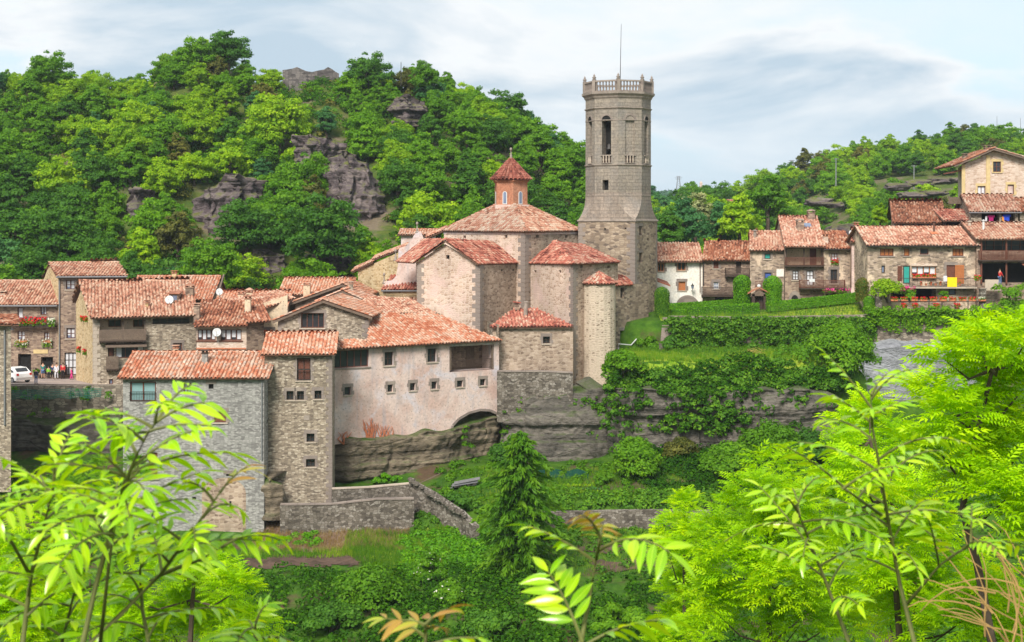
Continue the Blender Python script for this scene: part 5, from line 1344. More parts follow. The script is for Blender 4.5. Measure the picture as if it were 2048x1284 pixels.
# left-front face carries the open belfry arch, the next one a blind arch
vis = sorted([f for f in af if f.n.y < -.1], key=lambda f: f.n.x)
def belfry(f, blind, wide=.52):
    zb_, zs = Z(311, 157), Z(243, 157); m = f.L / 2; d = .22 if blind else 1.1
    f.open.append((m - wide, m + wide, zb_, zs, d))
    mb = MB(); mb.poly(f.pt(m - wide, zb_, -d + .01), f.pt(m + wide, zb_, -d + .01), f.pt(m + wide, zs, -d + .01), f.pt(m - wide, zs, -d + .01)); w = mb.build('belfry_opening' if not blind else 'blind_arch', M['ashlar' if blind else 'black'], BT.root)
    # arch head: flat half disc, painted shade-dark if open, ringed by voussoirs
    n = 9; hd = [(m + wide * math.cos(math.pi * i / n), zs + wide * math.sin(math.pi * i / n)) for i in range(n + 1)]
    mb = MB(); mb.poly(*[f.pt(a, b, .004) for a, b in hd]); mb.build('arch_head', M['ashlar' if blind else 'black'], w)
    for i in range(n):
        (a0, b0), (a1_, b1_) = hd[i], hd[i + 1]; k = 1.38; c = (m, zs)
        q = [(a0, b0), (a1_, b1_), (c[0] + (a1_ - c[0]) * k, c[1] + (b1_ - c[1]) * k), (c[0] + (a0 - c[0]) * k, c[1] + (b0 - c[1]) * k)]
        cm = (sum(e[0] for e in q) / 4, sum(e[1] for e in q) / 4); q = [(x * .97 + cm[0] * .03, y * .97 + cm[1] * .03) for x, y in q]
        fr = [f.pt(x, y, .06) for x, y in q]; bk = [f.pt(x, y, -.02) for x, y in q]; mb = MB(); mb.poly(*fr[::-1]); [mb.poly(fr[j], bk[j], bk[(j + 1) % 4], fr[(j + 1) % 4]) for j in range(4)]; mb.build('voussoir', M['quoin'], w)
    # small balustrade at the foot
    z0, z1 = Z(328, 157), Z(311, 157); mb = MB(); f.box(mb, m - wide - .12, m + wide + .12, z1 - .1, z1, .004, .12); f.box(mb, m - wide - .05, m + wide + .05, z0, z0 + .06, .004, .1); w2 = mb.build('parapet', M['stone_plain'], BT.root)
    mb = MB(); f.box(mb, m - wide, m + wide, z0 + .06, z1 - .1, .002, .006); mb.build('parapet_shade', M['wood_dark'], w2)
    for i in range(3):
        u = m + (i - 1) * wide * .62; mb = MB(); p = f.pt(u, z0 + .06, .05); h = z1 - .1 - z0 - .06
        mb.lathe(p, [(.07, 0), (.07, .06), (.045, h * .2), (.1, h * .38), (.05, h * .72), (.075, h * .92), (.075, h)], 8); mb.build('baluster', M['quoin_pale'], w2, True)
    if not blind:
        mb = MB(); f.box(mb, m - wide, m + wide, Z(243, 157), Z(241, 157), -.3, -.2); mb.build('bell_beam', M['wood'], w)
        mb = MB(); bc = f.pt(m, Z(300, 157), -.75); mb.lathe(bc, [(.36, 0), (.32, .1), (.24, .3), (.2, .52), (.1, .6)], 12); mb.build('bell', M['iron'], w, True)
for i, f in enumerate(vis): belfry(f, i == 2 if len(vis) > 3 else i == 1)
# square hole low on the left-front face
for f in vis:
    if f.n.y < -.5 and f.n.x < .1:
        u0, zt0 = f.uv(1205, 360); u1, zl0 = f.uv(1217, 380); f.open.append((u0, u1, zl0, zt0, .6))
        mb = MB(); mb.poly(f.pt(u0, zl0, -.59), f.pt(u1, zl0, -.59), f.pt(u1, zt0, -.59), f.pt(u0, zt0, -.59)); mb.build('window', M['black'], BT.root)
        break
mb = MB()
for f in OC.faces: OC._wall(mb, f)
mb.build('belfry_wall', M['ashlar'], BT.root)
def moulding(z, h, out, nm='string_course', mat='stone_plain'):
    mb = MB(); band(mb, [ring8(RO * .995, z - h), ring8(RO + out * .7, z - h * .5), ring8(RO + out, z - h * .2), ring8(RO + out, z), ring8(RO * .995, z + .03)]); return mb.build(nm, M[mat], BT.root)
moulding(Z(330, 157), .22, .13); moulding(Z(217, 157), .2, .14); moulding(Z(241.5, 157), .12, .05); moulding(Z(391, 157), .1, .03)
mb = MB(); band(mb, [ring8(RO * .995, Z(200, 157)), ring8(RO + .12, Z(197, 157)), ring8(RO + .18, Z(194, 157)), ring8(RO + .40, Z(190, 157)), ring8(RO + .42, Z(186, 157))]); mb.poly(*ring8(RO + .42, Z(186, 157))); mb.build('cornice', M['stone_plain'], BT.root)
# balustrade
bz0, bz1 = Z(186, 157), Z(163, 157); br = ring8(RO + .08, 0)
bt = []
me_b = MB().lathe((0, 0, 0), [(.085, 0), (.085, .08), (.05, .16), (.11, .42), (.06, .74), (.09, .90), (.09, .98)], 8).mesh('baluster', M['quoin'], smooth=True)
mb_r = MB(); mb_p = MB()
for k in range(8):
    a, b = br[k], br[(k + 1) % 8]; d = (b - a); L_ = d.length; d.normalize(); n = Vector((d.y, -d.x, 0))
    mb_r.obox(a - n * .12 + Vector((0, 0, bz1 - .16)), d * L_, n * .24, Vector((0, 0, .16))); mb_p.obox(a - n * .12 + Vector((0, 0, bz0 + .002)), d * L_, n * .24, Vector((0, 0, .12)))
    for i in range(7):
        p = a + d * L_ * (i + .9) / 7.8; inst('baluster', me_b, BT.root, None, (p.x, p.y, bz0 + .1))
    mb = MB(); mb.box((a.x, a.y, (bz0 + bz1) / 2 + .05), (.34, .34, bz1 - bz0 + .1), math.atan2(d.y, d.x)); po = mb.build('pedestal', M['quoin'], BT.root)
    mb = MB(); mb.lathe((a.x, a.y, bz1 + .1), [(.2, 0), (.12, .08), (.2, .16), (.22, .22), (.08, .32), (.13, .4), (.06, .48), (.02, .6)], 8); mb.build('finial', M['quoin'], po, True)
mb_r.build('handrail', M['quoin'], BT.root); mb_p.build('plinth', M['quoin'], BT.root)
mb = MB(); mb.tube([P(1240, 186, 157), P(1241, 120, 157), P(1242.5, 48, 157)], [.05, .035, .02], 5); mb.build('antenna_rod', M['iron'], BT.root)
# ------------------------------------------------------------------ houses on the right terrace
G = 'houses along the right terrace'
# white house
H = simple_house('white_house', 'white plastered house with stone-framed windows and arched cellar beside the tower', (1300, 166), (1405, 166), 8, -9.6, 523, 488, 'white_plaster', 'tile', .5, .05, .5, group=G, rs=201)
f = H.front
window(H, f, 1316, 527, 1328, 543, 2, 1, 'wood_or', 'glass', .2, 'quoin'); window(H, f, 1355, 524, 1371, 541, 2, 1, 'wood_or', 'glass', .2, 'quoin'); window(H, f, 1357, 563, 1371, 581, 1, 1, 'wood_or', 'wood_or', .2, 'quoin')
H.walls()
def arch_panel(H, f, x0, x1, yt, yb, mat, sur, name='cellar_arch'):
    u0, zb_ = f.uv(x0, yb); u1, zt_ = f.uv(x1, yt); m, w, h = (u0 + u1) / 2, (u1 - u0) / 2, zt_ - zb_
    pts = [(m + w * math.cos(math.pi * i / 12), zb_ + h * math.sin(math.pi * i / 12)) for i in range(13)]
    mb = MB(); mb.poly(*[f.pt(a, b, .02) for a, b in pts]); o = mb.build(name, M[mat], H.root)
    for i in range(12):
        (a0, b0), (a1, b1) = pts[i], pts[i + 1]; k = 1 + .28 / max(w, .3); q = [(a0, b0), (a1, b1), (m + (a1 - m) * k, zb_ + (b1 - zb_) * k), (m + (a0 - m) * k, zb_ + (b0 - zb_) * k)]
        fr = [f.pt(x, y, .06) for x, y in q]; bk = [f.pt(x, y, .0) for x, y in q]; mb = MB(); mb.poly(*fr[::-1]); [mb.poly(fr[j], bk[j], bk[(j + 1) % 4], fr[(j + 1) % 4]) for j in range(4)]; mb.build('arch_stone', M[sur], o)
    return o
arch_panel(H, f, 1357, 1393, 595, 612, 'quoin', 'quoin')
pipe(H, f, 1400, 522, 585, .05, 'copper')
gutter(H, H.e0 + Vector((0, -.05, -.08)), H.e1 + Vector((0, -.05, -.08)), .06, 'copper')
# little porch roof against the tower
mb = MB(); mb.obox(P(1313, 563, 161), (1.5, 0, -.55), (0, 3.5, .3), (0, 0, .14)); o = mb.build('porch_roof', M['tile_br'], H.root)
lamp = thing('wall_lantern', 'black wall lantern on the white house front', 'lantern', P(1385, 575, 165.3))
c = P(1385, 572, 165.2); mb = MB(); mb.lathe(c, [(.1, -.3), (.17, 0), (.19, .04), (.06, .18), (.02, .3)], 6); mb.build('lamp_head', M['glass_blue'], lamp)
mb = MB(); mb.tube([c + Vector((0, .8, -.5)), c + Vector((0, .4, -.62)), c + Vector((0, 0, -.3))], .03, 5); mb.lathe(c, [(.2, .03), (.06, .19), (.02, .31)], 6); mb.build('lamp_bracket', M['iron'], lamp)

# brown house with two balconies
H = simple_house('brown_stone_house', 'brown stone house with dark wooden balconies next to the white house', (1405, 165.6), (1501, 164.6), 8, -9.8, 521, 484, 'brown_rub', 'tile_br', .5, .05, .5, group=G, rs=202)
f = H.front
window(H, f, 1427, 521, 1437, 537, 2, 1, 'wood_red', 'wood_red', .2, 'quoin'); window(H, f, 1427, 564, 1437, 578, 2, 2, 'white', 'glass_blue', .2, 'quoin'); window(H, f, 1472, 522, 1482, 547, 1, 1, 'wood_dark', 'wood_dark', .2, name='balcony_door')
window(H, f, 1430, 594, 1448, 606, 1, 1, 'wood_dark', 'black', .3)
H.walls()
balcony(H, f, 1451, 536, 1499, 551, .8, 'wood_dark', 'wood_dark', .11, .05); balcony(H, f, 1404, 574, 1467, 591, .8, 'wood_dark', 'wood_dark', .11, .05)
pipe(H, f, 1407, 524, 570, .06, 'iron')

# stone house with blue door
H = simple_house('patched_stone_house', 'stone house with cream patches, green shutter and small blue door', (1500, 163.6), (1571, 163), 8, -9.4, 501, 464, 'patchy_rub', 'tile', .5, .1, .5, group=G, rs=203)
f = H.front
window(H, f, 1529, 507, 1541, 518, 1, 1, 'wood_dark', 'teal_door', .15, 'quoin'); window(H, f, 1529, 545, 1543, 575, 1, 1, 'wood_dark', 'blue_door', .15, 'quoin', name='door')
H.walls()
balcony(H, f, 1511, 562, 1532, 582, .7, 'wood_red', 'wood_dark', .12, .05)
u0, zt0 = f.uv(1553, 538); u1, zl0 = f.uv(1568, 553); mb = MB(); f.box(mb, u0, u1, zl0, zt0, .003, .012); mb.build('plaster_patch', M['white_plaster'], H.root)
pipe_chimney(H, 1510, 460, 480, 166, .18, 'stone_plain')

# house with the tall roof
H = simple_house('tall_roofed_house', 'house with very tall tiled roof, two round-capped chimneys and deep upper balcony', (1570, 161.6), (1647, 161.2), 13, -9.3, 494, 434, 'brown_rub', 'tile', .7, .15, .62, group=G, rs=204)
f = H.front
window(H, f, 1570, 497, 1646, 532, 1, 1, None, 'wood_dark', 1.5, name='balcony_recess')
window(H, f, 1585, 541, 1597, 560, 2, 3, 'wood_dark', 'curtain', .18, 'quoin'); window(H, f, 1613, 541, 1627, 571, 2, 3, 'wood_dark', 'curtain', .18, 'quoin', name='balcony_door')
H.walls()
ua, za = f.uv(1571, 531); ub, zt = f.uv(1645, 498); mb = MB(); f.box(mb, ua, ub, za, zt, -1.47, -1.45); mb.build('recess_wall', M['cream_plaster'], H.root)
u, _ = f.uv(1622, 520); mb = MB(); f.box(mb, u, u + .7, za, za + 2.0, -1.44, -1.40); mb.build('recess_door', M['wood_red'], H.root)
for u in (ua + .07, (ua + ub) / 2, ub - .07): mb = MB(); f.box(mb, u - .07, u + .07, za, zt, -.15, -.02); mb.build('post', M['wood_dark'], H.root)
balcony(H, f, 1570, 515, 1646, 531, .5, 'wood_red', 'wood_dark', .12, .05); balcony(H, f, 1598, 560, 1688, 576, .9, 'wood_red', 'wood_dark', .12, .05)
u0, zt0 = f.uv(1617, 559); u1, zl0 = f.uv(1628, 565); mb = MB(); f.box(mb, u0, u1, zl0 + .1, zt0 + .1, .92, .95); mb.build('hanging_towel', M['curtain'], H.root)
arch_panel(H, f, 1582, 1597, 590, 602, 'black', 'quoin')
chimney(H, 1622, 421, 440, 168.5, .75, 'brown_rub', 'brown_rub', kind=1); chimney(H, 1600, 440, 455, 165.5, .75, 'brown_rub', 'brown_rub', kind=1); chimney(H, 1651, 468, 492, 162, .5, 'pink_rub', 'tile_br')
sk = H.e0.lerp(H.r0, .62) + H.d * 3.0 + Vector((0, 0, .08)); mb = MB(); mb.obox(sk + Vector((-.45, 0, 0)), (.9, 0, 0), (0, .75, .36), (0, 0, .12)); mb.build('skylight', M['glass_blue'], H.root)

# next house
H = simple_house('flower_window_house', 'stone house with red-flowered upper window and tall balcony doors', (1648, 161), (1705, 161), 8, -9.2, 498, 464, 'patchy_rub', 'tile_br', .5, .1, .5, group=G, rs=205)
f = H.front
window(H, f, 1663, 506, 1675, 521, 2, 2, 'wood_red', 'curtain', .15, 'quoin'); window(H, f, 1661, 539, 1675, 567, 2, 3, 'wood_dark', 'glass', .2, 'quoin', name='balcony_door'); window(H, f, 1615 + 36, 588, 1690, 597, 1, 1, 'wood_dark', 'black', .3)
H.walls()
u, z = f.uv(1669, 521); flowers(H, f, u - .4, u + .4, z - .4, z + .2, .05, .3, 'red_fl', 50, 'geraniums', .12)
u, z = f.uv(1670, 577); flowers(H, f, u - 1.6, u + 1.9, z - .4, z + .05, .6, 1.1, 'pink_fl', 120, 'trailing_flowers', .13)
gutter(H, H.e0 + Vector((0, -.05, -.08)), H.e1 + Vector((0, -.05, -.08)), .06, 'iron')
# narrow house
H = simple_house('narrow_house', 'narrow plastered house squeezed beside the long house with one tall window', (1702, 159), (1735, 158.6), 9, -9.2, 484, 458, 'plaster', 'tile_red', .4, .05, .5, group=G, rs=206)
f = H.front
window(H, f, 1717, 525, 1727, 558, 1, 2, 'wood_dark', 'glass_blue', .2, 'quoin'); H.walls(); pipe(H, f, 1702, 486, 575, .05, 'copper'); chimney(H, 1712, 444, 470, 162, .45, 'brown_rub', 'tile_red')
dish(1703, 466, 160.5, .3, 'small grey-white satellite dish on the narrow house roof')

# long house with the flower balcony
H = simple_house('flower_balcony_house', 'long patched stone house with teal shutter, flower boxes and yellow cloth', (1735, 153), (1951, 153), 9, -9.6, 491, 455, 'patchy_rub', 'tile', .55, .25, .5, group=G, rs=207)
f = H.front
for (x0, x1, p) in ((1760, 1787, 'wood_or'), (1808, 1819, 'wood_or'), (1840, 1857, 'glass'), (1905, 1927, 'wood_or')): window(H, f, x0, 497, x1, 512 if p != 'glass' else 509, 3 if x1 - x0 > 20 else 1, 1, 'wood_red', p, .12, None, 'quoin')
window(H, f, 1806, 531, 1820, 567, 1, 1, 'wood_dark', 'teal_door', .05, name='teal_door'); window(H, f, 1823, 532, 1872, 550, 4, 1, 'wood_or', 'glass', .2, curtain=True); window(H, f, 1893, 530, 1911, 566, 1, 1, 'wood_red', 'wood_red', .12, 'quoin', name='door'); window(H, f, 1763, 531, 1770, 546, 1, 1, 'wood_dark', 'glass_blue', .2)
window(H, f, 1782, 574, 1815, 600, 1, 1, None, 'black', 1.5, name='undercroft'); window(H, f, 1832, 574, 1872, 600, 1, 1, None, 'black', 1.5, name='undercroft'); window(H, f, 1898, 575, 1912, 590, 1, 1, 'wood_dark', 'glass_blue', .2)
H.walls()
shutter(H, f, 1795, 532, 1804, 562, 'wood_red'); shutter(H, f, 1910, 530, 1928, 567, 'wood_or')
u0, zt = f.uv(1824, 527); u1, zl = f.uv(1872, 532); mb = MB(); f.box(mb, u0 - .1, u1 + .1, zl, zt, .01, .15); mb.build('blind_box', M['pink_rub'], H.root)
u0, z0 = f.uv(1824, 557); u1, z1 = f.uv(1871, 550)
mb = MB(); f.box(mb, u0, u1, z0, z0 + .22, .02, .3); wb = mb.build('window_box', M['terracotta'], H.root); flowers(H, f, u0, u1, z0 + .15, z1 + .12, .02, .35, 'red_fl', 150, 'geraniums', .12)
u0, z0 = f.uv(1795, 573); u1, _ = f.uv(1948, 573); mb = MB(); f.box(mb, u0, u1, z0 - .16, z0, .004, 1.0); mb.build('balcony_floor', M['quoin_pale'], H.root)
railing(H, f, u0, u1, z0, z0 + .9, .93, .97, 'iron', 'balcony_railing', .16, .018)
cl0, cz1 = f.uv(1889, 554); cl1, cz0 = f.uv(1908, 573); mb = MB(); f.box(mb, cl0, cl1, cz0, cz1, .99, 1.02); mb.build('yellow_towel', M['yellow_cloth'], H.root)
cl0, cz1 = f.uv(1881, 551); cl1, cz0 = f.uv(1889, 562); mb = MB(); f.box(mb, cl0, cl1 - .03, cz0, cz1, .99, 1.02); mb.build('white_towel', M['curtain'], H.root)
for i in range(9):
    px = 1838 + i * 9.6
    if 1880 < px < 1910: continue
    u, z = f.uv(px, 568); mb = MB(); mb.lathe(f.pt(u, z - .12, .8), [(.09, 0), (.13, .2), (.14, .22)], 8); mb.build('flower_pot', M['terracotta'], H.root)
    if i % 2 == 0: flowers(H, f, u - .12, u + .12, z + .05, z + .28, .7, .9, 'red_fl', 14, 'potted_flower', .09)
u, z = f.uv(1806, 577); flowers(H, f, u - .6, u + 1.0, z - .5, z + .3, .9, 1.3, 'pink_fl', 110, 'trailing_flowers', .12)
gutter(H, H.e0 + Vector((0, -.05, -.08)), H.e1 + Vector((0, -.05, -.08)), .06, 'iron')
pipe_chimney(H, 1868, 443, 462, 155.5, .1, 'copper')
mb = MB(); c = P(1868, 467, 155.2); mb.obox(c + Vector((-.35, -.2, -.05)), (.7, 0, 0), (0, .4, .18), (0, 0, .06)); mb.build('flue_flashing', M['terracotta'], H.root)

# porch house
H = simple_house('porch_house', 'house at right edge with glazed wooden gallery above an open porch', (1953, 152.6), (2120, 152.6), 9, -9.6, 479, 447, 'brown_rub', 'tile', .5, .2, .5, group=G, rs=208)
f = H.front
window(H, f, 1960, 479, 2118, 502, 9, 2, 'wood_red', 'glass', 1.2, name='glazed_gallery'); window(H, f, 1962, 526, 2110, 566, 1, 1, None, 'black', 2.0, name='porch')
H.walls()
balcony(H, f, 1956, 501, 2118, 520, .5, 'wood_red', 'wood_dark', .13, .06)
for px in (1962, 2012, 2064): u, z0 = f.uv(px, 568); _, z1 = f.uv(px, 479); mb = MB(); f.box(mb, u - .08, u + .08, z0, z1, .02, .16); mb.build('post', M['wood_red'], H.root)
u0, z0 = f.uv(1962, 568); mb = MB(); f.box(mb, u0, u0 + 1.6, z0 - .6, z0 + .5, 1.2, 1.35); pw = mb.build('porch_parapet', M['quoin_pale'], H.root)
mb = MB(); mb.obox(f.pt(u0 + 4.1, z0 + 2.0, .1), f.d * 4, f.n * 1.2 + Vector((0, 0, -.25)), Vector((0, 0, .1))); mb.build('side_awning', M['tile_or'], H.root)
pipe_chimney(H, 1967, 440, 460, 155, .12, 'white'); pipe_chimney(H, 1939, 442, 462, 156, .16, 'quoin_pale')

# houses behind
H = simple_house('barn_roofed_house', 'brown tiled house behind the long house with shaggy roof edge', (1790, 166), (1885, 165), 9, -6, 446, 404, 'brown_rub', 'tile_br', .5, .35, .55, rs=211)
window(H, H.front, 1800, 447, 1816, 455, 2, 1, 'wood_dark', 'glass', .3); window(H, H.front, 1826, 447, 1860, 455, 3, 1, 'wood_dark', 'glass', .3); H.walls(); chimney(H, 1804, 412, 425, 169, .5, 'tile_br')
H = simple_house('red_shed', 'low shed with red tiled roof between the brown house and laundry house', (1888, 164), (1944, 164), 7, -4, 442, 421, 'wood_dark', 'tile_red', .4, .2, .5, rs=212)
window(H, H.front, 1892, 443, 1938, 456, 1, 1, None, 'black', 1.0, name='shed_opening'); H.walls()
H = simple_house('laundry_house', 'tiled house with laundry drying in its open upper gallery', (1942, 163), (2036, 162.4), 9, -6, 424, 391, 'tan_rub', 'tile', .5, .3, .5, rs=213)
f = H.front
window(H, f, 1963, 426, 1999, 448, 1, 1, None, 'black', 1.5, name='gallery_opening'); window(H, f, 2003, 426, 2030, 448, 1, 1, None, 'wood_dark', 1.0, name='gallery_opening'); H.walls()
gutter(H, H.e0 + Vector((0, -.05, -.08)), H.e1 + Vector((0, -.05, -.08)), .07, 'zinc')
for nm, px, py, w, h, mt in (('magenta_shirt', 1982, 430, 9, 13, 'magenta_cloth'), ('orange_towel', 2006, 432, 5, 14, 'orange_cloth'), ('blue_shirt', 2013, 429, 11, 12, 'blue_cloth'), ('white_cloth', 1972, 432, 4, 11, 'curtain')):
    c0, z1 = f.uv(px - w / 2, py); c1, z0 = f.uv(px + w / 2, py + h); t = thing('laundry_' + nm.split('_')[1], nm.replace('_', ' ') + ' hanging in the upper gallery of the laundry house', 'laundry', f.pt((c0 + c1) / 2, z0, .1)); mb = MB()
    n = 6
    for i in range(n):
        a, b = c0 + (c1 - c0) * i / n, c0 + (c1 - c0) * (i + 1) / n; oa, ob = .12 + .03 * math.sin(i * 1.9), .12 + .03 * math.sin((i + 1) * 1.9)
        mb.poly(f.pt(a, z0 + .06 * math.sin(i), oa), f.pt(b, z0 + .06 * math.sin(i + 1), ob), f.pt(b, z1, .12), f.pt(a, z1, .12)); mb.poly(f.pt(a, z1, .10), f.pt(b, z1, .10), f.pt(b, z0 + .06 * math.sin(i + 1), ob - .02), f.pt(a, z0 + .06 * math.sin(i), oa - .02))
    if 'shirt' in nm:
        for s_ in (c0 - .13, c1 - .02): f.box(mb, s_, s_ + .15, z1 - .25, z1 - .02, .1, .13)
    mb.build('cloth', M[mt], t)
H = simple_house('side_roof_house', 'sliver of brown tiled roof cut by the right edge of the picture', (2040, 164), (2130, 164), 8, -5, 424, 398, 'tan_rub', 'tile_br', .4, .2, .5, rs=214); H.walls()
# big pale house: gable towards us
Yf = 172
H = House('tall_gabled_house', 'tall pale stone house with ochre corner strips high at the right edge', 'house', (X(2000, 174), 176, -5), 'pink_rub')
f = Face((1924, Yf), (2160, Yf)); f = H.face((1924, Yf), (2160, Yf), [(0, f.uv(1924, 330)[1]), f.uv(1988, 302), (f.L, f.uv(2160, 350)[1])], -5)
H.face((1924 - 8, Yf + 10), (1924, Yf), f.top[0][1], -5)
window(H, f, 1986, 323, 2002, 344, 2, 2, 'wood_red', 'glass', .2, 'yellow_stone'); window(H, f, 1955, 372, 1971, 393, 2, 1, 'wood_red', 'curtain', .2, 'yellow_stone'); window(H, f, 2015, 369, 2028, 389, 1, 1, 'wood_red', 'plaster', .2, 'yellow_stone')
H.walls()
for x0, x1, yt in ((1923, 1930, 329), (1972, 1980, 310)):
    u0, zt = f.uv(x0, yt); u1, zl = f.uv(x1, 415); mb = MB(); f.box(mb, u0, u1, zl, zt, .004, .12); mb.build('corner_strip', M['yellow_stone'], H.root)
A = P(1988, 297, Yf - .8); Lc = P(1909, 331, Yf - .8); Rc = P(2170, 349, Yf - .8); fw = Vector((1.2, 12, 0))
roof(H, [Lc + fw, Lc, A, A + fw], mat='tile_br', rs=221); roof(H, [Rc, Rc + fw, A + fw, A], mat='tile', rs=222); ridge(H, A, A + fw, 'tile', rs=3)
mb = MB(); [mb.obox(p + Vector((0, -.02, -.2)), q - p, (0, .12, 0), (0, 0, .18)) for p, q in ((Lc, A), (A, Rc))]; mb.build('barge_board', M['wood'], H.root)
chimney(H, 1974, 291, 304, 175, .7, 'brown_rub', 'brown_rub'); chimney(H, 1930, 307, 325, 176, .5, 'tan_rub', 'brown_rub')
mb = MB(); mb.obox(P(1906, 346, Yf + .5), (1.2, 0, .3), (.3, 5, 0), (0, 0, .12)); mb.build('side_eave', M['tile_br'], H.root)
mb = MB(); Fr = Face((1897, 168), (1923, 168)); 
for i in range(10): Fr.box(mb, Fr.L * i / 10, Fr.L * (i + .8) / 10, Z(408, 168), Z(394, 168), 0, .05)
mb.build('terrace_fence', M['wood'], H.root)
H = simple_house('hillside_house', 'tiny pink-walled house roof among the trees of the far valley', (1462, 300), (1478, 300), 8, -8, 405, 400, 'plaster', 'tile_red', .5, .3, .5, rs=230); H.walls()
# ------------------------------------------------------------------ retaining and garden walls
def wall_run(name, label, path, tops, z0, mat, th=.5, cope=None, cat='wall', group=None):
    """free-standing wall along (px, Y) points with top rows given in photo rows"""
    v = [Vector((X(*p), p[1], 0)) for p in path]; zt = [Z(t, p[1]) for t, p in zip(tops, path)]
    t = thing(name, label, cat, (v[0].x, v[0].y, z0 if not isinstance(z0, list) else z0[0]), group); mb = MB(); mc = MB()
    zz0 = z0 if isinstance(z0, list) else [z0] * len(v)
    for i in range(len(v) - 1):
        d = (v[i + 1] - v[i]); L_ = d.length; d.normalize(); n = Vector((d.y, -d.x, 0)); k = max(1, int(L_ / 1.2))
        for j in range(k):
            a, b = v[i] + d * (L_ * j / k), v[i] + d * (L_ * (j + 1) / k); h = lambda s_: zt[i] + (zt[i + 1] - zt[i]) * s_ / k; g = lambda s_: zz0[i] + (zz0[i + 1] - zz0[i]) * s_ / k
            p = [a + Vector((0, 0, g(j))), b + Vector((0, 0, g(j + 1))), b + Vector((0, 0, h(j + 1))), a + Vector((0, 0, h(j)))]; q = [e - n * th for e in p]
            mb.poly(*p); mb.poly(*q[::-1]); mb.poly(p[3], p[2], q[2], q[3]); mb.poly(p[0], p[3], q[3], q[0]); mb.poly(p[2], p[1], q[1], q[2])
            if cope: mc = MB(); mc.obox(p[3] + n * .06 + d * .01 + Vector((0, 0, .004)), (p[2] - p[3]) - d * .02, -n * (th + .12), Vector((0, 0, .1 + random.uniform(-.015, .015)))); mc.build('coping_stone', M[cope], t)
    mb.build('masonry', M[mat], t); return t
wall_run('retaining_wall', 'dark stone retaining wall holding up the plaza', [(-80, 139.6), (100, 139.4), (250, 139.2)], [772, 772, 770], -21.5, 'dark_wall', .8)
wall_run('retaining_wall', 'ivy-hung stone wall below the sunny upper lawn', [(1338, 150.2), (1500, 149.8), (1720, 149.6), (1860, 149.2), (2120, 149)], [632, 634, 630, 624, 624], -14.2, 'dark_wall', .7)
wall_run('church_terrace_wall', 'grey stone terrace wall under the sacristy', [(994, 139), (1080, 138.6), (1146, 138.8)], [744, 744, 747], -18.5, 'garden_wall', .6, 'quoin')
wall_run('garden_wall', 'coped grey garden wall between the tower house and the spruce', [(664, 125.6), (740, 126.2), (826, 127)], [979, 976, 968], -25.2, 'garden_wall', .45, 'quoin_pale')
wall_run('garden_wall', 'lower rubble wall along the dry bank under the coped wall', [(560, 123.6), (664, 123.8), (752, 124), (828, 124.4)], [1011, 1010, 1000, 999], -26.6, 'garden_wall', .5, 'quoin')
wall_run('garden_wall', 'broken dry-stone wall sloping down towards the spruce', [(818, 126.6), (860, 124.8), (915, 122), (945, 119.5)], [962, 985, 1022, 1052], -27, 'garden_wall', .6)
wall_run('garden_wall', 'dry-stone terrace wall right of the spruce', [(1085, 122.9), (1180, 123), (1290, 123.2), (1420, 123.2)], [1025, 1022, 1020, 1022], -26.6, 'garden_wall', .5)
# loose boulders on the broken wall
bm_ = []
for k in range(5):
    mb = MB(); rg = random.Random(k); mb.lathe((0, 0, 0), [(.02, -.16), (.16, -.1), (.2, 0), (.15, .11), (.02, .15)], 7); mb.v = [(x * rg.uniform(.8, 1.4), y * rg.uniform(.7, 1.2), z * rg.uniform(.8, 1.2)) for x, y, z in mb.v]; bm_.append(mb.mesh('boulder', M['garden_wall']))
for i in range(46):
    t = random.random(); px = 822 + t * 110; Y = 126.4 - t * 5.6; py = 962 + t * 74 - random.uniform(-1, 5)
    o = bpy.data.objects.new('boulder', bm_[i % 5]); o.location = P(px + random.uniform(-3, 3), py, Y - .15); s_ = random.uniform(.7, 1.5); o.scale = (s_, s_, s_); o.rotation_euler = (0, 0, random.uniform(0, 6)); link(o); tag(o, 'pale boulder lying on the broken wall left of the spruce', 'boulder', 'boulders on the broken wall')
# stair by the tower
t = thing('stone_stair', 'steep stone stair climbing beside the foot of the bell tower', 'stair', P(1335, 700, 149))
mb = MB()
for i in range(13):
    x = X(1328, 149) + i * .05; mb = MB(); mb.box((x, 148.2 + i * .28, -12.6 + i * .24), (1.0, .32, .26)); mb.build('step', M['quoin'], t)
mb = MB(); mb.obox((X(1316, 149), 147.6, -13), (.35, 0, 0), (.2, 4.2, 0), (0, 0, 1.1)); mb.build('side_wall', M['garden_wall'], t)
# stone pillars at the porch garden
for px, lab in ((1965, 'stone gate pillar at the porch house garden, nearest the flower boxes'), (1757, 'stone gate pillar between the meadow and the flower garden')):
    Y = 150.4; mb = MB(); mb.box((X(px, Y), Y, Z(600, Y)), (.55, .55, 2.2)); o = mb.build('gate_pillar', M['garden_wall'], None, False, (X(px, Y), Y, Z(620, Y))); tag(o, lab, 'pillar')
    mb = MB(); mb.box((X(px, Y), Y, Z(600, Y) + 1.14), (.7, .7, .1)); mb.build('pillar_cap', M['quoin'], o)

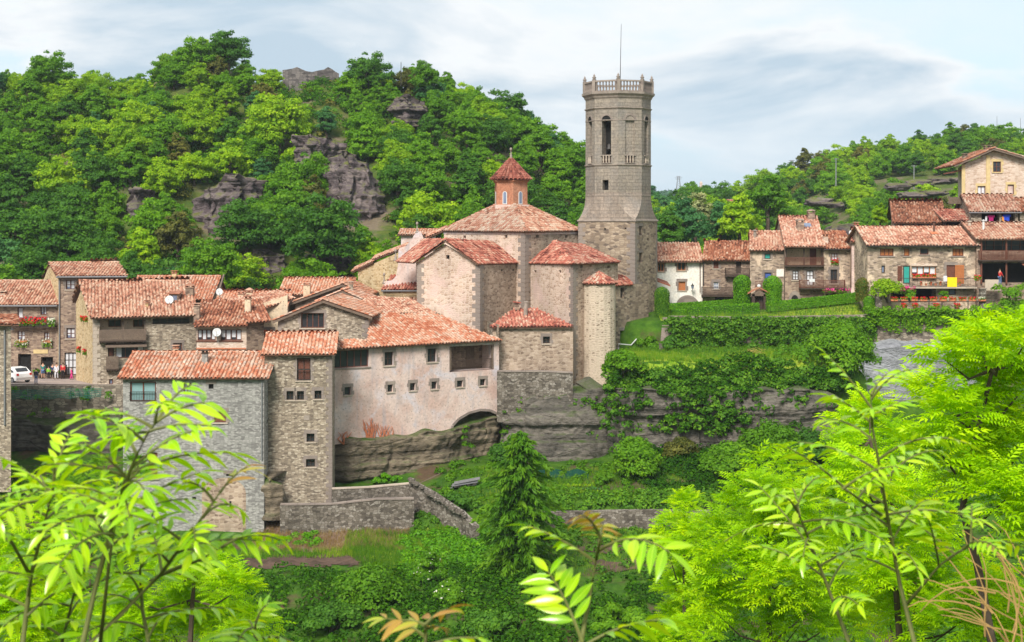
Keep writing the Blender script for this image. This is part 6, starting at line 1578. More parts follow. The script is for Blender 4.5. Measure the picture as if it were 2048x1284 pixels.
# ------------------------------------------------------------------ castle ruin and far structures
t = House('castle_ruin', 'ruined castle wall with ragged crown on the wooded hilltop', 'ruin', P(622, 185, 258), 'dark_wall'); 
f = Face((565, 257), (678, 258)); rag = [(565, 140), (574, 139), (585, 137), (594, 134), (603, 138), (612, 142), (624, 144), (636, 141), (648, 139), (656, 134), (664, 138), (672, 144), (678, 147)]
f = t.face((565, 257), (678, 258), f.prof(rag), Z(200, 257), 'castle'); g = t.face((678, 258), (674, 264), f.top[-1][1], Z(200, 257), 'castle'); t.face((674, 264), (568, 263), f.top[0][1] - .6, Z(200, 257), 'castle'); t.face((568, 263), (565, 257), f.top[0][1], Z(200, 257), 'castle'); t.walls()
mb = MB(); mb.tube([P(802, 172, 250), P(802, 124, 250)], [.08, .05], 5); o = mb.build('flag_pole', M['iron'], None, False, P(802, 172, 250)); tag(o, 'thin bare pole on the hilltop right of the castle ruin', 'pole')
H = simple_house('hermitage', 'tiny hermitage on the distant blue ridge', (1394, 1480), (1424, 1480), 14, 20, 381, 376, 'church', 'tile_red', .8, .5, .5, rs=240, cat='chapel', pitch=1.2, row=1.6); H.walls()
mb = MB(); mb.box(P(1402, 374, 1478), (2.6, 2.6, 9)); mb.lathe(P(1402, 365.5, 1478), [(1.5, -1), (1.5, 0), (.1, 1.6)], 8); mb.build('hermitage_tower', M['church'], H.root)
def pylon(px, pt, pb, Y, w, lab):
    b = P(px, pb, Y); h = Z(pt, Y) - b.z; t = thing('pylon', lab, 'pylon', b, 'electricity masts on the skyline'); mb = MB()
    for sx in (-1, 1):
        for sy in (-1, 1): mb.tube([b + Vector((sx * w, sy * w, 0)), b + Vector((sx * w * .3, sy * w * .3, h))], w * .10, 4)
    n = 7
    for i in range(n):
        z0, z1 = h * i / n, h * (i + 1) / n; k0, k1 = w * (1 - .7 * i / n), w * (1 - .7 * (i + 1) / n); mb.tube([b + Vector((-k0, -k0, z0)), b + Vector((k1, -k1, z1))], w * .06, 4); mb.tube([b + Vector((k0, -k0, z0)), b + Vector((-k1, -k1, z1))], w * .06, 4)
    mb.build('lattice', M['zinc'], t); mb = MB()
    for k, s_ in ((.97, 1.4), (.88, 1.9), (.79, 1.5)): mb.box(b + Vector((0, 0, h * k)), (w * s_ * 1.6, w * .16, w * .16))
    mb.build('cross_arm', M['zinc'], t)
pylon(1357, 352, 382, 900, 1.4, 'leftmost lattice pylon above the far valley trees'); pylon(1584, 320, 360, 560, 1.1, 'lattice pylon on the left shoulder of the wooded hill')
for px, pt, pb in ((1672, 316, 372), (1828, 330, 398)): 
    mb = MB(); Y = 330; b = P(px, pb, Y); mb.tube([b, P(px, pt, Y)], [.14, .1], 5); mb.box(P(px, pt + 2, Y), (1.2, .1, .1)); o = mb.build('power_pole', M['zinc'], None, False, b); tag(o, 'grey power pole %s' % ('among the trees left of the big rock band' if px < 1700 else 'standing before the big rock band'), 'pole', 'power poles on the wooded hill')
for px, pt in ((1994, 232), (2041, 236)):
    mb = MB(); Y = 420; b = P(px, 300, Y); mb.tube([b, P(px, pt, Y)], [.12, .05], 4); o = mb.build('radio_mast', M['zinc'], None, False, b); tag(o, 'thin radio mast on the hilltop, %s of two' % ('left' if px < 2010 else 'right'), 'mast', 'radio masts')

# ------------------------------------------------------------------ foliage
RG = np.random.RandomState(42)
def obj_np(name, V, Fq, r, mat, parent=None, org=None, smooth=False):
    og = np.array(ORG[parent.name]) if parent is not None else np.array(org if org is not None else (0, 0, 0), float)
    me = np_mesh(name, V - og, Fq, r, M[mat], smooth); o = bpy.data.objects.new(name, me); link(o, parent, og)
    if parent is None: o.location = og
    return o
def crown_lumps(rx, rz, n, rg, flat=0.0, cone=0.0):
    d = rg.normal(size=(n, 3)); d /= np.linalg.norm(d, axis=1, keepdims=True); rad = rg.uniform(.2, .95, n) ** .6
    c = d * rad[:, None] * np.array([rx, rx, rz]); c[:, 2] = np.where(c[:, 2] < -rz * .45, -c[:, 2] * .6, c[:, 2])
    if cone: c[:, :2] *= (1 - cone * (c[:, 2:3] / rz * .5 + .5))
    r = rg.uniform(.10, .29, n) * rx * (1.0 - .25 * np.abs(c[:, 2]) / rz)
    return c, r
TREES = []
def tree_variant(rx, rz, h, nl, nleaf, size, seed, mats, cone=0.0):
    rg = np.random.RandomState(seed); c, r = crown_lumps(rx, rz, int(nl * 1.7), rg, 0, cone); c[:, 2] += h
    V, Fq, rr = lump_cloud(c, r, nleaf, size, rg, inner=.55, outer=1.28)
    crowns = np_mesh('crown', V, Fq, rr, M[mats[0]])
    mb = MB(); top = h + rz * .2; pts = [(0, 0, -1.5)] + [(rg.normal(0, .12) * i, rg.normal(0, .12) * i, top * i / 4) for i in range(1, 5)]
    mb.tube(pts, [.24, .2, .16, .1, .05], 6)
    for i in range(6):
        a = rg.uniform(0, 6.28); z = h * rg.uniform(.5, .95); q = c[rg.randint(len(c))]; mb.tube([(0, 0, z * .8), ((q[0]) * .5, q[1] * .5, (z + q[2]) / 2), tuple(q)], [.09, .06, .02], 5)
    return crowns, mb.mesh('trunk', M['bark'])
MATS = ['l_dark', 'l_mid', 'l_bright', 'l_olive', 'l_blue', 'l_pale']
VAR = [tree_variant(2.6, 3.1, 2.3, 60, 9000, .19, 1, MATS), tree_variant(2.9, 2.7, 2.0, 64, 9500, .19, 2, MATS), tree_variant(2.2, 3.6, 2.5, 52, 8000, .185, 3, MATS, .45), tree_variant(3.3, 3.3, 2.4, 80, 11000, .2, 4, MATS), tree_variant(2.4, 2.5, 1.7, 46, 7500, .185, 5, MATS, .3), tree_variant(2.0, 3.2, 2.4, 44, 6500, .18, 6, MATS, .6), tree_variant(3.1, 2.9, 2.3, 70, 8500, .19, 7, MATS, .2)]
def plant_tree(x, y, z, var, mat, s, name, label, cat, group, trunk=True, wid=1.0):
    crowns, tr = var; t = thing(name, label, cat, (x, y, z), group); rz = random.uniform(0, 6.28); t.scale = (s * wid, s * wid, s); t.rotation_euler = (0, 0, rz)
    o = bpy.data.objects.new('crown', crowns); link(o, t); o.material_slots[0].link = 'OBJECT'; o.material_slots[0].material = M[mat]
    if trunk: o = bpy.data.objects.new('trunk', tr); link(o, t)
    return t
ROCKS = [(236, 316, 388, 470), (380, 535, 372, 500), (645, 782, 325, 490), (560, 690, 272, 322), (480, 720, 498, 560), (30, 120, 512, 560), (785, 850, 195, 240)]
def poisson(n_try, xr, yr, dmin, zf, ok, lim, jit=0):
    pts = []; cell = {}
    for _ in range(n_try):
        x, y = random.uniform(*xr), random.uniform(*yr); k = (int(x // dmin), int(y // dmin))
        if any((px - x) ** 2 + (py - y) ** 2 < dmin * dmin for i in (-1, 0, 1) for j in (-1, 0, 1) for (px, py) in cell.get((k[0] + i, k[1] + j), [])): continue
        z = float(zf(x, y)); u, v = PX(x, y), PY(z, y)
        if not ok(u, v, y): continue
        cell.setdefault(k, []).append((x, y)); pts.append((x, y, z, u, v))
        if len(pts) >= lim: break
    return pts
LAB = {'l_dark': 'dark green', 'l_mid': 'mid green', 'l_bright': 'bright yellow-green', 'l_olive': 'olive brown', 'l_blue': 'blue-green', 'l_pale': 'pale blossoming'}
random.seed(5)
def ok1(u, v, y):
    if not (-60 < u < 1240 and v > 60) or (545 < u < 700 and v < 268): return False
    return not any(a - 4 < u < b + 4 and c + 10 < v < d + (52 if random.random() < .8 else 20) for a, b, c, d in ROCKS)
pts = poisson(14000, (-100, 20), (176, 266), 4.3, castle_z, ok1, 288)
for (x, y, z, u, v) in pts:
    k = random.random(); hi = v < 330
    m = 'l_bright' if k < (.34 if u < 620 else .2) else 'l_mid' if k < .74 else 'l_dark' if k < .90 else 'l_blue' if k < .96 else 'l_olive'
    if v > 420 and m == 'l_bright' and random.random() < .5: m = 'l_dark'
    plant_tree(x, y, z - .3, random.choice(VAR), m, random.uniform(.88, 1.36) * (.74 if v < 225 else .9 if v < 280 else 1), 'deciduous_tree', '%s tree %s of the castle hill, %s' % (LAB[m], next(n for q, n in ((200, 'on the skyline'), (300, 'high on the slope'), (400, 'on the middle slope'), (9999, 'on the lower slope')) if v < q), next(n for q, n in ((140, 'at the left edge'), (330, 'left of the rock outcrops'), (520, 'above the middle outcrop'), (690, 'below the ruin'), (850, 'above the big cliff'), (1000, 'left of the brick lantern'), (9999, 'between lantern and bell tower')) if u < q)), 'tree', 'trees on the castle hill', wid=random.uniform(.9, 1.1))
# trees that stand out on the skyline
for (px, py, Y, s, m, lab) in ((455, 140, 252, 1.18, 'l_dark', 'tallest dark oak-like tree on the skyline left of the castle ruin'), (395, 148, 250, 1.1, 'l_mid', 'broad round tree on the skyline beside the tallest dark tree'), (738, 186, 251, 1.2, 'l_dark', 'tall dark tree just right of the castle ruin'), (850, 186, 250, 1.0, 'l_mid', 'rounded skyline tree right of the bare pole'), (100, 180, 250, 1.15, 'l_mid', 'leaning skyline tree near the left edge'), (628, 208, 252, .7, 'l_mid', 'pale green tree standing right before the castle ruin'), (555, 300, 226, 1.5, 'l_bright', 'brightest yellow-green tree below the castle ruin'), (275, 300, 226, 1.3, 'l_bright', 'bright yellow-green tree alone in the dark wood on the left slope'), (418, 585, 172, 1.1, 'l_mid', 'round green tree standing right behind the back roofs'), (640, 535, 184, 1.6, 'l_dark', 'large dark spreading tree against the cliff left of the church'), (490, 515, 190, 1.3, 'l_dark', 'dark tree hiding the middle of the big rock outcrop'), (1150, 360, 240, 1.1, 'l_mid', 'last skyline tree touching the bell tower on its left'), (1125, 330, 246, 1.0, 'l_mid', 'wispy skyline tree left of the bell tower')):
    plant_tree(X(px, Y), Y, Z(py, Y), VAR[3] if s > 1.05 else VAR[0], m, s, 'deciduous_tree', lab, 'tree', 'trees on the castle hill')
# undergrowth between the trees
def undergrowth(name, xr, yr, n, zf, ok, mat, size, rad, lab=None, per=10, zoff=.2):
    cs, rs = [], []
    while len(cs) < n:
        x, y = random.uniform(*xr), random.uniform(*yr); z = float(zf(x, y)); u, v = PX(x, y), PY(z, y)
        if ok(u, v, y): cs.append((x, y, z + zoff)); rs.append(random.uniform(*rad))
    V, Fq, r = lump_cloud(cs, rs, n * per, size, RG); o = obj_np(name, V, Fq, r, mat); tag(o, lab, None, None, 'stuff'); return o
def ok2(u, v, y): return -80 < u < 1260 and not any(a < u < b and c < v < d for a, b, c, d in ROCKS)
undergrowth('undergrowth', (-110, 24), (168, 262), 1500, castle_z, ok2, 'l_slope', .24, (.8, 1.7), 'undergrowth darkened like the shade between the trees of the castle hill', 80)  # real undergrowth, leaf colour set extra dark for shadow between crowns
undergrowth('undergrowth', (-110, 24), (168, 262), 500, castle_z, ok2, 'l_olive', .30, (.6, 1.2), 'olive scrub between the trees of the castle hill', 50)
undergrowth('undergrowth', (-110, 24), (168, 262), 600, castle_z, ok2, 'l_mid', .30, (.7, 1.5), 'green scrub between the trees of the castle hill', 55)
# the wooded hill on the right
RK2 = [(1735, 1935, 345, 395), (1605, 1690, 390, 424), (1645, 1725, 436, 485), (1505, 1590, 434, 466)]
def ok3(u, v, y):
    return 1290 < u < 2090 and v > 200 and not any(a < u < b and c < v - 12 < d + 12 for a, b, c, d in RK2)
pts = poisson(14000, (24, 160), (222, 415), 6.4, wooded_z, ok3, 290)
for (x, y, z, u, v) in pts:
    k = random.random(); near = u < 1470
    m = ('l_blue' if k < .45 else 'l_dark' if k < .6 else 'l_bright' if k < .78 else 'l_mid' if k < .94 else 'l_pale') if near else ('l_bright' if k < .34 else 'l_mid' if k < .78 else 'l_dark' if k < .92 else 'l_olive')
    s = random.uniform(1.0, 1.5) * (1.1 if near else 1.0)
    plant_tree(x, y, z - .4, random.choice(VAR), m, s, 'woodland_tree', '%s tree %s of the right-hand hill, %s' % (LAB[m], next(n for q, n in ((330, 'on the skyline'), (400, 'on the upper slope'), (450, 'on the middle slope'), (9999, 'at the foot')) if v < q), next(n for q, n in ((1400, 'beside the bell tower'), (1500, 'over the brown house'), (1640, 'over the tall-roofed house'), (1800, 'left of the rock band'), (9999, 'near the tall gabled house')) if u < q)), 'tree', 'trees on the wooded hill', trunk=y < 330)
for (px, py, Y, s, m, lab) in ((1362, 505, 215, 1.45, 'l_blue', 'large blue-green tree right behind the white house roof'), (1338, 508, 205, 1.15, 'l_dark', 'dark tree between the bell tower and white house roof'), (1390, 480, 225, 1.3, 'l_pale', 'pale blossoming tree over the white house roof'), (1420, 470, 260, 1.5, 'l_bright', 'rounded yellow-green tree in the middle of the valley'), (1440, 488, 222, 1.4, 'l_blue', 'blue-green tree above the brown house roof'), (1480, 480, 218, 1.5, 'l_bright', 'bright tree above the brown house roof, right of the blue-green one'), (1535, 455, 235, 1.5, 'l_mid', 'green tree just above the patched stone house'), (1760, 455, 172, .55, 'l_bright', 'small bright round tree behind the narrow house')):
    plant_tree(X(px, Y), Y, Z(py, Y), random.choice(VAR), m, s, 'woodland_tree', lab, 'tree', 'trees on the wooded hill')
undergrowth('undergrowth', (24, 165), (210, 420), 800, wooded_z, lambda u, v, y: 1290 < u < 2090 and not any(a < u < b and c < v < d for a, b, c, d in RK2), 'l_mid', .5, (1.0, 2.0), 'green scrub between the trees of the right-hand hill', 34)
undergrowth('far_wood', (50, 420), (1180, 1560), 900, far_z, lambda u, v, y: 1250 < u < 1750, 'l_blue', 2.4, (3, 6), 'bluish wood on the far ridge', 22, 2.0)
undergrowth('far_wood', (-60, 200), (425, 900), 500, lambda x, y: wooded_z(x, min(float(y), 610)) - 2, lambda u, v, y: 1250 < u < 1600, 'l_mid', 1.1, (2.5, 4.5), 'green wood filling the valley behind the tower', 30, 1.5)
# ------------------------------------------------------------------ shrubs, hedges, ivy, grass
def ground_Y(px, py, up):
    best, bd = 110, 1e9
    for Y in np.arange(92, 137, .25):
        d = abs(PY(float(ground_z(X(px, Y), Y)) + up, Y) - py)
        if d < bd: bd, best = d, float(Y)
    return best
def bush(px, py, Y, rx, rz, mat, name, label, n=16, per=130, size=.2, group=None, cat='bush', ry=None, flowers_=None, stem=True, base=None):
    """py = row of the bush centre; rx, rz in metres"""
    if base is not None and base < -20: Y = ground_Y(px, py, rz * .45)
    c = P(px, py, Y); zb = c.z - rz * .6
    t = thing(name, label, cat, (c.x, Y, zb), group)
    d = RG.normal(size=(n, 3)); d /= np.linalg.norm(d, axis=1, keepdims=True); d[:, 2] = np.abs(d[:, 2]) * 1.2 - .45
    ce = np.array(c) + d * RG.uniform(.35, .8, n)[:, None] * np.array([rx, ry or rx, rz]); ra = RG.uniform(.3, .48, n) * min(rx, rz * 1.1)
    V, Fq, r = lump_cloud(ce, ra, n * per, size, RG); obj_np('foliage', V, Fq, r, mat, t)
    if flowers_:
        V, Fq, r = lump_cloud(ce, ra * 1.06, flowers_[1], flowers_[2], RG, inner=.98); obj_np('blossom', V, Fq, r, flowers_[0], t)
    if stem:
        mb = MB()
        for i in range(5): q = ce[RG.randint(n)]; mb.tube([(c.x, Y, zb - .3), ((c.x + q[0]) / 2, (Y + q[1]) / 2, (zb + q[2]) / 2), tuple(q)], [.09, .06, .02], 5)
        mb.build('stems', M['bark'], t)
    return t
def surf_leaves(quads, dens, size, rg, off=.04, nj=.6):
    """leaves spread over planar quads (p, e1, e2, normal)"""
    Ps, Ns = [], []
    for p, e1, e2, n in quads:
        p, e1, e2, n = [np.array(q, float) for q in (p, e1, e2, n)]; k = max(8, int(np.linalg.norm(np.cross(e1, e2)) * dens)); a, b = rg.rand(k, 1), rg.rand(k, 1)
        Ps.append(p + e1 * a + e2 * b + n * rg.normal(0, off, (k, 1))); Ns.append(n + rg.normal(0, nj, (k, 3)))
    Pm, nr = np.concatenate(Ps), np.concatenate(Ns); N = len(Pm)
    return scatter(*LEAFQ, rand_frames(nr, rg), Pm, size * rg.uniform(.6, 1.35, N), rg.uniform(0, 1, N))
def hedge(path, w, label):
    """path: [(px, Y, py_top, py_bottom)]"""
    v = [(Vector((X(a, y), y, 0)), Z(t, y), Z(b, y)) for a, y, t, b in path]; t = thing('clipped_hedge', label, 'hedge', (v[0][0].x, v[0][0].y, v[0][2]), 'clipped hedges on the upper lawn'); q = []; mb = MB()
    for (a, za, ba), (b, zb_, bb) in zip(v, v[1:]):
        d = (b - a); n = Vector((d.y, -d.x, 0)).normalized(); up = Vector((0, 0, 1)); A, B = a + up * ba, b + up * bb
        ha, e = up * (za - ba), B - A
        q += [(A, e, ha, n), (A - n * w, e, ha, -n), (A + ha, e + up * ((zb_ - bb) - (za - ba)), -n * w, up), (A, -n * w, ha, -d.normalized()), (B, -n * w, up * (zb_ - bb), d.normalized())]
        mb.obox(A - n * .06, e, -n * (w - .12), ha * .95)
    V, Fq, r = surf_leaves(q, 190, .09, RG, .03); obj_np('foliage', V, Fq, r, 'l_hedge', t); mb.build('inner_growth', M['l_dark'], t)
def topiary(px, Y, pt, pb, wpx, label, group='clipped topiary bushes', mat='l_hedge', cat='topiary'):
    z0, z1 = Z(pb, Y), Z(pt, Y); r = wpx / 2 / F * Y; c = Vector((X(px, Y), Y, 0)); t = thing('topiary_bush', label, cat, (c.x, Y, z0), group)
    h = z1 - z0; N = int(r * h * 1500); u = RG.rand(N); a = RG.uniform(0, 6.283, N); zz = u * h; rr = np.where(zz < h - r, r * (.92 + .08 * zz / h), np.sqrt(np.maximum(0, r * r - (zz - h + r) ** 2)))
    nr = np.stack([np.cos(a), np.sin(a), np.clip((zz - h + r) / r, 0, 1)], 1); Pm = np.stack([c.x + np.cos(a) * rr, c.y + np.sin(a) * rr, z0 + zz], 1) + RG.normal(0, .03, (N, 3))
    V, Fq, q = scatter(*LEAFQ, rand_frames(nr + RG.normal(0, .5, (N, 3)), RG), Pm, .085 * RG.uniform(.6, 1.3, N), RG.rand(N)); obj_np('foliage', V, Fq, q, mat, t)
    mb = MB(); mb.lathe((c.x, Y, z0), [(r * .8, 0), (r * .85, h - r), (r * .6, h - r * .4), (.05, h - .15)], 10); mb.build('inner_growth', M['l_dark'], t)
hedge([(1340, 160, 608, 626), (1500, 159.5, 598, 616)], .8, 'long back hedge running in front of the white and brown houses')
hedge([(1376, 155.5, 616, 634), (1519, 156, 607, 626)], .9, 'front clipped hedge left of the garden path')
hedge([(1342, 155.5, 620, 640), (1372, 155.5, 619, 640)], .9, 'short cube hedge by the foot of the tower')
hedge([(1536, 155.5, 606, 624), (1718, 156, 586, 604)], .9, 'front clipped hedge right of the garden path')
hedge([(1481, 158.5, 594, 612), (1512, 158.5, 596, 612)], .8, 'short clipped hedge left of the little gate'); hedge([(1532, 158.5, 593, 608), (1553, 158.5, 593, 608)], .8, 'short clipped hedge right of the little gate')
topiary(1484, 158.6, 550, 610, 35, 'tall round-topped topiary left of the little gate'); topiary(1545, 158.2, 552, 606, 38, 'tall round-topped topiary right of the little gate')
topiary(1725, 153.4, 556, 602, 28, 'egg-shaped olive topiary before the narrow house', mat='l_olive'); topiary(1739, 151.4, 592, 620, 24, 'small round clipped bush at the meadow corner')
topiary(1324, 153.6, 574, 650, 30, 'dark ivy column clinging to the right side of the tower', mat='l_ivy', cat='ivy')
# little roofed gate between the topiaries
t = thing('garden_gate', 'little tiled gate with dark opening between the two topiaries', 'gate', P(1517, 625, 158)); Y = 158
mb = MB(); [mb.box((X(px, Y), Y, Z(606, Y)), (.3, .6, 1.9)) for px in (1506, 1529)]; mb.build('post', M['wood_dark'], t); mb = MB(); a = P(1517, 576, Y)
mb.obox(a + Vector((-1.2, -.5, -.62)), (1.2, 0, .62), (0, 1.2, 0), (0, 0, .12)); mb.obox(a + Vector((0, -.5, 0)), (1.2, 0, -.62), (0, 1.2, 0), (0, 0, .12)); mb.build('gate_roof', M['tile_br'], t); mb = MB(); mb.poly(P(1502, 592, 157.7), P(1532, 592, 157.7), P(1532, 588, 157.7), P(1517, 580, 157.7), P(1502, 588, 157.7)); mb.build('gable_board', M['wood'], t)
mb = MB(); mb.lathe(a + Vector((0, -.3, .05)), [(.12, 0), (.22, .12), (.18, .28), (.02, .36)], 10); mb.build('roof_ball', M['white'], t, True)
mb = MB(); mb.box((X(1517.5, 158.4), 158.4, Z(606, Y)), (.9, .1, 1.9)); mb.build('gate_door', M['wood_dark'], t)
# ivy on the retaining walls
def ivy(label, quads, dens, size, mat='l_ivy', name='ivy', lumps=None):
    parts = [surf_leaves(quads, dens, size, RG, .10, .7)] if quads else []
    if lumps: parts.append(lump_cloud([l_[0] for l_ in lumps], [l_[1] for l_ in lumps], int(sum(90 * l_[1] ** 2 for l_ in lumps) * 2.2), size, RG))
    V, Fq, r = merge(parts); o = obj_np(name, V, Fq, r, mat); tag(o, label, None, None, 'stuff'); return o
qs, lm = [], []
for i in range(120):
    px = 1336 + i * 3.4; Y = 149.4; top = 636 + random.uniform(-2, 3); dn = top + (66 + 16 * math.sin(px * .045) + 10 * math.sin(px * .13)) * random.uniform(.55, 1.1); w = random.uniform(6, 18)
    a = P(px, top, Y); qs.append((a, (X(px + w, Y) - a.x, 0, 0), (0, 0, Z(dn, Y) - a.z), (0, -1, .2)))
    lm.append((tuple(P(px + random.uniform(-8, 8), top + random.uniform(6, 30), Y - .1)), random.uniform(.2, .62)))
    if random.random() < .35: lm.append((tuple(P(px, random.uniform(672, 702), Y - .5)), random.uniform(.25, .6)))
for i in range(150): lm.append((tuple(P(1338 + i * 2.6, 637 + random.uniform(-2.5, 3), 149.5)), random.uniform(.12, .26)))
ivy('ivy and creepers hanging down the wall below the upper lawn', qs, 60, .17, lumps=lm)
qs, lm = [], []
for i in range(90):
    px = 1730 + i * 3.9; Y = 148.9; top = 622 + random.uniform(-6, 4); dn = top + random.uniform(14, 44); a = P(px, top, Y)
    qs.append((a, (.9, 0, 0), (0, 0, Z(dn, Y) - a.z), (0, -1, .2))); lm.append((tuple(P(px, top + random.uniform(-4, 10), Y - .1)), random.uniform(.25, .5)))
for i in range(60): lm.append((tuple(P(random.uniform(1985, 2090), random.uniform(572, 690), 149 + random.uniform(-.5, .6))), random.uniform(.45, .9)))
ivy('bright creeper along the flower garden edge and the right corner', qs, 55, .17, 'l_mid', lumps=lm)
lm = []
for i in range(420):
    px = random.uniform(1215, 1700); k = random.random(); py = 726 + k * 74 + 14 * math.sin(px * .02); Y = 138.6 - k * 1.4
    if 1230 < px < 1290 and py > 782: continue
    if px > 1540 and py > 778: continue
    if random.random() < .25: py += random.uniform(0, 40)
    lm.append((tuple(P(px, py, Y)), random.uniform(.4, .85)))
for i in range(210): px = random.gauss(1430, 85); lm.append((tuple(P(px, random.uniform(780, 870), 136.2)), random.uniform(.2, .6)))
for i in range(40): lm.append((tuple(P(random.uniform(1200, 1300), random.uniform(790, 880), 136.6)), random.uniform(.15, .45)))
ivy('dark creepers overhanging the cliff below the lower terrace', None, 0, .18, 'l_slope', 'creepers', lm[::2])
ivy('green creepers overhanging the cliff below the lower terrace', None, 0, .18, 'l_ivy', 'creepers', lm[1::2])
lm = [(tuple(P(random.uniform(1150, 1230), random.uniform(800, 940), 139.2)), random.uniform(.25, .6)) for _ in range(110)] + [(tuple(P(random.uniform(1000, 1030), random.uniform(800, 900), 139.4)), random.uniform(.2, .45)) for _ in range(22)] + [(tuple(P(random.uniform(1000, 1210), random.uniform(790, 830), 138.8)), random.uniform(.15, .32)) for _ in range(26)] + [(tuple(P(random.uniform(925, 950), random.uniform(850, 895), 137.4)), random.uniform(.2, .35)) for _ in range(8)]
ivy('tufts and creepers growing on the rock under the church', None, 0, .17, 'l_mid', 'creepers', lm)
lm = [(tuple(P(random.uniform(20, 240), random.choice((random.uniform(778, 800), random.uniform(820, 880))), 138.9)), random.uniform(.2, .5)) for _ in range(40)]
ivy('weeds growing from the plaza retaining wall', None, 0, .17, 'l_mid', 'creepers', lm)
# bushes one can tell apart
B = 'bushes below the village'
bush(1248, 734, 137.9, 2.0, 1.9, 'l_mid', 'round_bush', 'dense round bush at the foot of the stair turret', 26, 230, .17, B, base=-14.5)
bush(1684, 706, 140.5, 3.5, 3.3, 'l_mid', 'large_shrub', 'very large rounded shrub at the end of the lower terrace', 44, 260, .19, B, base=-15)
bush(1300, 688, 149.5, 1.3, 1.2, 'l_mid', 'small_shrub', 'leafy shrub at the foot of the bell tower', 16, 150, .16, B, base=-13)
bush(1345, 690, 147.5, 1.4, 1.1, 'l_dark', 'small_shrub', 'dark shrub right of the stone stair', 16, 150, .16, B, base=-13)
bush(1268, 922, 130.5, 2.5, 2.9, 'l_mid', 'leafy_tree', 'dark rounded small tree right of the spruce', 40, 230, .18, B, 'tree', base=-23.5)
bush(1208, 956, 129.4, .95, 1.3, 'l_mid', 'small_shrub', 'small pale shrub left of the dark rounded tree', 14, 160, .15, B, base=-23.2)
bush(1546, 890, 132, 3.0, 2.4, 'l_mid', 'leafy_tree', 'broad green tree under the cliff, right one of the pair', 40, 230, .19, B, 'tree', base=-23)
bush(1455, 925, 129, 2.9, 2.2, 'l_mid', 'leafy_tree', 'broad green tree under the cliff, left one of the pair', 40, 220, .19, B, 'tree', base=-23.5)
bush(1620, 900, 130, 2.2, 2.4, 'l_dark', 'leafy_tree', 'dark tree under the cliff half hidden by the bright ash', 26, 200, .19, B, 'tree', base=-23)
bush(1360, 900, 132, 1.7, 1.5, 'l_olive', 'small_shrub', 'brownish scrub between the rounded tree and the broad trees', 16, 150, .16, B, base=-23)
bush(600, 1025, 122.6, 1.6, .9, 'l_hedge', 'low_bush', 'low bright bush at the foot of the tower house', 18, 170, .15, B, base=-25.8)
bush(770, 958, 126.6, 1.9, .55, 'l_hedge', 'low_bush', 'low bush row on the coped garden wall', 18, 130, .14, B, base=-23.6)
bush(862, 1140, 108, 1.3, 1.9, 'l_mid', 'elder_bush', 'elder bush with cream flower heads, upper one of two', 18, 200, .15, B, flowers_=('white_fl', 60, .12), base=-27.5)
bush(900, 1190, 105, 1.2, 1.5, 'l_mid', 'elder_bush', 'elder bush with cream flower heads, lower one of two', 16, 200, .15, B, flowers_=('white_fl', 50, .12), base=-27.8)
bush(740, 1180, 104, 2.7, 2.3, 'l_mid', 'large_shrub', 'broad bright shrub in the middle of the gorge slope', 36, 240, .17, B, base=-28.3)
bush(905, 1005, 120, 1.6, 1.0, 'l_dark', 'low_bush', 'dark bush at the left foot of the spruce', 14, 150, .16, B, base=-25.6)
bush(660, 1240, 98, 2.4, 1.5, 'l_dark', 'low_bush', 'rounded bush near the bottom edge under the soil bed', 22, 180, .17, B, base=-28.5)
bush(985, 1250, 98, 2.2, 1.6, 'l_dark', 'low_bush', 'dark bush in the gully below the spruce', 22, 180, .17, B, base=-28.6)
bush(1240, 1240, 99, 2.6, 1.2, 'l_mid', 'low_bush', 'bush at the lower garden edge behind the near sapling', 22, 170, .17, B, base=-28.4)
bush(1775, 580, 151.2, 1.9, 1.6, 'l_bright', 'garden_shrub', 'bright leafy shrub left of the flower balcony', 24, 170, .15, B, base=-9.8)
bush(1820, 590, 150.8, .6, .7, 'l_mid', 'garden_shrub', 'small green shrub under the teal door', 10, 110, .12, B, base=-9.8); bush(1887, 590, 150.8, .6, .75, 'l_mid', 'garden_shrub', 'small green shrub under the yellow cloth', 10, 110, .12, B, base=-9.8)
# dense cover on the gorge slope
def cover(name, lab, box, n, mat, rad, size, per, dz=.1):
    cs, rs = [], []
    for _ in range(n):
        px, Y = random.uniform(*box[0]), random.uniform(*box[1]); x = X(px, Y); cs.append((x, Y, float(ground_z(x, Y)) + dz)); rs.append(random.uniform(*rad))
    V, Fq, r = lump_cloud(cs, rs, n * per, size, RG); o = obj_np(name, V, Fq, r, mat); tag(o, lab, None, None, 'stuff')
cover('slope_cover', 'mid green brambles covering the gorge slope', ((430, 1000), (80, 113.5)), 460, 'l_slope', (.5, 1.2), .18, 70)
cover('slope_cover', 'fresh green herbs on the gorge slope', ((430, 1000), (80, 113.5)), 150, 'l_ivy', (.4, .9), .18, 60)
cover('slope_cover', 'dark brambles around the spruce and lower garden', ((960, 1500), (84, 111.5)), 420, 'l_slope', (.4, .9), .18, 60)
cover('slope_cover', 'green weeds round the lower garden', ((1000, 1560), (88, 124)), 160, 'l_ivy', (.3, .6), .17, 50)
cover('slope_cover', 'weeds and brambles on the terrace above the dry-stone wall', ((1080, 1700), (123.9, 126.5)), 220, 'l_ivy', (.35, .7), .17, 60)
cover('slope_cover', 'tangled growth at the foot of the cliff', ((1290, 1720), (127, 136.5)), 260, 'l_slope', (.4, 1.0), .18, 60)
cover('slope_cover', 'brambles along the foot of the broken wall', ((800, 985), (112, 123)), 260, 'l_hedge', (.3, .7), .15, 70)
cover('slope_cover', 'rough growth under the plaza wall', ((-60, 245), (116, 134)), 200, 'l_mid', (.5, 1.0), .2, 50)
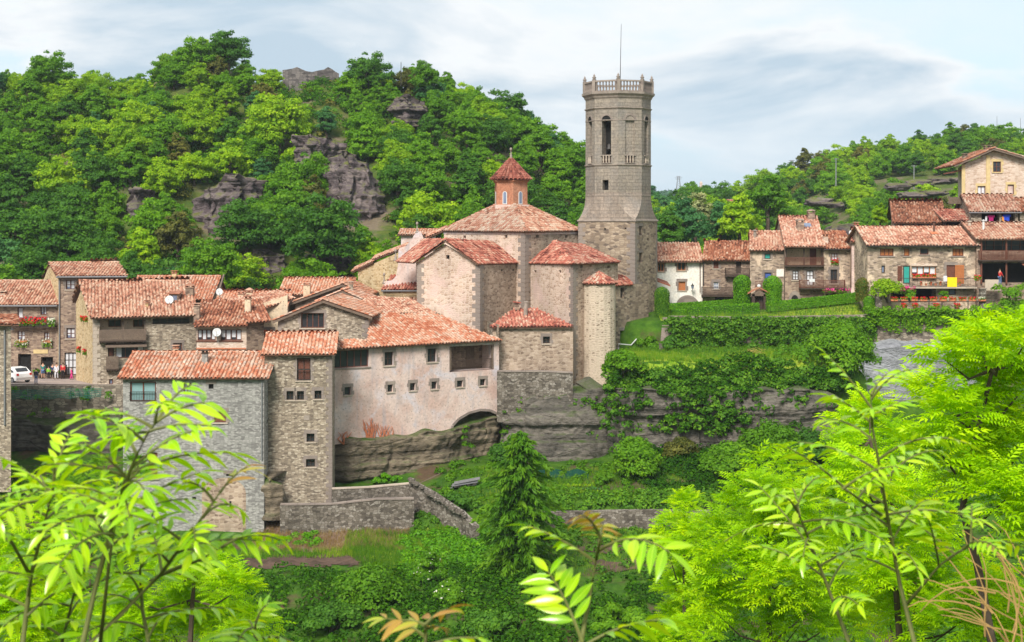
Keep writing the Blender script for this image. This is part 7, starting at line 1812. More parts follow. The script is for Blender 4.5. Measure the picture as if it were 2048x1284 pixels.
cover('slope_cover', 'brambles creeping over the garden walls', ((545, 640), (121, 123.4)), 40, 'l_hedge', (.2, .5), .14, 60)
cover('slope_cover', 'weeds before the dry-stone terrace wall', ((1070, 1430), (119, 122.6)), 110, 'l_ivy', (.2, .55), .15, 60)
cover('slope_cover', 'tall weeds along the foot of the ivy wall', ((1330, 1620), (145.5, 149.2)), 120, 'l_ivy', (.15, .45), .15, 60)
cover('slope_cover', 'scattered weeds in the lower terrace grass', ((1280, 1600), (140.2, 146)), 70, 'l_mid', (.12, .32), .13, 50)
cover('slope_cover', 'low growth inside the broken garden wall', ((828, 965), (123.6, 130)), 130, 'l_ivy', (.15, .45), .14, 60)
cover('slope_cover', 'thick scrub on the slope below the pale rock wall', ((1520, 2250), (86, 146)), 620, 'l_mid', (.5, 1.3), .26, 50)
cover('slope_cover', 'rank growth in the garden under the cliff', ((860, 1330), (126, 137)), 160, 'l_mid', (.2, .6), .15, 60)
cover('slope_cover', 'brambles on the near bank of the gorge', ((-200, 2300), (34, 84)), 620, 'l_mid', (.6, 1.4), .3, 46)
# grass
GB = np.array([(-.04, 0, 0), (.04, 0, 0), (.012, .06, 1.0), (-.012, .06, 1.0)]); GT = np.concatenate([GB, GB @ np.array([[.2, .9, 0], [-.9, .2, 0], [.3, .1, .85]]), GB @ np.array([[-.8, .5, 0], [-.5, -.8, 0], [-.25, .2, .9]])]); GF = np.array([[0, 1, 2, 3], [4, 5, 6, 7], [8, 9, 10, 11]])
def grass(label, box, n, h, mat, zf=None, name='grass', test=None):
    zf = zf or ground_z; x = RG.uniform(*box[0], n); y = RG.uniform(*box[1], n)
    if test is not None: k = test(x, y); x, y = x[k], y[k]
    n = len(x); z = zf(x, y); a = RG.uniform(0, 6.28, n); Rm = np.zeros((n, 3, 3)); Rm[:, 0, 0] = np.cos(a); Rm[:, 0, 1] = -np.sin(a); Rm[:, 1, 0] = np.sin(a); Rm[:, 1, 1] = np.cos(a); Rm[:, 2, 2] = 1
    V, Fq, r = scatter(GT, GF, Rm, np.stack([x, y, z + .03], 1), h * RG.uniform(.5, 1.4, n), np.clip(RG.rand(n) * .7 + .3 * (fbm2(x * .8, y * .8, 5, 2) > 0), 0, 1)); o = obj_np(name, V, Fq, r, mat); tag(o, label, None, None, 'stuff')
grass('tall sunlit grass on the lower terrace', ((8, 34), (138.6, 149.2)), 9000, .42, 'grass'); grass('long pale grass of the upper lawn', ((15, 36.5), (150.9, 158)), 7000, .3, 'grass', LAWN)
grass('short grass of the flower garden', ((36.8, 60), (149.8, 152.8)), 2500, .16, 'grass')
grass('grass on the slope before the broken wall', ((-13.5, -4), (112.5, 123.4)), 7000, .4, 'grass', test=lambda x, y: (x > -12.8 + (117.8 - y) * .5) & (x < -4.6))
grass('garden grass under the cliff', ((-4.5, 15), (124.6, 134)), 6000, .3, 'grass'); grass('dry stalks on the bank below the tower house', ((-21, -8.5), (119.5, 125.8)), 4200, .34, 'grass_dry', name='dry_stalks'); grass('grass edging the soil bed', ((-21.5, -10), (117.8, 120)), 1800, .3, 'grass')
grass('grass on the lower garden', ((3, 16), (112, 123)), 2600, .25, 'grass')
# spruce
def spruce(px, Y, pt, pb, rbase, label):
    z0, z1 = Z(pb, Y), Z(pt, Y); Hh = z1 - z0; x0 = X(px, Y); t = thing('spruce_tree', label, 'tree', (x0, Y, z0)); mb = MB(); mb.tube([(x0, Y, z0 - 1), (x0, Y, z0 + Hh * .5), (x0, Y, z1 - .2)], [.28, .17, .03], 7); mb.build('trunk', M['bark'], t)
    Ps, Ns, Ss, Rr = [], [], [], []; mbb = MB(); a = 0.0
    for i in range(190):
        f = (i + .5) / 190; zz_ = z0 + Hh * (.05 + .93 * f); L_ = rbase * min(1, (1 - f) ** .55 + .04) * random.uniform(.5, 1.18); a += 2.39996 + random.uniform(-.3, .3); d = np.array([math.cos(a), math.sin(a), 0]); s_ = np.array([-d[1], d[0], 0]); up = .30 + .5 * f
        k = int(16 + L_ * 26); br = random.random() * .5
        if i % 2 == 0: mbb.tube([(x0, Y, zz_), tuple(np.array([x0, Y, zz_ - .1]) + d * L_ * .6)], [.05, .02], 4)
        for j in range(k):
            q = (j + random.random()) / k; p = np.array([x0, Y, zz_]) + d * L_ * q + np.array([0, 0, L_ * (up * q - .55 * q * q)]); wd = (.30 * L_ * (1 - q) + .12); sd = random.uniform(-1, 1); p = p + s_ * sd * wd + np.array([0, 0, -abs(random.gauss(0, .16)) - abs(sd) * wd * .35])
            Ps.append(p); dirv = d * random.uniform(.3, 1) + s_ * sd * .6 + np.array([0, 0, random.uniform(-.9, .1)]); Ns.append(dirv / np.linalg.norm(dirv)); Ss.append(random.uniform(.75, 1.3)); Rr.append(min(1, br + q * .45 + random.random() * .2))
    Dm = np.array(Ns); N = len(Dm); tt = RG.normal(size=(N, 3)); xx = np.cross(Dm, tt); xx /= np.linalg.norm(xx, axis=1, keepdims=True); nn = np.cross(xx, Dm)
    V, Fq, r = scatter([(-.075, 0, 0), (0, -.26, 0), (.075, 0, 0), (0, .26, -.03)], [[0, 1, 2, 3]], np.stack([xx, Dm, nn], -1), np.array(Ps), np.array(Ss), np.array(Rr)); obj_np('needles', V, Fq, r, 'l_conifer', t); mbb.build('branches', M['bark'], t)
spruce(1040, 113, 858, 1165, 4.2, 'tall dark green spruce in the garden before the cliff')
bush(1000, 910, 131.5, 1.3, 1.6, 'l_dark', 'small_shrub', 'dark shrub against the rock left of the spruce top', 16, 160, .16, B, base=-23)
# dry red vines on the plaster wall
t = thing('dry_vine', 'rusty dead vine climbing the lower plaster wall', 'vine', P(742, 905, 130.8)); mb = MB(); rv = random.Random(3); fv = Face((664, 131), (998, 140))
for sx, sy, hgt, k in ((738, 905, 66, 14), (770, 900, 54, 10), (690, 888, 28, 6), (752, 900, 30, 6)):
    for i in range(k):
        p = [(sx + rv.uniform(-4, 4), sy)]; 
        for j in range(4): p.append((p[-1][0] + rv.uniform(-7, 7), p[-1][1] - hgt / 4 * rv.uniform(.7, 1.1)))
        mb.tube([fv.pt(*fv.uv(*q), .12) for q in p], [.08, .07, .055, .04, .02], 4)
mb.build('stems', M['terracotta'], t)

# ------------------------------------------------------------------ near trees: feathery pinnate leaves
def frond_tpl(np_=5, ll=.30, lw=.052, ang=52, curl=.25):
    v, f = [], []
    def leaf(b, d, l, w):
        d = d.normalized(); s_ = d.cross(Vector((0, 0, 1))).normalized(); k = len(v); v.extend([b, b + d * l * .45 + s_ * w + Vector((0, 0, .02)), b + d * l + Vector((0, 0, -l * .28)), b + d * l * .45 - s_ * w + Vector((0, 0, .02))]); f.append([k, k + 1, k + 2, k + 3])
    for i in range(np_):
        t = .22 + .7 * i / (np_ - 1); b = Vector((0, t, -curl * t * t))
        for s_ in (-1, 1): leaf(b, Vector((s_ * math.sin(R(ang)), math.cos(R(ang)), -.15)), ll * (1.0 if 0 < i < np_ - 1 else .85), lw)
    leaf(Vector((0, .95, -curl * .9)), Vector((0, 1, -.4)), ll, lw)
    k = len(v); v.extend([Vector((-.006, 0, 0)), Vector((.006, 0, 0)), Vector((.004, .95, -curl * .9)), Vector((-.004, .95, -curl * .9))]); f.append([k, k + 1, k + 2, k + 3])
    return [tuple(p) for p in v], f
FT = [frond_tpl(5), frond_tpl(4, .34, .06, 46, .4), frond_tpl(6, .26, .045, 58, .15)]
def ash_tree(label, Y, lumps, trunk, fl, dens, name='ash_tree', mat='l_near', dY=1.2, cat='tree'):
    """lumps: (px, py, radius_px)"""
    base = trunk[0]; bx, by = X(base[0], Y), Y; zb = float(ground_z(bx, by)); t = thing(name, label, cat, (bx, by, zb)); C_, Rr = [], []
    for (px, py, rp) in lumps: C_.append(np.array(P(px, py, Y + random.uniform(-dY, dY)))); Rr.append(rp * Y / F)
    mb = MB(); tp = [Vector((bx, by, zb - .3))] + [P(a, b, Y) for a, b in trunk]; mb.tube(tp, [.055 - .04 * i / len(tp) for i in range(len(tp))], 7)
    for c in C_:
        q = min(tp[1:], key=lambda p: (p - Vector(c)).length + max(0, (p.z - c[2])) * 2); m = (q + Vector(c)) / 2 + Vector((0, 0, -.15)); mb.tube([q, m, Vector(c)], [.022, .014, .006], 5)
    mb.build('trunk', M['bark'], t); parts = []
    for ti, tpl in enumerate(FT):
        Pm, Dm, rd, Nn = [], [], [], []
        for c, r_ in zip(C_, Rr):
            n = max(6, int(dens * r_ * r_ / (fl * fl) / 3)); sub = RG.normal(size=(max(4, int(n / 9)), 3)); sub /= np.linalg.norm(sub, axis=1, keepdims=True); sub[:, 2] = np.where(sub[:, 2] < -.4, -sub[:, 2], sub[:, 2]); lr = RG.rand()
            for s_ in sub:
                tip = c + s_ * r_ * RG.uniform(.45, 1.05) * np.array([1, 1, .9]); sr = RG.rand()
                for k in range(9):
                    az = RG.uniform(0, 6.28); d = s_ * .55 + np.array([math.cos(az), math.sin(az), RG.uniform(-.1, .7)]); d /= np.linalg.norm(d); Pm.append(tip + RG.normal(0, fl * .22, 3)); Dm.append(d); rd.append(min(1, .35 * RG.rand() + .3 * lr + .35 * sr))
        Pm, Dm, rd = np.array(Pm), np.array(Dm), np.array(rd); N = len(Pm); up = np.array([0, 0, 1]) + RG.normal(0, .35, (N, 3)); xx = np.cross(Dm, up); xx /= np.linalg.norm(xx, axis=1, keepdims=True); nn = np.cross(xx, Dm)
        parts.append(scatter(*tpl, np.stack([xx, Dm, nn], -1), Pm, fl * RG.uniform(.7, 1.25, N), rd))
    V, Fq, r = merge(parts); o = obj_np('crown', V, Fq, r, mat, t); o['kind'] = 'stuff'; return t
random.seed(21)
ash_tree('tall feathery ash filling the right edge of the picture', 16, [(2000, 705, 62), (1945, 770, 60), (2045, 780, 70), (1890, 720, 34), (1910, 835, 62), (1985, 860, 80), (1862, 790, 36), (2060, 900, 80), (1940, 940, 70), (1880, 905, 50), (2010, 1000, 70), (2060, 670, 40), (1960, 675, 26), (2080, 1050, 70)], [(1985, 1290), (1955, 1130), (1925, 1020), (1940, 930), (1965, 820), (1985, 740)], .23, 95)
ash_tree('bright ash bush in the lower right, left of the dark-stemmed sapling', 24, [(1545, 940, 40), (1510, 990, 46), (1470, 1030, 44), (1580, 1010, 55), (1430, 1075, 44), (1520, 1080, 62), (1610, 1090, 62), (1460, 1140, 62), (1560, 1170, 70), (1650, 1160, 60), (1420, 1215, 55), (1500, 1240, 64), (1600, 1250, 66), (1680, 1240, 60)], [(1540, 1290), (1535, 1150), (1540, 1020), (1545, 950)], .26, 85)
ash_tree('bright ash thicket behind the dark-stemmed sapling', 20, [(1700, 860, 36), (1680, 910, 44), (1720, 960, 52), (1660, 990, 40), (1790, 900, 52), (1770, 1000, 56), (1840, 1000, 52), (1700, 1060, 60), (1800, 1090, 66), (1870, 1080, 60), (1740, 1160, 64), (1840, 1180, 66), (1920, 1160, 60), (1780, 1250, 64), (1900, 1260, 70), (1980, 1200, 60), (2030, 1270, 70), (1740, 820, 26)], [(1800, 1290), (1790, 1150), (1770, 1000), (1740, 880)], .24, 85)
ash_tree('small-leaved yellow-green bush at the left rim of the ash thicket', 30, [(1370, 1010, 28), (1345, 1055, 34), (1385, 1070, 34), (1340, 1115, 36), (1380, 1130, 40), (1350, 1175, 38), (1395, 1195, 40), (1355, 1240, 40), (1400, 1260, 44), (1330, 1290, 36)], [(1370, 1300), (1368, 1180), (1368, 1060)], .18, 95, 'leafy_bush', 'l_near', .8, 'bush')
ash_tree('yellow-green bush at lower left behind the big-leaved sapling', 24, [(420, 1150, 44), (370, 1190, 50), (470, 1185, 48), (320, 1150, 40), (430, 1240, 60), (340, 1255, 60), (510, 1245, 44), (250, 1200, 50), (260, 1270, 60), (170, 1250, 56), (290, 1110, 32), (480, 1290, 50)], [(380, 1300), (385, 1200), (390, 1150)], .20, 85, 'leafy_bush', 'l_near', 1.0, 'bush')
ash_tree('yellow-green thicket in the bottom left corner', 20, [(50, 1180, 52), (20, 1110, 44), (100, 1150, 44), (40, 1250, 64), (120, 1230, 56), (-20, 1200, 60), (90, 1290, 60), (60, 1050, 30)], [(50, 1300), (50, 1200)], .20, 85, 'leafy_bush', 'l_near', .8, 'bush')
ash_tree('dark shrub half hidden behind the left sapling under the plaza wall', 60, [(190, 950, 34), (150, 985, 40), (230, 990, 40), (110, 1010, 36), (200, 1040, 44), (150, 1060, 40), (260, 930, 24)], [(180, 1120), (180, 1010)], .3, 13, 'leafy_bush', 'l_mid', 1.0, 'bush')
# saplings right in front: every leaflet is a piece of its own
def leaflet_mesh(w, bend, fold, seed):
    n = 6; V = []; prof = [0.0, .62, .95, 1.0, .82, .45, 0.02]
    for i in range(n + 1):
        t = i / n; z = -bend * t * t; ww = w * prof[i]
        V += [(-ww, t, z + fold * ww), (0, t, z), (ww, t, z + fold * ww)]
    Fq = []
    for i in range(n):
        a = i * 3; Fq += [[a, a + 1, a + 4, a + 3], [a + 1, a + 2, a + 5, a + 4]]
    return np.array(V), np.array(Fq)
LMESH = {}
for mt in ('l_fg', 'l_young'):
    LMESH[mt] = []
    for i, (w, b, fo) in enumerate(((.13, .22, .35), (.145, .35, .25), (.12, .12, .45), (.14, .5, .3), (.125, .3, .2), (.15, .18, .3))):
        V, Fq = leaflet_mesh(w, b, fo, i); LMESH[mt].append(np_mesh('leaflet', V, Fq, np.clip((i + .4) / 6 + np.tile([-.09, .09], len(Fq) // 2), 0, 1), M[mt], True))
def compound_leaf(T, base, d, L_, pairs, ll, droop, mat='l_fg'):
    d = d.normalized(); pts = [base + d * L_ * t + Vector((0, 0, -droop * L_ * t * t)) for t in [i / 8 for i in range(9)]]
    mb = MB(); mb.tube(pts, [.0035 - .0022 * i / 8 for i in range(9)], 5); o = mb.build('leaf', M['stem'], T)
    side0 = d.cross(Vector((0, 0, 1))).normalized(); roll = random.uniform(-.5, .5)
    def put(t, s_, sc):
        k = min(7.999, t * 8); i = int(k); p = pts[i].lerp(pts[i + 1], k - i); tg = (pts[i + 1] - pts[i]).normalized(); nrm = side0.cross(tg).normalized(); nrm = (nrm + side0 * roll).normalized(); sd = tg.cross(nrm).normalized()
        y = (tg * math.cos(R(58)) + sd * s_ * math.sin(R(58)) + Vector((random.gauss(0, .1), random.gauss(0, .1), random.gauss(-.03, .13)))).normalized() if s_ else (tg + Vector((0, 0, -.15))).normalized()
        n2 = (nrm + Vector((random.gauss(0, .18), random.gauss(0, .18), random.gauss(0, .18)))); n2 = (n2 - y * n2.dot(y)).normalized(); x = y.cross(n2); q = ll * sc * random.uniform(.88, 1.12)
        inst('leaflet', random.choice(LMESH[mat]), o, Matrix(((x.x * q, y.x * q, n2.x * q, p.x), (x.y * q, y.y * q, n2.y * q, p.y), (x.z * q, y.z * q, n2.z * q, p.z), (0, 0, 0, 1))))
    for i in range(pairs):
        t = .24 + .68 * i / max(1, pairs - 1); sc = .8 + .25 * math.sin(math.pi * (i + .6) / pairs)
        put(t, -1, sc); put(t + .015, 1, sc)
    put(.995, 0, .95)
def sapling(label, Y, stems, ll=.075, L_=.30, pairs=5, seed=1, extra=(), bronze=0):
    """stems: list of (pixel path, first leaf fraction, leaf count)"""
    random.seed(seed); p0 = stems[0][0][0]; x0 = X(p0[0], Y); zg = float(ground_z(x0, Y)); T = thing('sapling', label, 'sapling', (x0, Y, zg), 'saplings in front of the camera')
    for si, (path, f0, n) in enumerate(stems):
        pts = [P(a, b, Y + .12 * math.sin(i * 1.3 + si)) for i, (a, b) in enumerate(path)]
        if si == 0: pts = [Vector((pts[0].x - .05, Y, zg - .1))] + pts
        r0 = .007 if si == 0 else .0045; mb = MB(); mb.tube(pts, [r0 * (1 - .75 * i / (len(pts) - 1)) for i in range(len(pts))], 7); mb.build('stem', M['stem'], T, True)
        vis = pts[1:] if si == 0 else pts; cum = [0]
        for i in range(1, len(vis)): cum.append(cum[-1] + (vis[i] - vis[i - 1]).length)
        az = random.uniform(0, 6.28)
        for k in range(n):
            f = f0 + (1 - f0) * (k + .5) / n; s_ = f * cum[-1]; p = Vector([np.interp(s_, cum, [v[c] for v in vis]) for c in range(3)]); az += 2.4 + random.uniform(-.3, .3)
            top = f > .9; el = R(random.uniform(15, 45)) if not top else R(random.uniform(45, 75)); d = Vector((math.cos(az) * math.cos(el), math.sin(az) * math.cos(el) * .9, math.sin(el)))
            sc = (1.0 if f < .8 else .72) * random.uniform(.8, 1.1)
            compound_leaf(T, p, d, L_ * sc, pairs, ll * sc, random.uniform(.12, .5), 'l_young' if (bronze and f > 1 - bronze) else 'l_fg')
    for (b, tip, pr, mt) in extra:
        p, q = P(b[0], b[1], Y), P(tip[0], tip[1], Y + random.uniform(-.1, .1)); L2 = (q - p).length; compound_leaf(T, p, (q - p) + Vector((0, 0, .25 * L2)), L2 * 1.03, pr, ll * 1.1, .25, mt)
    return T
sapling('tall big-leaved sapling in the left foreground, topmost leaves over the grey house', 2.9, [([(165, 1290), (192, 1170), (228, 1040), (262, 935), (296, 865), (318, 838)], .3, 15), ([(200, 1290), (220, 1110), (242, 990), (252, 940)], .4, 7)], .062, .19, 5, 3, [((262, 945), (480, 900), 6, 'l_fg'), ((310, 846), (420, 800), 4, 'l_fg'), ((296, 865), (215, 880), 4, 'l_fg')])
sapling('left foreground sapling branch reaching right across the grey house wall', 3.0, [([(175, 1290), (240, 1230), (320, 1150), (390, 1055), (440, 985)], .45, 7), ([(320, 1150), (400, 1120), (450, 1090)], .4, 3)], .06, .19, 6, 8, [((440, 985), (500, 925), 3, 'l_young')])
sapling('leftmost foreground sapling with pale shiny leaves', 3.2, [([(45, 1290), (62, 1150), (88, 1050), (106, 980), (112, 945)], .1, 20), ([(60, 1150), (10, 1060), (-30, 980)], .2, 6)], .066, .20, 5, 13)
sapling('low foreground sapling filling the bottom left with large leaves', 3.4, [([(300, 1300), (285, 1220), (280, 1140), (300, 1060)], .05, 13), ([(120, 1300), (150, 1180), (170, 1090)], .05, 13)], .068, .21, 5, 17)
sapling('dark-stemmed sapling with pinnate leaves standing in the right foreground', 3.6, [([(1830, 1290), (1800, 1170), (1776, 1040), (1758, 930), (1744, 850), (1742, 790)], .22, 15), ([(1812, 1210), (1880, 1130), (1950, 1080)], .35, 5), ([(1776, 1040), (1700, 985), (1680, 975)], .4, 3)], .058, .25, 6, 23, [((1742, 790), (1785, 735), 5, 'l_fg'), ((1745, 850), (1650, 780), 5, 'l_fg')])
sapling('sapling with drooping leaflets left of the dark-stemmed one', 3.7, [([(1700, 1290), (1650, 1160), (1610, 1060), (1590, 1010)], .2, 12)], .058, .24, 6, 29)
sapling('single sapling with bronze tip at bottom centre', 2.8, [([(1160, 1295), (1178, 1200), (1194, 1110), (1203, 1070)], .5, 4)], .066, .19, 6, 31, [((1165, 1285), (1085, 1110), 6, 'l_fg'), ((1170, 1290), (1340, 1230), 5, 'l_fg')], .22)
sapling('small bronze-tipped shoot at the bottom left of centre', 2.7, [([(850, 1310), (852, 1275), (850, 1250)], .5, 2)], .05, .1, 3, 37, [((850, 1250), (900, 1215), 2, 'l_young'), ((850, 1250), (800, 1240), 2, 'l_young'), ((860, 1290), (960, 1275), 3, 'l_fg')], .9)
sapling('small upright shoot with yellow-green leaves at the bottom edge', 3.3, [([(508, 1310), (510, 1270), (512, 1240)], .2, 5)], .06, .12, 4, 41)
# dry twigs in the right corner
t = thing('dry_shrub', 'tangle of bare orange twigs in the bottom right corner', 'shrub', P(2040, 1300, 5)); mb = MB(); rv = random.Random(9)
for i in range(26):
    a = (rv.uniform(1960, 2080), rv.uniform(1180, 1300)); pts_ = [a]; an = rv.uniform(1.2, 3.0); 
    for j in range(5): pts_.append((pts_[-1][0] + 34 * math.cos(an), pts_[-1][1] - 34 * math.sin(an))); an += rv.uniform(-.1, .42)
    Yt = rv.uniform(4.6, 5.4); mb.tube([P(q[0], q[1], Yt) for q in pts_], [.0034, .003, .0026, .0022, .0018, .0012], 4)
mb.build('twigs', M['twig'], t)
# ------------------------------------------------------------------ people, car and small things
def skin_mesh(name, verts, edges, radii, mat, org, root=0, sub=1):
    me = bpy.data.meshes.new(name); me.from_pydata([tuple(Vector(v)) for v in verts], edges, []); o = bpy.data.objects.new(name, me); COL.objects.link(o)
    sk = o.modifiers.new('skin', 'SKIN'); sk.use_smooth_shade = True
    for i, r_ in enumerate(radii): me.skin_vertices[0].data[i].radius = (r_, r_) if not isinstance(r_, tuple) else r_
    me.skin_vertices[0].data[root].use_root = True
    sb = o.modifiers.new('sub', 'SUBSURF'); sb.levels = sub; sb.render_levels = sub
    dg = bpy.context.evaluated_depsgraph_get(); ev = o.evaluated_get(dg); m2 = bpy.data.meshes.new_from_object(ev); m2.name = name
    bpy.data.objects.remove(o); m2.materials.clear(); m2.materials.append(M[mat]); return m2
for k, c in dict(skin=(.55, .32, .22), hair_dark=(.03, .02, .015), navy=(.03, .05, .12), denim=(.10, .16, .30), pinkc=(.75, .05, .28), redc=(.55, .03, .03), greenc=(.25, .6, .05), tealc=(.03, .18, .17), paleshirt=(.62, .62, .66), dark=(.03, .03, .035), grey=(.25, .25, .27)).items(): M[k] = m_plain('cloth_' + k, c, .8, .1, 6)
def person(px, py, Y, h, label, shirt, trousers, face=-90, stride=.1, bag=None, arms=(8, 8), hair='hair_dark', short=False):
    """py = row of the feet; h = height in metres; face = direction in degrees"""
    b = P(px, py, Y); b.z = float(PLZ(b.x, Y)) + .01 if px < 300 else b.z; t = thing('person', label, 'person', b, 'people on the plaza' if px < 300 else None); t.rotation_euler = (0, 0, R(face + 90)); s = h / 1.75
    # facing -Y in local space
    hip, kn, an = .92, .50, .08; V, E, Rr = [], [], []
    def add(v, r_, par=None):
        V.append(tuple(c * s for c in v)); Rr.append(tuple(c * s for c in r_) if isinstance(r_, tuple) else r_ * s)
        if par is not None: E.append((par, len(V) - 1))
        return len(V) - 1
    pel = add((0, 0, .95), (.15, .11)); wa = add((0, 0, 1.10), (.125, .095), pel); chs = add((0, .01, 1.32), (.155, .10), wa); nb = add((0, .01, 1.47), (.07, .065), chs); nk = add((0, 0, 1.54), .052, nb); hd = add((0, -.01, 1.64), (.078, .095), nk); ht = add((0, -.005, 1.73), (.06, .075), hd)
    legs, armv = [], []
    for sx, st in ((-1, stride), (1, -stride)):
        a = add((sx * .09, 0, hip - .04), .088, pel); k_ = add((sx * .10, -st * .6 - .01, kn), .058, a); f_ = add((sx * .10, -st + .03, an), .038, k_); to = add((sx * .11, -st - .13, .035), (.038, .028), f_); legs.append((a, k_, f_, to))
    for sx, ag in ((-1, arms[0]), (1, arms[1])):
        sh = add((sx * .185, .01, 1.40), .052, chs); el = add((sx * (.21 + .002 * ag), .01 - .18 * math.sin(R(ag)), 1.13), .04, sh); wr = add((sx * .215, -.08 - .28 * math.sin(R(ag * 1.4)), .90 + .2 * math.sin(R(ag))), .028, el); ha = add((sx * .215, -.11 - .30 * math.sin(R(ag * 1.4)), .83 + .22 * math.sin(R(ag))), (.036, .022), wr); armv.append((sh, el, wr, ha))
        for fi in range(3): add((sx * (.20 + .018 * fi), -.13 - .30 * math.sin(R(ag * 1.4)), .75 + .22 * math.sin(R(ag))), .009, ha)
        add((sx * .19, -.16 - .30 * math.sin(R(ag * 1.4)), .81 + .22 * math.sin(R(ag))), .009, ha)
    body = bpy.data.objects.new('body', skin_mesh('body', V, E, Rr, 'skin', b)); link(body, t)
    def cloth(name, idx, edges, grow, mat):
        m = {j: i for i, j in enumerate(idx)}; rr = [tuple((c + grow * s) for c in Rr[j]) if isinstance(Rr[j], tuple) else Rr[j] + grow * s for j in idx]
        o = bpy.data.objects.new(name, skin_mesh(name, [V[j] for j in idx], [(m[a], m[c]) for a, c in edges], rr, mat, b)); link(o, t)
    ix = [wa, pel, chs] + [j for A_ in armv for j in A_[:(2 if short else 3)]]; ed = [(pel, wa), (wa, chs)] + [(chs, A_[0]) for A_ in armv] + [(A_[0], A_[1]) for A_ in armv] + ([] if short else [(A_[1], A_[2]) for A_ in armv]); cloth('shirt', ix, ed, .018, shirt)
    ix = [pel] + [j for l_ in legs for j in l_[:(2 if short else 3)]]; ed = [(pel, l_[0]) for l_ in legs] + [(l_[0], l_[1]) for l_ in legs] + ([] if short else [(l_[1], l_[2]) for l_ in legs]); cloth('trousers', ix, ed, .018, trousers)
    mb = MB(); mb.lathe((0, .015 * s, 1.655 * s), [(.098 * s, 0), (.104 * s, .04 * s), (.09 * s, .09 * s), (.05 * s, .125 * s), (.01, .13 * s)], 10, sy=1.1); o = bpy.data.objects.new('hair', mb.mesh('hair', M[hair], smooth=True)); link(o, t)
    mb = MB()
    for sx in (-1, 1): mb.box((sx * .034 * s, -.105 * s, 1.66 * s), (.018 * s, .012 * s, .01 * s))
    mb.box((0, -.10 * s, 1.60 * s), (.045 * s, .012 * s, .008 * s)); o = bpy.data.objects.new('face_features', mb.mesh('face_features', M['hair_dark'])); link(o, t)
    mb = MB(); [mb.box((sx * .11 * s, (-st - .06) * s, .035 * s), (.09 * s, .25 * s, .06 * s)) for sx, st in ((-1, stride), (1, -stride))]; o = bpy.data.objects.new('shoes', mb.mesh('shoes', M['dark'])); link(o, t)
    if bag: mb = MB(); mb.obox((-.14 * s, .11 * s, 1.05 * s), (.28 * s, 0, 0), (0, .14 * s, 0), (0, 0, .38 * s)); o = bpy.data.objects.new('backpack', mb.mesh('backpack', M[bag])); link(o, t)
    return t
person(72, 769, 141.6, 1.45, 'child with dark backpack and jeans standing near the plaza edge', 'navy', 'denim', 90, .03, 'dark')
person(113, 755, 155.5, 1.68, 'person in white top and pale trousers walking on the plaza', 'paleshirt', 'paleshirt', -90, .14)
person(143, 757, 153.5, 1.25, 'child in bright pink clothes at the right of the plaza', 'pinkc', 'pinkc', 0, .2, None, (30, 5))
person(86, 751, 157.0, 1.75, 'adult in dark teal shirt and shorts before the shop opening', 'tealc', 'denim', 90, .08, None, (8, 8), 'hair_dark', True)
person(97, 751, 156.8, 1.30, 'child in green by the shop opening', 'greenc', 'dark', -60, .05); person(105, 750, 157.1, 1.6, 'person in navy standing in the shop opening', 'navy', 'dark', -90, .05)
person(126, 751, 156.6, 1.65, 'person in red beside the glazed door', 'redc', 'dark', -90, .05)
person(2000, 571, 151.2, 1.7, 'person in dark red top on the porch at the right edge', 'redc', 'denim', 20, .05, None, (25, 10))
# white car
t = thing('parked_car', 'white hatchback car parked on the plaza, half hidden by the house end', 'car', (X(24, 146.5), 146.5, float(PLZ(0, 146.5))))
cy = 0.0; prof = [(-2.1, .35), (-2.15, .62), (-2.05, .82), (-1.2, .98), (-.55, 1.45), (.4, 1.55), (1.35, 1.50), (1.75, 1.15), (2.0, .95), (2.08, .6), (2.0, .32)]
mb = MB(); W_ = .88; n = len(prof); L_ = []
for sx, wk in ((-1, 1), (1, 1)):
    for (x, z) in prof: L_.append((x, sx * (W_ - (.18 if z > 1.0 else 0) * min(1, (z - 1.0) / .4)), z))
fs = [[i, i + 1, n + i + 1, n + i] for i in range(n - 1)] + [[n - 1, 0, n, 2 * n - 1], list(range(n))[::-1], [n + i for i in range(n)]]
mb.add(L_, fs); o = bpy.data.objects.new('body', mb.mesh('body', m_plain('white_car_paint', (.80, .80, .80), .25, .04, 3, .5))); link(o, t)
mb = MB()
for sx in (-1, 1): mb.poly((-1.0, sx * (W_ - .04), 1.04), (-.5, sx * (W_ - .15), 1.40), (.4, sx * (W_ - .165), 1.47), (1.25, sx * (W_ - .155), 1.42), (1.45, sx * (W_ - .05), 1.10))
mb.obox((1.40, -.62, 1.46), (.36, 0, -.32), (0, 1.24, 0), (.02, 0, .02)); mb.obox((-1.16, -.68, 1.01), (.56, 0, .42), (0, 1.36, 0), (-.02, 0, .02)); o = bpy.data.objects.new('windows', mb.mesh('windows', M['glass'])); link(o, t)
for x in (-1.3, 1.35):
    for sy in (-1, 1):
        mb = MB(); mb.lathe((0, 0, 0), [(.2, -.1), (.32, -.1), (.33, 0), (.32, .1), (.2, .1)], 16); mb.v = [(x + a, sy * .80 + c, .33 + b) for a, b, c in mb.v]; w = bpy.data.objects.new('wheel', mb.mesh('wheel', M['dark'])); link(w, t)
        mb = MB(); mb.lathe((0, 0, 0), [(.02, -.115), (.2, -.105), (.2, .105), (.02, .115)], 10); mb.v = [(x + a, sy * .80 + c, .33 + b) for a, b, c in mb.v]; o = bpy.data.objects.new('rim', mb.mesh('rim', M['zinc'])); link(o, w)
for sy in (-1, 1): mb = MB(); mb.box((2.0, sy * .72, .9), (.12, .22, .22)); o = bpy.data.objects.new('tail_light', mb.mesh('tail_light', M['redc'])); link(o, t)
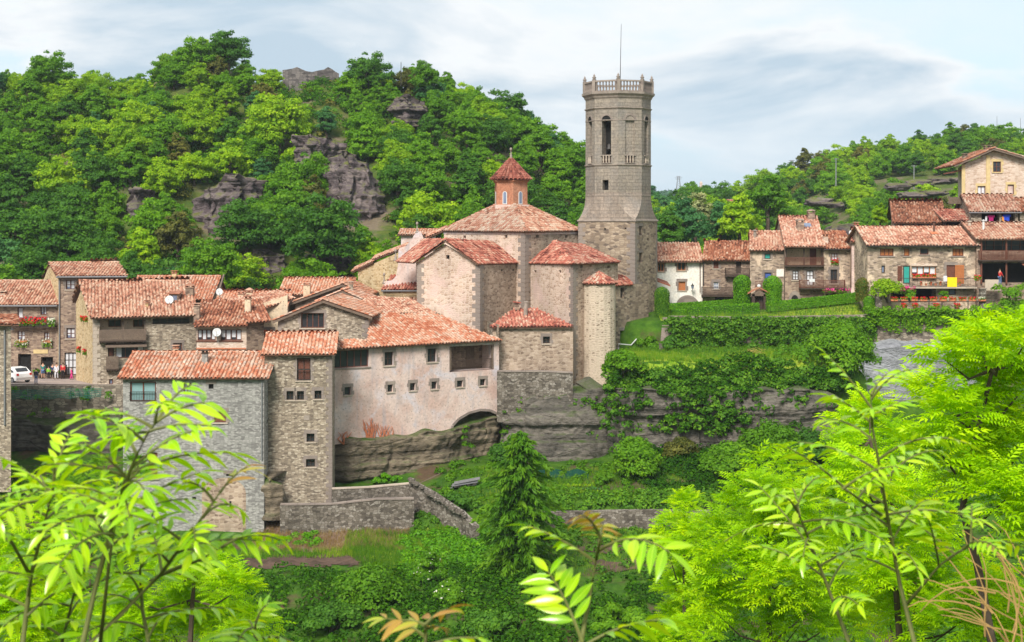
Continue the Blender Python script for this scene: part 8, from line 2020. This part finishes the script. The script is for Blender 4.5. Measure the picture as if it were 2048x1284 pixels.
for sy in (-1, 1): mb = MB(); mb.box((-2.07, sy * .66, .74), (.12, .3, .14)); o = bpy.data.objects.new('headlight', mb.mesh('headlight', M['white'])); link(o, t)
t.rotation_euler = (0, 0, R(-38))
# plants by the shop door
for px, lab in ((73, 'potted plant between the open door and shop opening'), (113, 'potted plant right of the shop opening')): bush(px, 744, 157.2, .45, .55, 'l_mid', 'potted_plant', lab, 8, 60, .14, None, 'plant')
t = thing('flower_stand', 'stand of red flowers and souvenirs beside the glazed door', 'stand', P(126, 752, 157.2)); mb = MB(); mb.box(P(126, 740, 157.3), (.7, .4, 1.1)); mb.build('rack', M['wood_dark'], t)
for i in range(5): mb = MB(); mb.box(P(122.5 + (i % 3) * 3.5, 733 + 7 * (i // 3), 157.0), (.13, .06, .22)); mb.build('souvenir', M[['pinkc', 'greenc', 'white', 'redc', 'yellow_cloth'][i]], t)
# green net along the plaza wall
t = thing('safety_net', 'sagging green safety net along the plaza retaining wall', 'net', P(20, 800, 138.6)); mb = MB(); Y = 138.4; top, bot = [], []
for i in range(19):
    px = 12 + i * 10.7; u = (i % 4) / 4; top.append(P(px, 782 - 4 * abs(u - .5) - i * .25, Y)); bot.append(P(px - 2, 798 - i * .2 + 2.0 * math.sin(i * 1.7), Y - .5))
for i in range(18):
    for k in range(5): a, b = k / 4, k / 4; mb.tube([top[i].lerp(bot[i], a), top[i + 1].lerp(bot[i + 1], b)], .022, 3, cap=False)
    for k in range(4): q = k / 4; mb.tube([top[i].lerp(top[i + 1], q), bot[i].lerp(bot[i + 1], q)], .014, 3, cap=False)
mb.build('mesh_net', M['net'], t)
for i in (0, 4, 8, 12, 16): mb = MB(); mb.tube([top[i] + Vector((0, 0, .15)), bot[i] + Vector((0, .45, -.1))], .03, 5); mb.build('net_post', M['zinc'], t)
# street lamp arm on the left drainpipe
t = thing('street_lamp', 'curved arm street lamp on the house end at the left edge', 'lamp', P(10, 662, 127.2)); mb = MB(); mb.tube([P(10, 668, 127.6), P(11, 658, 127.1), P(16, 655, 126.6), P(24, 656, 126.2)], .035, 6); mb.build('lamp_arm', M['iron'], t); mb = MB(); mb.lathe(P(24, 659, 126.2), [(.18, -.04), (.12, .05), (.04, .12)], 8); mb.build('lamp_shade', M['iron'], t)
# wire fence on the upper lawn
t = thing('wire_fence', 'thin wire fence along the edge of the upper lawn', 'fence', P(1380, 634, 150.6)); mb = MB(); fp = [P(1378 + i * 18, 633 - i * .18, 150.7) for i in range(20)]
for i, p in enumerate(fp):
    mb = MB(); mb.tube([p + Vector((0, 0, -.2)), p + Vector((0, 0, .95))], .014, 4); mb.build('fence_post', M['iron'], t)
mb = MB()
for h in (.2, .45, .7, .92):
    for a, b in zip(fp, fp[1:]): mb.tube([a + Vector((0, 0, h)), b + Vector((0, 0, h))], .008, 3, cap=False)
mb.build('fence_wire', M['iron'], t)
# flower boxes on the garden rail
rail = thing('garden_rail', 'dark rail carrying the flower boxes before the long house', 'railing', P(1780, 606, 150.2)); mb = MB(); mb.tube([P(1776, 603, 150.2), P(1990, 602, 150.2)], .05, 5); [mb.tube([P(px, 602, 150.2), P(px, 622, 150.2)], .05, 5) for px in range(1780, 1990, 26)]; mb.build('rail', M['iron'], rail)
fr = Face((1770, 150.1), (1995, 150.1))
NUM = ['first', 'second', 'third', 'fourth', 'fifth', 'sixth', 'seventh', 'eighth', 'ninth', 'tenth']
for i in range(10):
    px = 1788 + i * 19.5; u, z = fr.uv(px, 602); Hx = House('flower_box', '%s terracotta flower box from the left on the garden rail' % NUM[i], 'flower box', fr.pt(u, z, .1), 'terracotta', 'flower boxes on the garden rail'); mb = MB(); fr.box(mb, u - .34, u + .34, z, z + .2, .02, .24); mb.build('box', M['terracotta'], Hx.root); flowers(Hx, fr, u - .36, u + .36, z + .12, z + .42, .0, .3, 'red_fl' if i != 9 else 'white_fl', 60, 'blossom', .1)
for px, lab in ((1806, 'left pot of red flowers on the garden lawn'), (1828, 'second pot of red flowers on the garden lawn'), (1871, 'third pot of red flowers on the garden lawn'), (1912, 'right pot of red flowers on the garden lawn')):
    u, z = fr.uv(px, 619); Hx = House('flower_pot', lab, 'flower pot', fr.pt(u, z, .3), 'terracotta', 'flower pots on the lawn'); mb = MB(); mb.lathe(fr.pt(u, z, .4), [(.14, 0), (.2, .3), (.22, .32), (.18, .3)], 10); mb.build('pot', M['terracotta'], Hx.root, True); flowers(Hx, fr, u - .28, u + .28, z + .25, z + .65, .2, .6, 'red_fl', 60, 'blossom', .11)
# hanging orange flower basket and brush heap
u, z = fr.uv(1955, 562); Hx = House('flower_basket', 'orange flowers on the pillar between the long house and porch', 'flowers', fr.pt(u, z, 0), 'terracotta'); mb = MB(); mb.lathe(fr.pt(u, z, 0), [(.1, 0), (.22, .22), (.24, .25)], 8); mb.build('basket', M['terracotta'], Hx.root); flowers(Hx, fr, u - .35, u + .35, z + .1, z + .6, -.3, .3, 'red_fl', 70, 'blossom', .12)
t = thing('brush_heap', 'heap of dry reddish brushwood on the lower terrace', 'heap', P(1510, 712, 145)); mb = MB(); rv = random.Random(4)
for i in range(90): a = P(1510, 710, 145) + Vector((rv.gauss(0, .45), rv.gauss(0, .4), abs(rv.gauss(0, .22)))); an = rv.uniform(0, 6.28); mb.tube([a, a + Vector((math.cos(an) * .6, math.sin(an) * .6, rv.uniform(-.15, .3)))], [.02, .008], 3)
mb.build('brushwood', M['twig'], t)
# garden clutter under the cliff
fg = Face((880, 128), (1000, 128))
for i, (px, py, w, tl) in enumerate(((930, 972, 2.2, .16), (934, 968, 2.2, .19), (926, 976, 2.3, .13))):
    c = P(px, py, 128.2 + .15 * i); mb = MB(); mb.obox(c - Vector((w / 2, .3, 0)), (w, 0, w * tl), (0, .7, .1), (0, 0, .04)); o = mb.build('metal_sheet', M['zinc'], None, False, tuple(c)); tag(o, '%s pale metal sheet of the pile by the rock' % ('middle', 'top', 'bottom')[i], 'sheet', 'metal sheets by the rock')
c0, c1 = P(838, 968, 128.5), P(880, 948, 128.8); mb = MB(); mb.obox(c0, c1 - c0, (0, .15, 0), (0, 0, .06)); o = mb.build('wooden_plank', M['wood'], None, False, tuple(c0)); tag(o, 'long grey plank leaning by the cave under the plaster house', 'plank')
for px0, px1, py, lab in ((1053, 1090, 940, 'teal tarpaulin lying left of the dark one in the garden'), (1100, 1178, 950, 'dark green net tarpaulin under the cliff in the garden')):
    mb = MB(); Y = 131.5
    for i in range(8):
        a, b = px0 + (px1 - px0) * i / 8, px0 + (px1 - px0) * (i + 1) / 8; za, zc = .12 * math.sin(i * 1.4), .12 * math.sin((i + 1) * 1.4); p, q = P(a, py + 6, Y), P(b, py + 6, Y); mb.poly(p + Vector((0, 0, za)), q + Vector((0, 0, zc)), q + Vector((0, 1.2, zc + .5)), p + Vector((0, 1.2, za + .5))); mb.poly(p, q, q + Vector((0, 0, zc)), p + Vector((0, 0, za)))
    o = mb.build('tarpaulin', M['tarp'], None, False, tuple(P(px0, py + 6, Y))); tag(o, lab, 'tarpaulin')
for r_ in range(3):
    for i in range(9):
        c = P(1128 + i * 8.5 + r_ * 3, 972 + r_ * 7, 128.6 - r_ * .7); n = 14; d = RG.normal(size=(n, 3)); d[:, 2] = np.abs(d[:, 2]); V, Fq, r = scatter(*LEAFQ, rand_frames(d, RG), np.array(c) + d * .09 + np.array([0, 0, .05]), .14 * RG.uniform(.7, 1.2, n), RG.rand(n)); o = obj_np('lettuce', V, Fq, r, 'l_bright' if r_ != 1 else 'l_blue', None, tuple(c)); tag(o, 'leafy vegetable in the garden rows right of the spruce', 'vegetable', 'garden vegetables')
t = thing('white_pipe', 'white bent pipe running along the foot of the annexe', 'pipe', P(1240, 690, 149)); mb = MB(); mb.tube([P(1237, 698, 148.8), P(1237, 688, 148.8), P(1262, 690, 149.5), P(1273, 678, 150)], .06, 6); mb.build('tube', M['white'], t)
t = thing('trail_signpost', 'small green and white path sign below the plaza wall', 'sign', P(165, 890, 136)); mb = MB(); mb.tube([P(165, 895, 136.2), P(165, 868, 136.2)], .04, 5); mb.build('post', M['wood'], t); mb = MB(); mb.box(P(160, 873, 136.1), (.7, .05, .22)); mb.build('board', M['white'], t); mb = MB(); mb.box(P(171, 877, 136.05), (.45, .05, .25)); mb.build('board', M['net'], t)
# ------------------------------------------------------------------ air
t = NT('pale_haze'); pv = t.n('ShaderNodeVolumePrincipled'); pv.inputs['Color'].default_value = (.80, .90, 1.0, 1); pv.inputs['Density'].default_value = 0.00014; pv.inputs['Anisotropy'].default_value = 0.2
t.t.links.new(pv.outputs[0], t.out.inputs['Volume'])
mb = MB(); mb.box((0, 3020, 14), (8300, 6160, 115)); hz = mb.build('haze', t.m); tag(hz, 'pale blue air between the village and the far ridge', None, None, 'stuff')
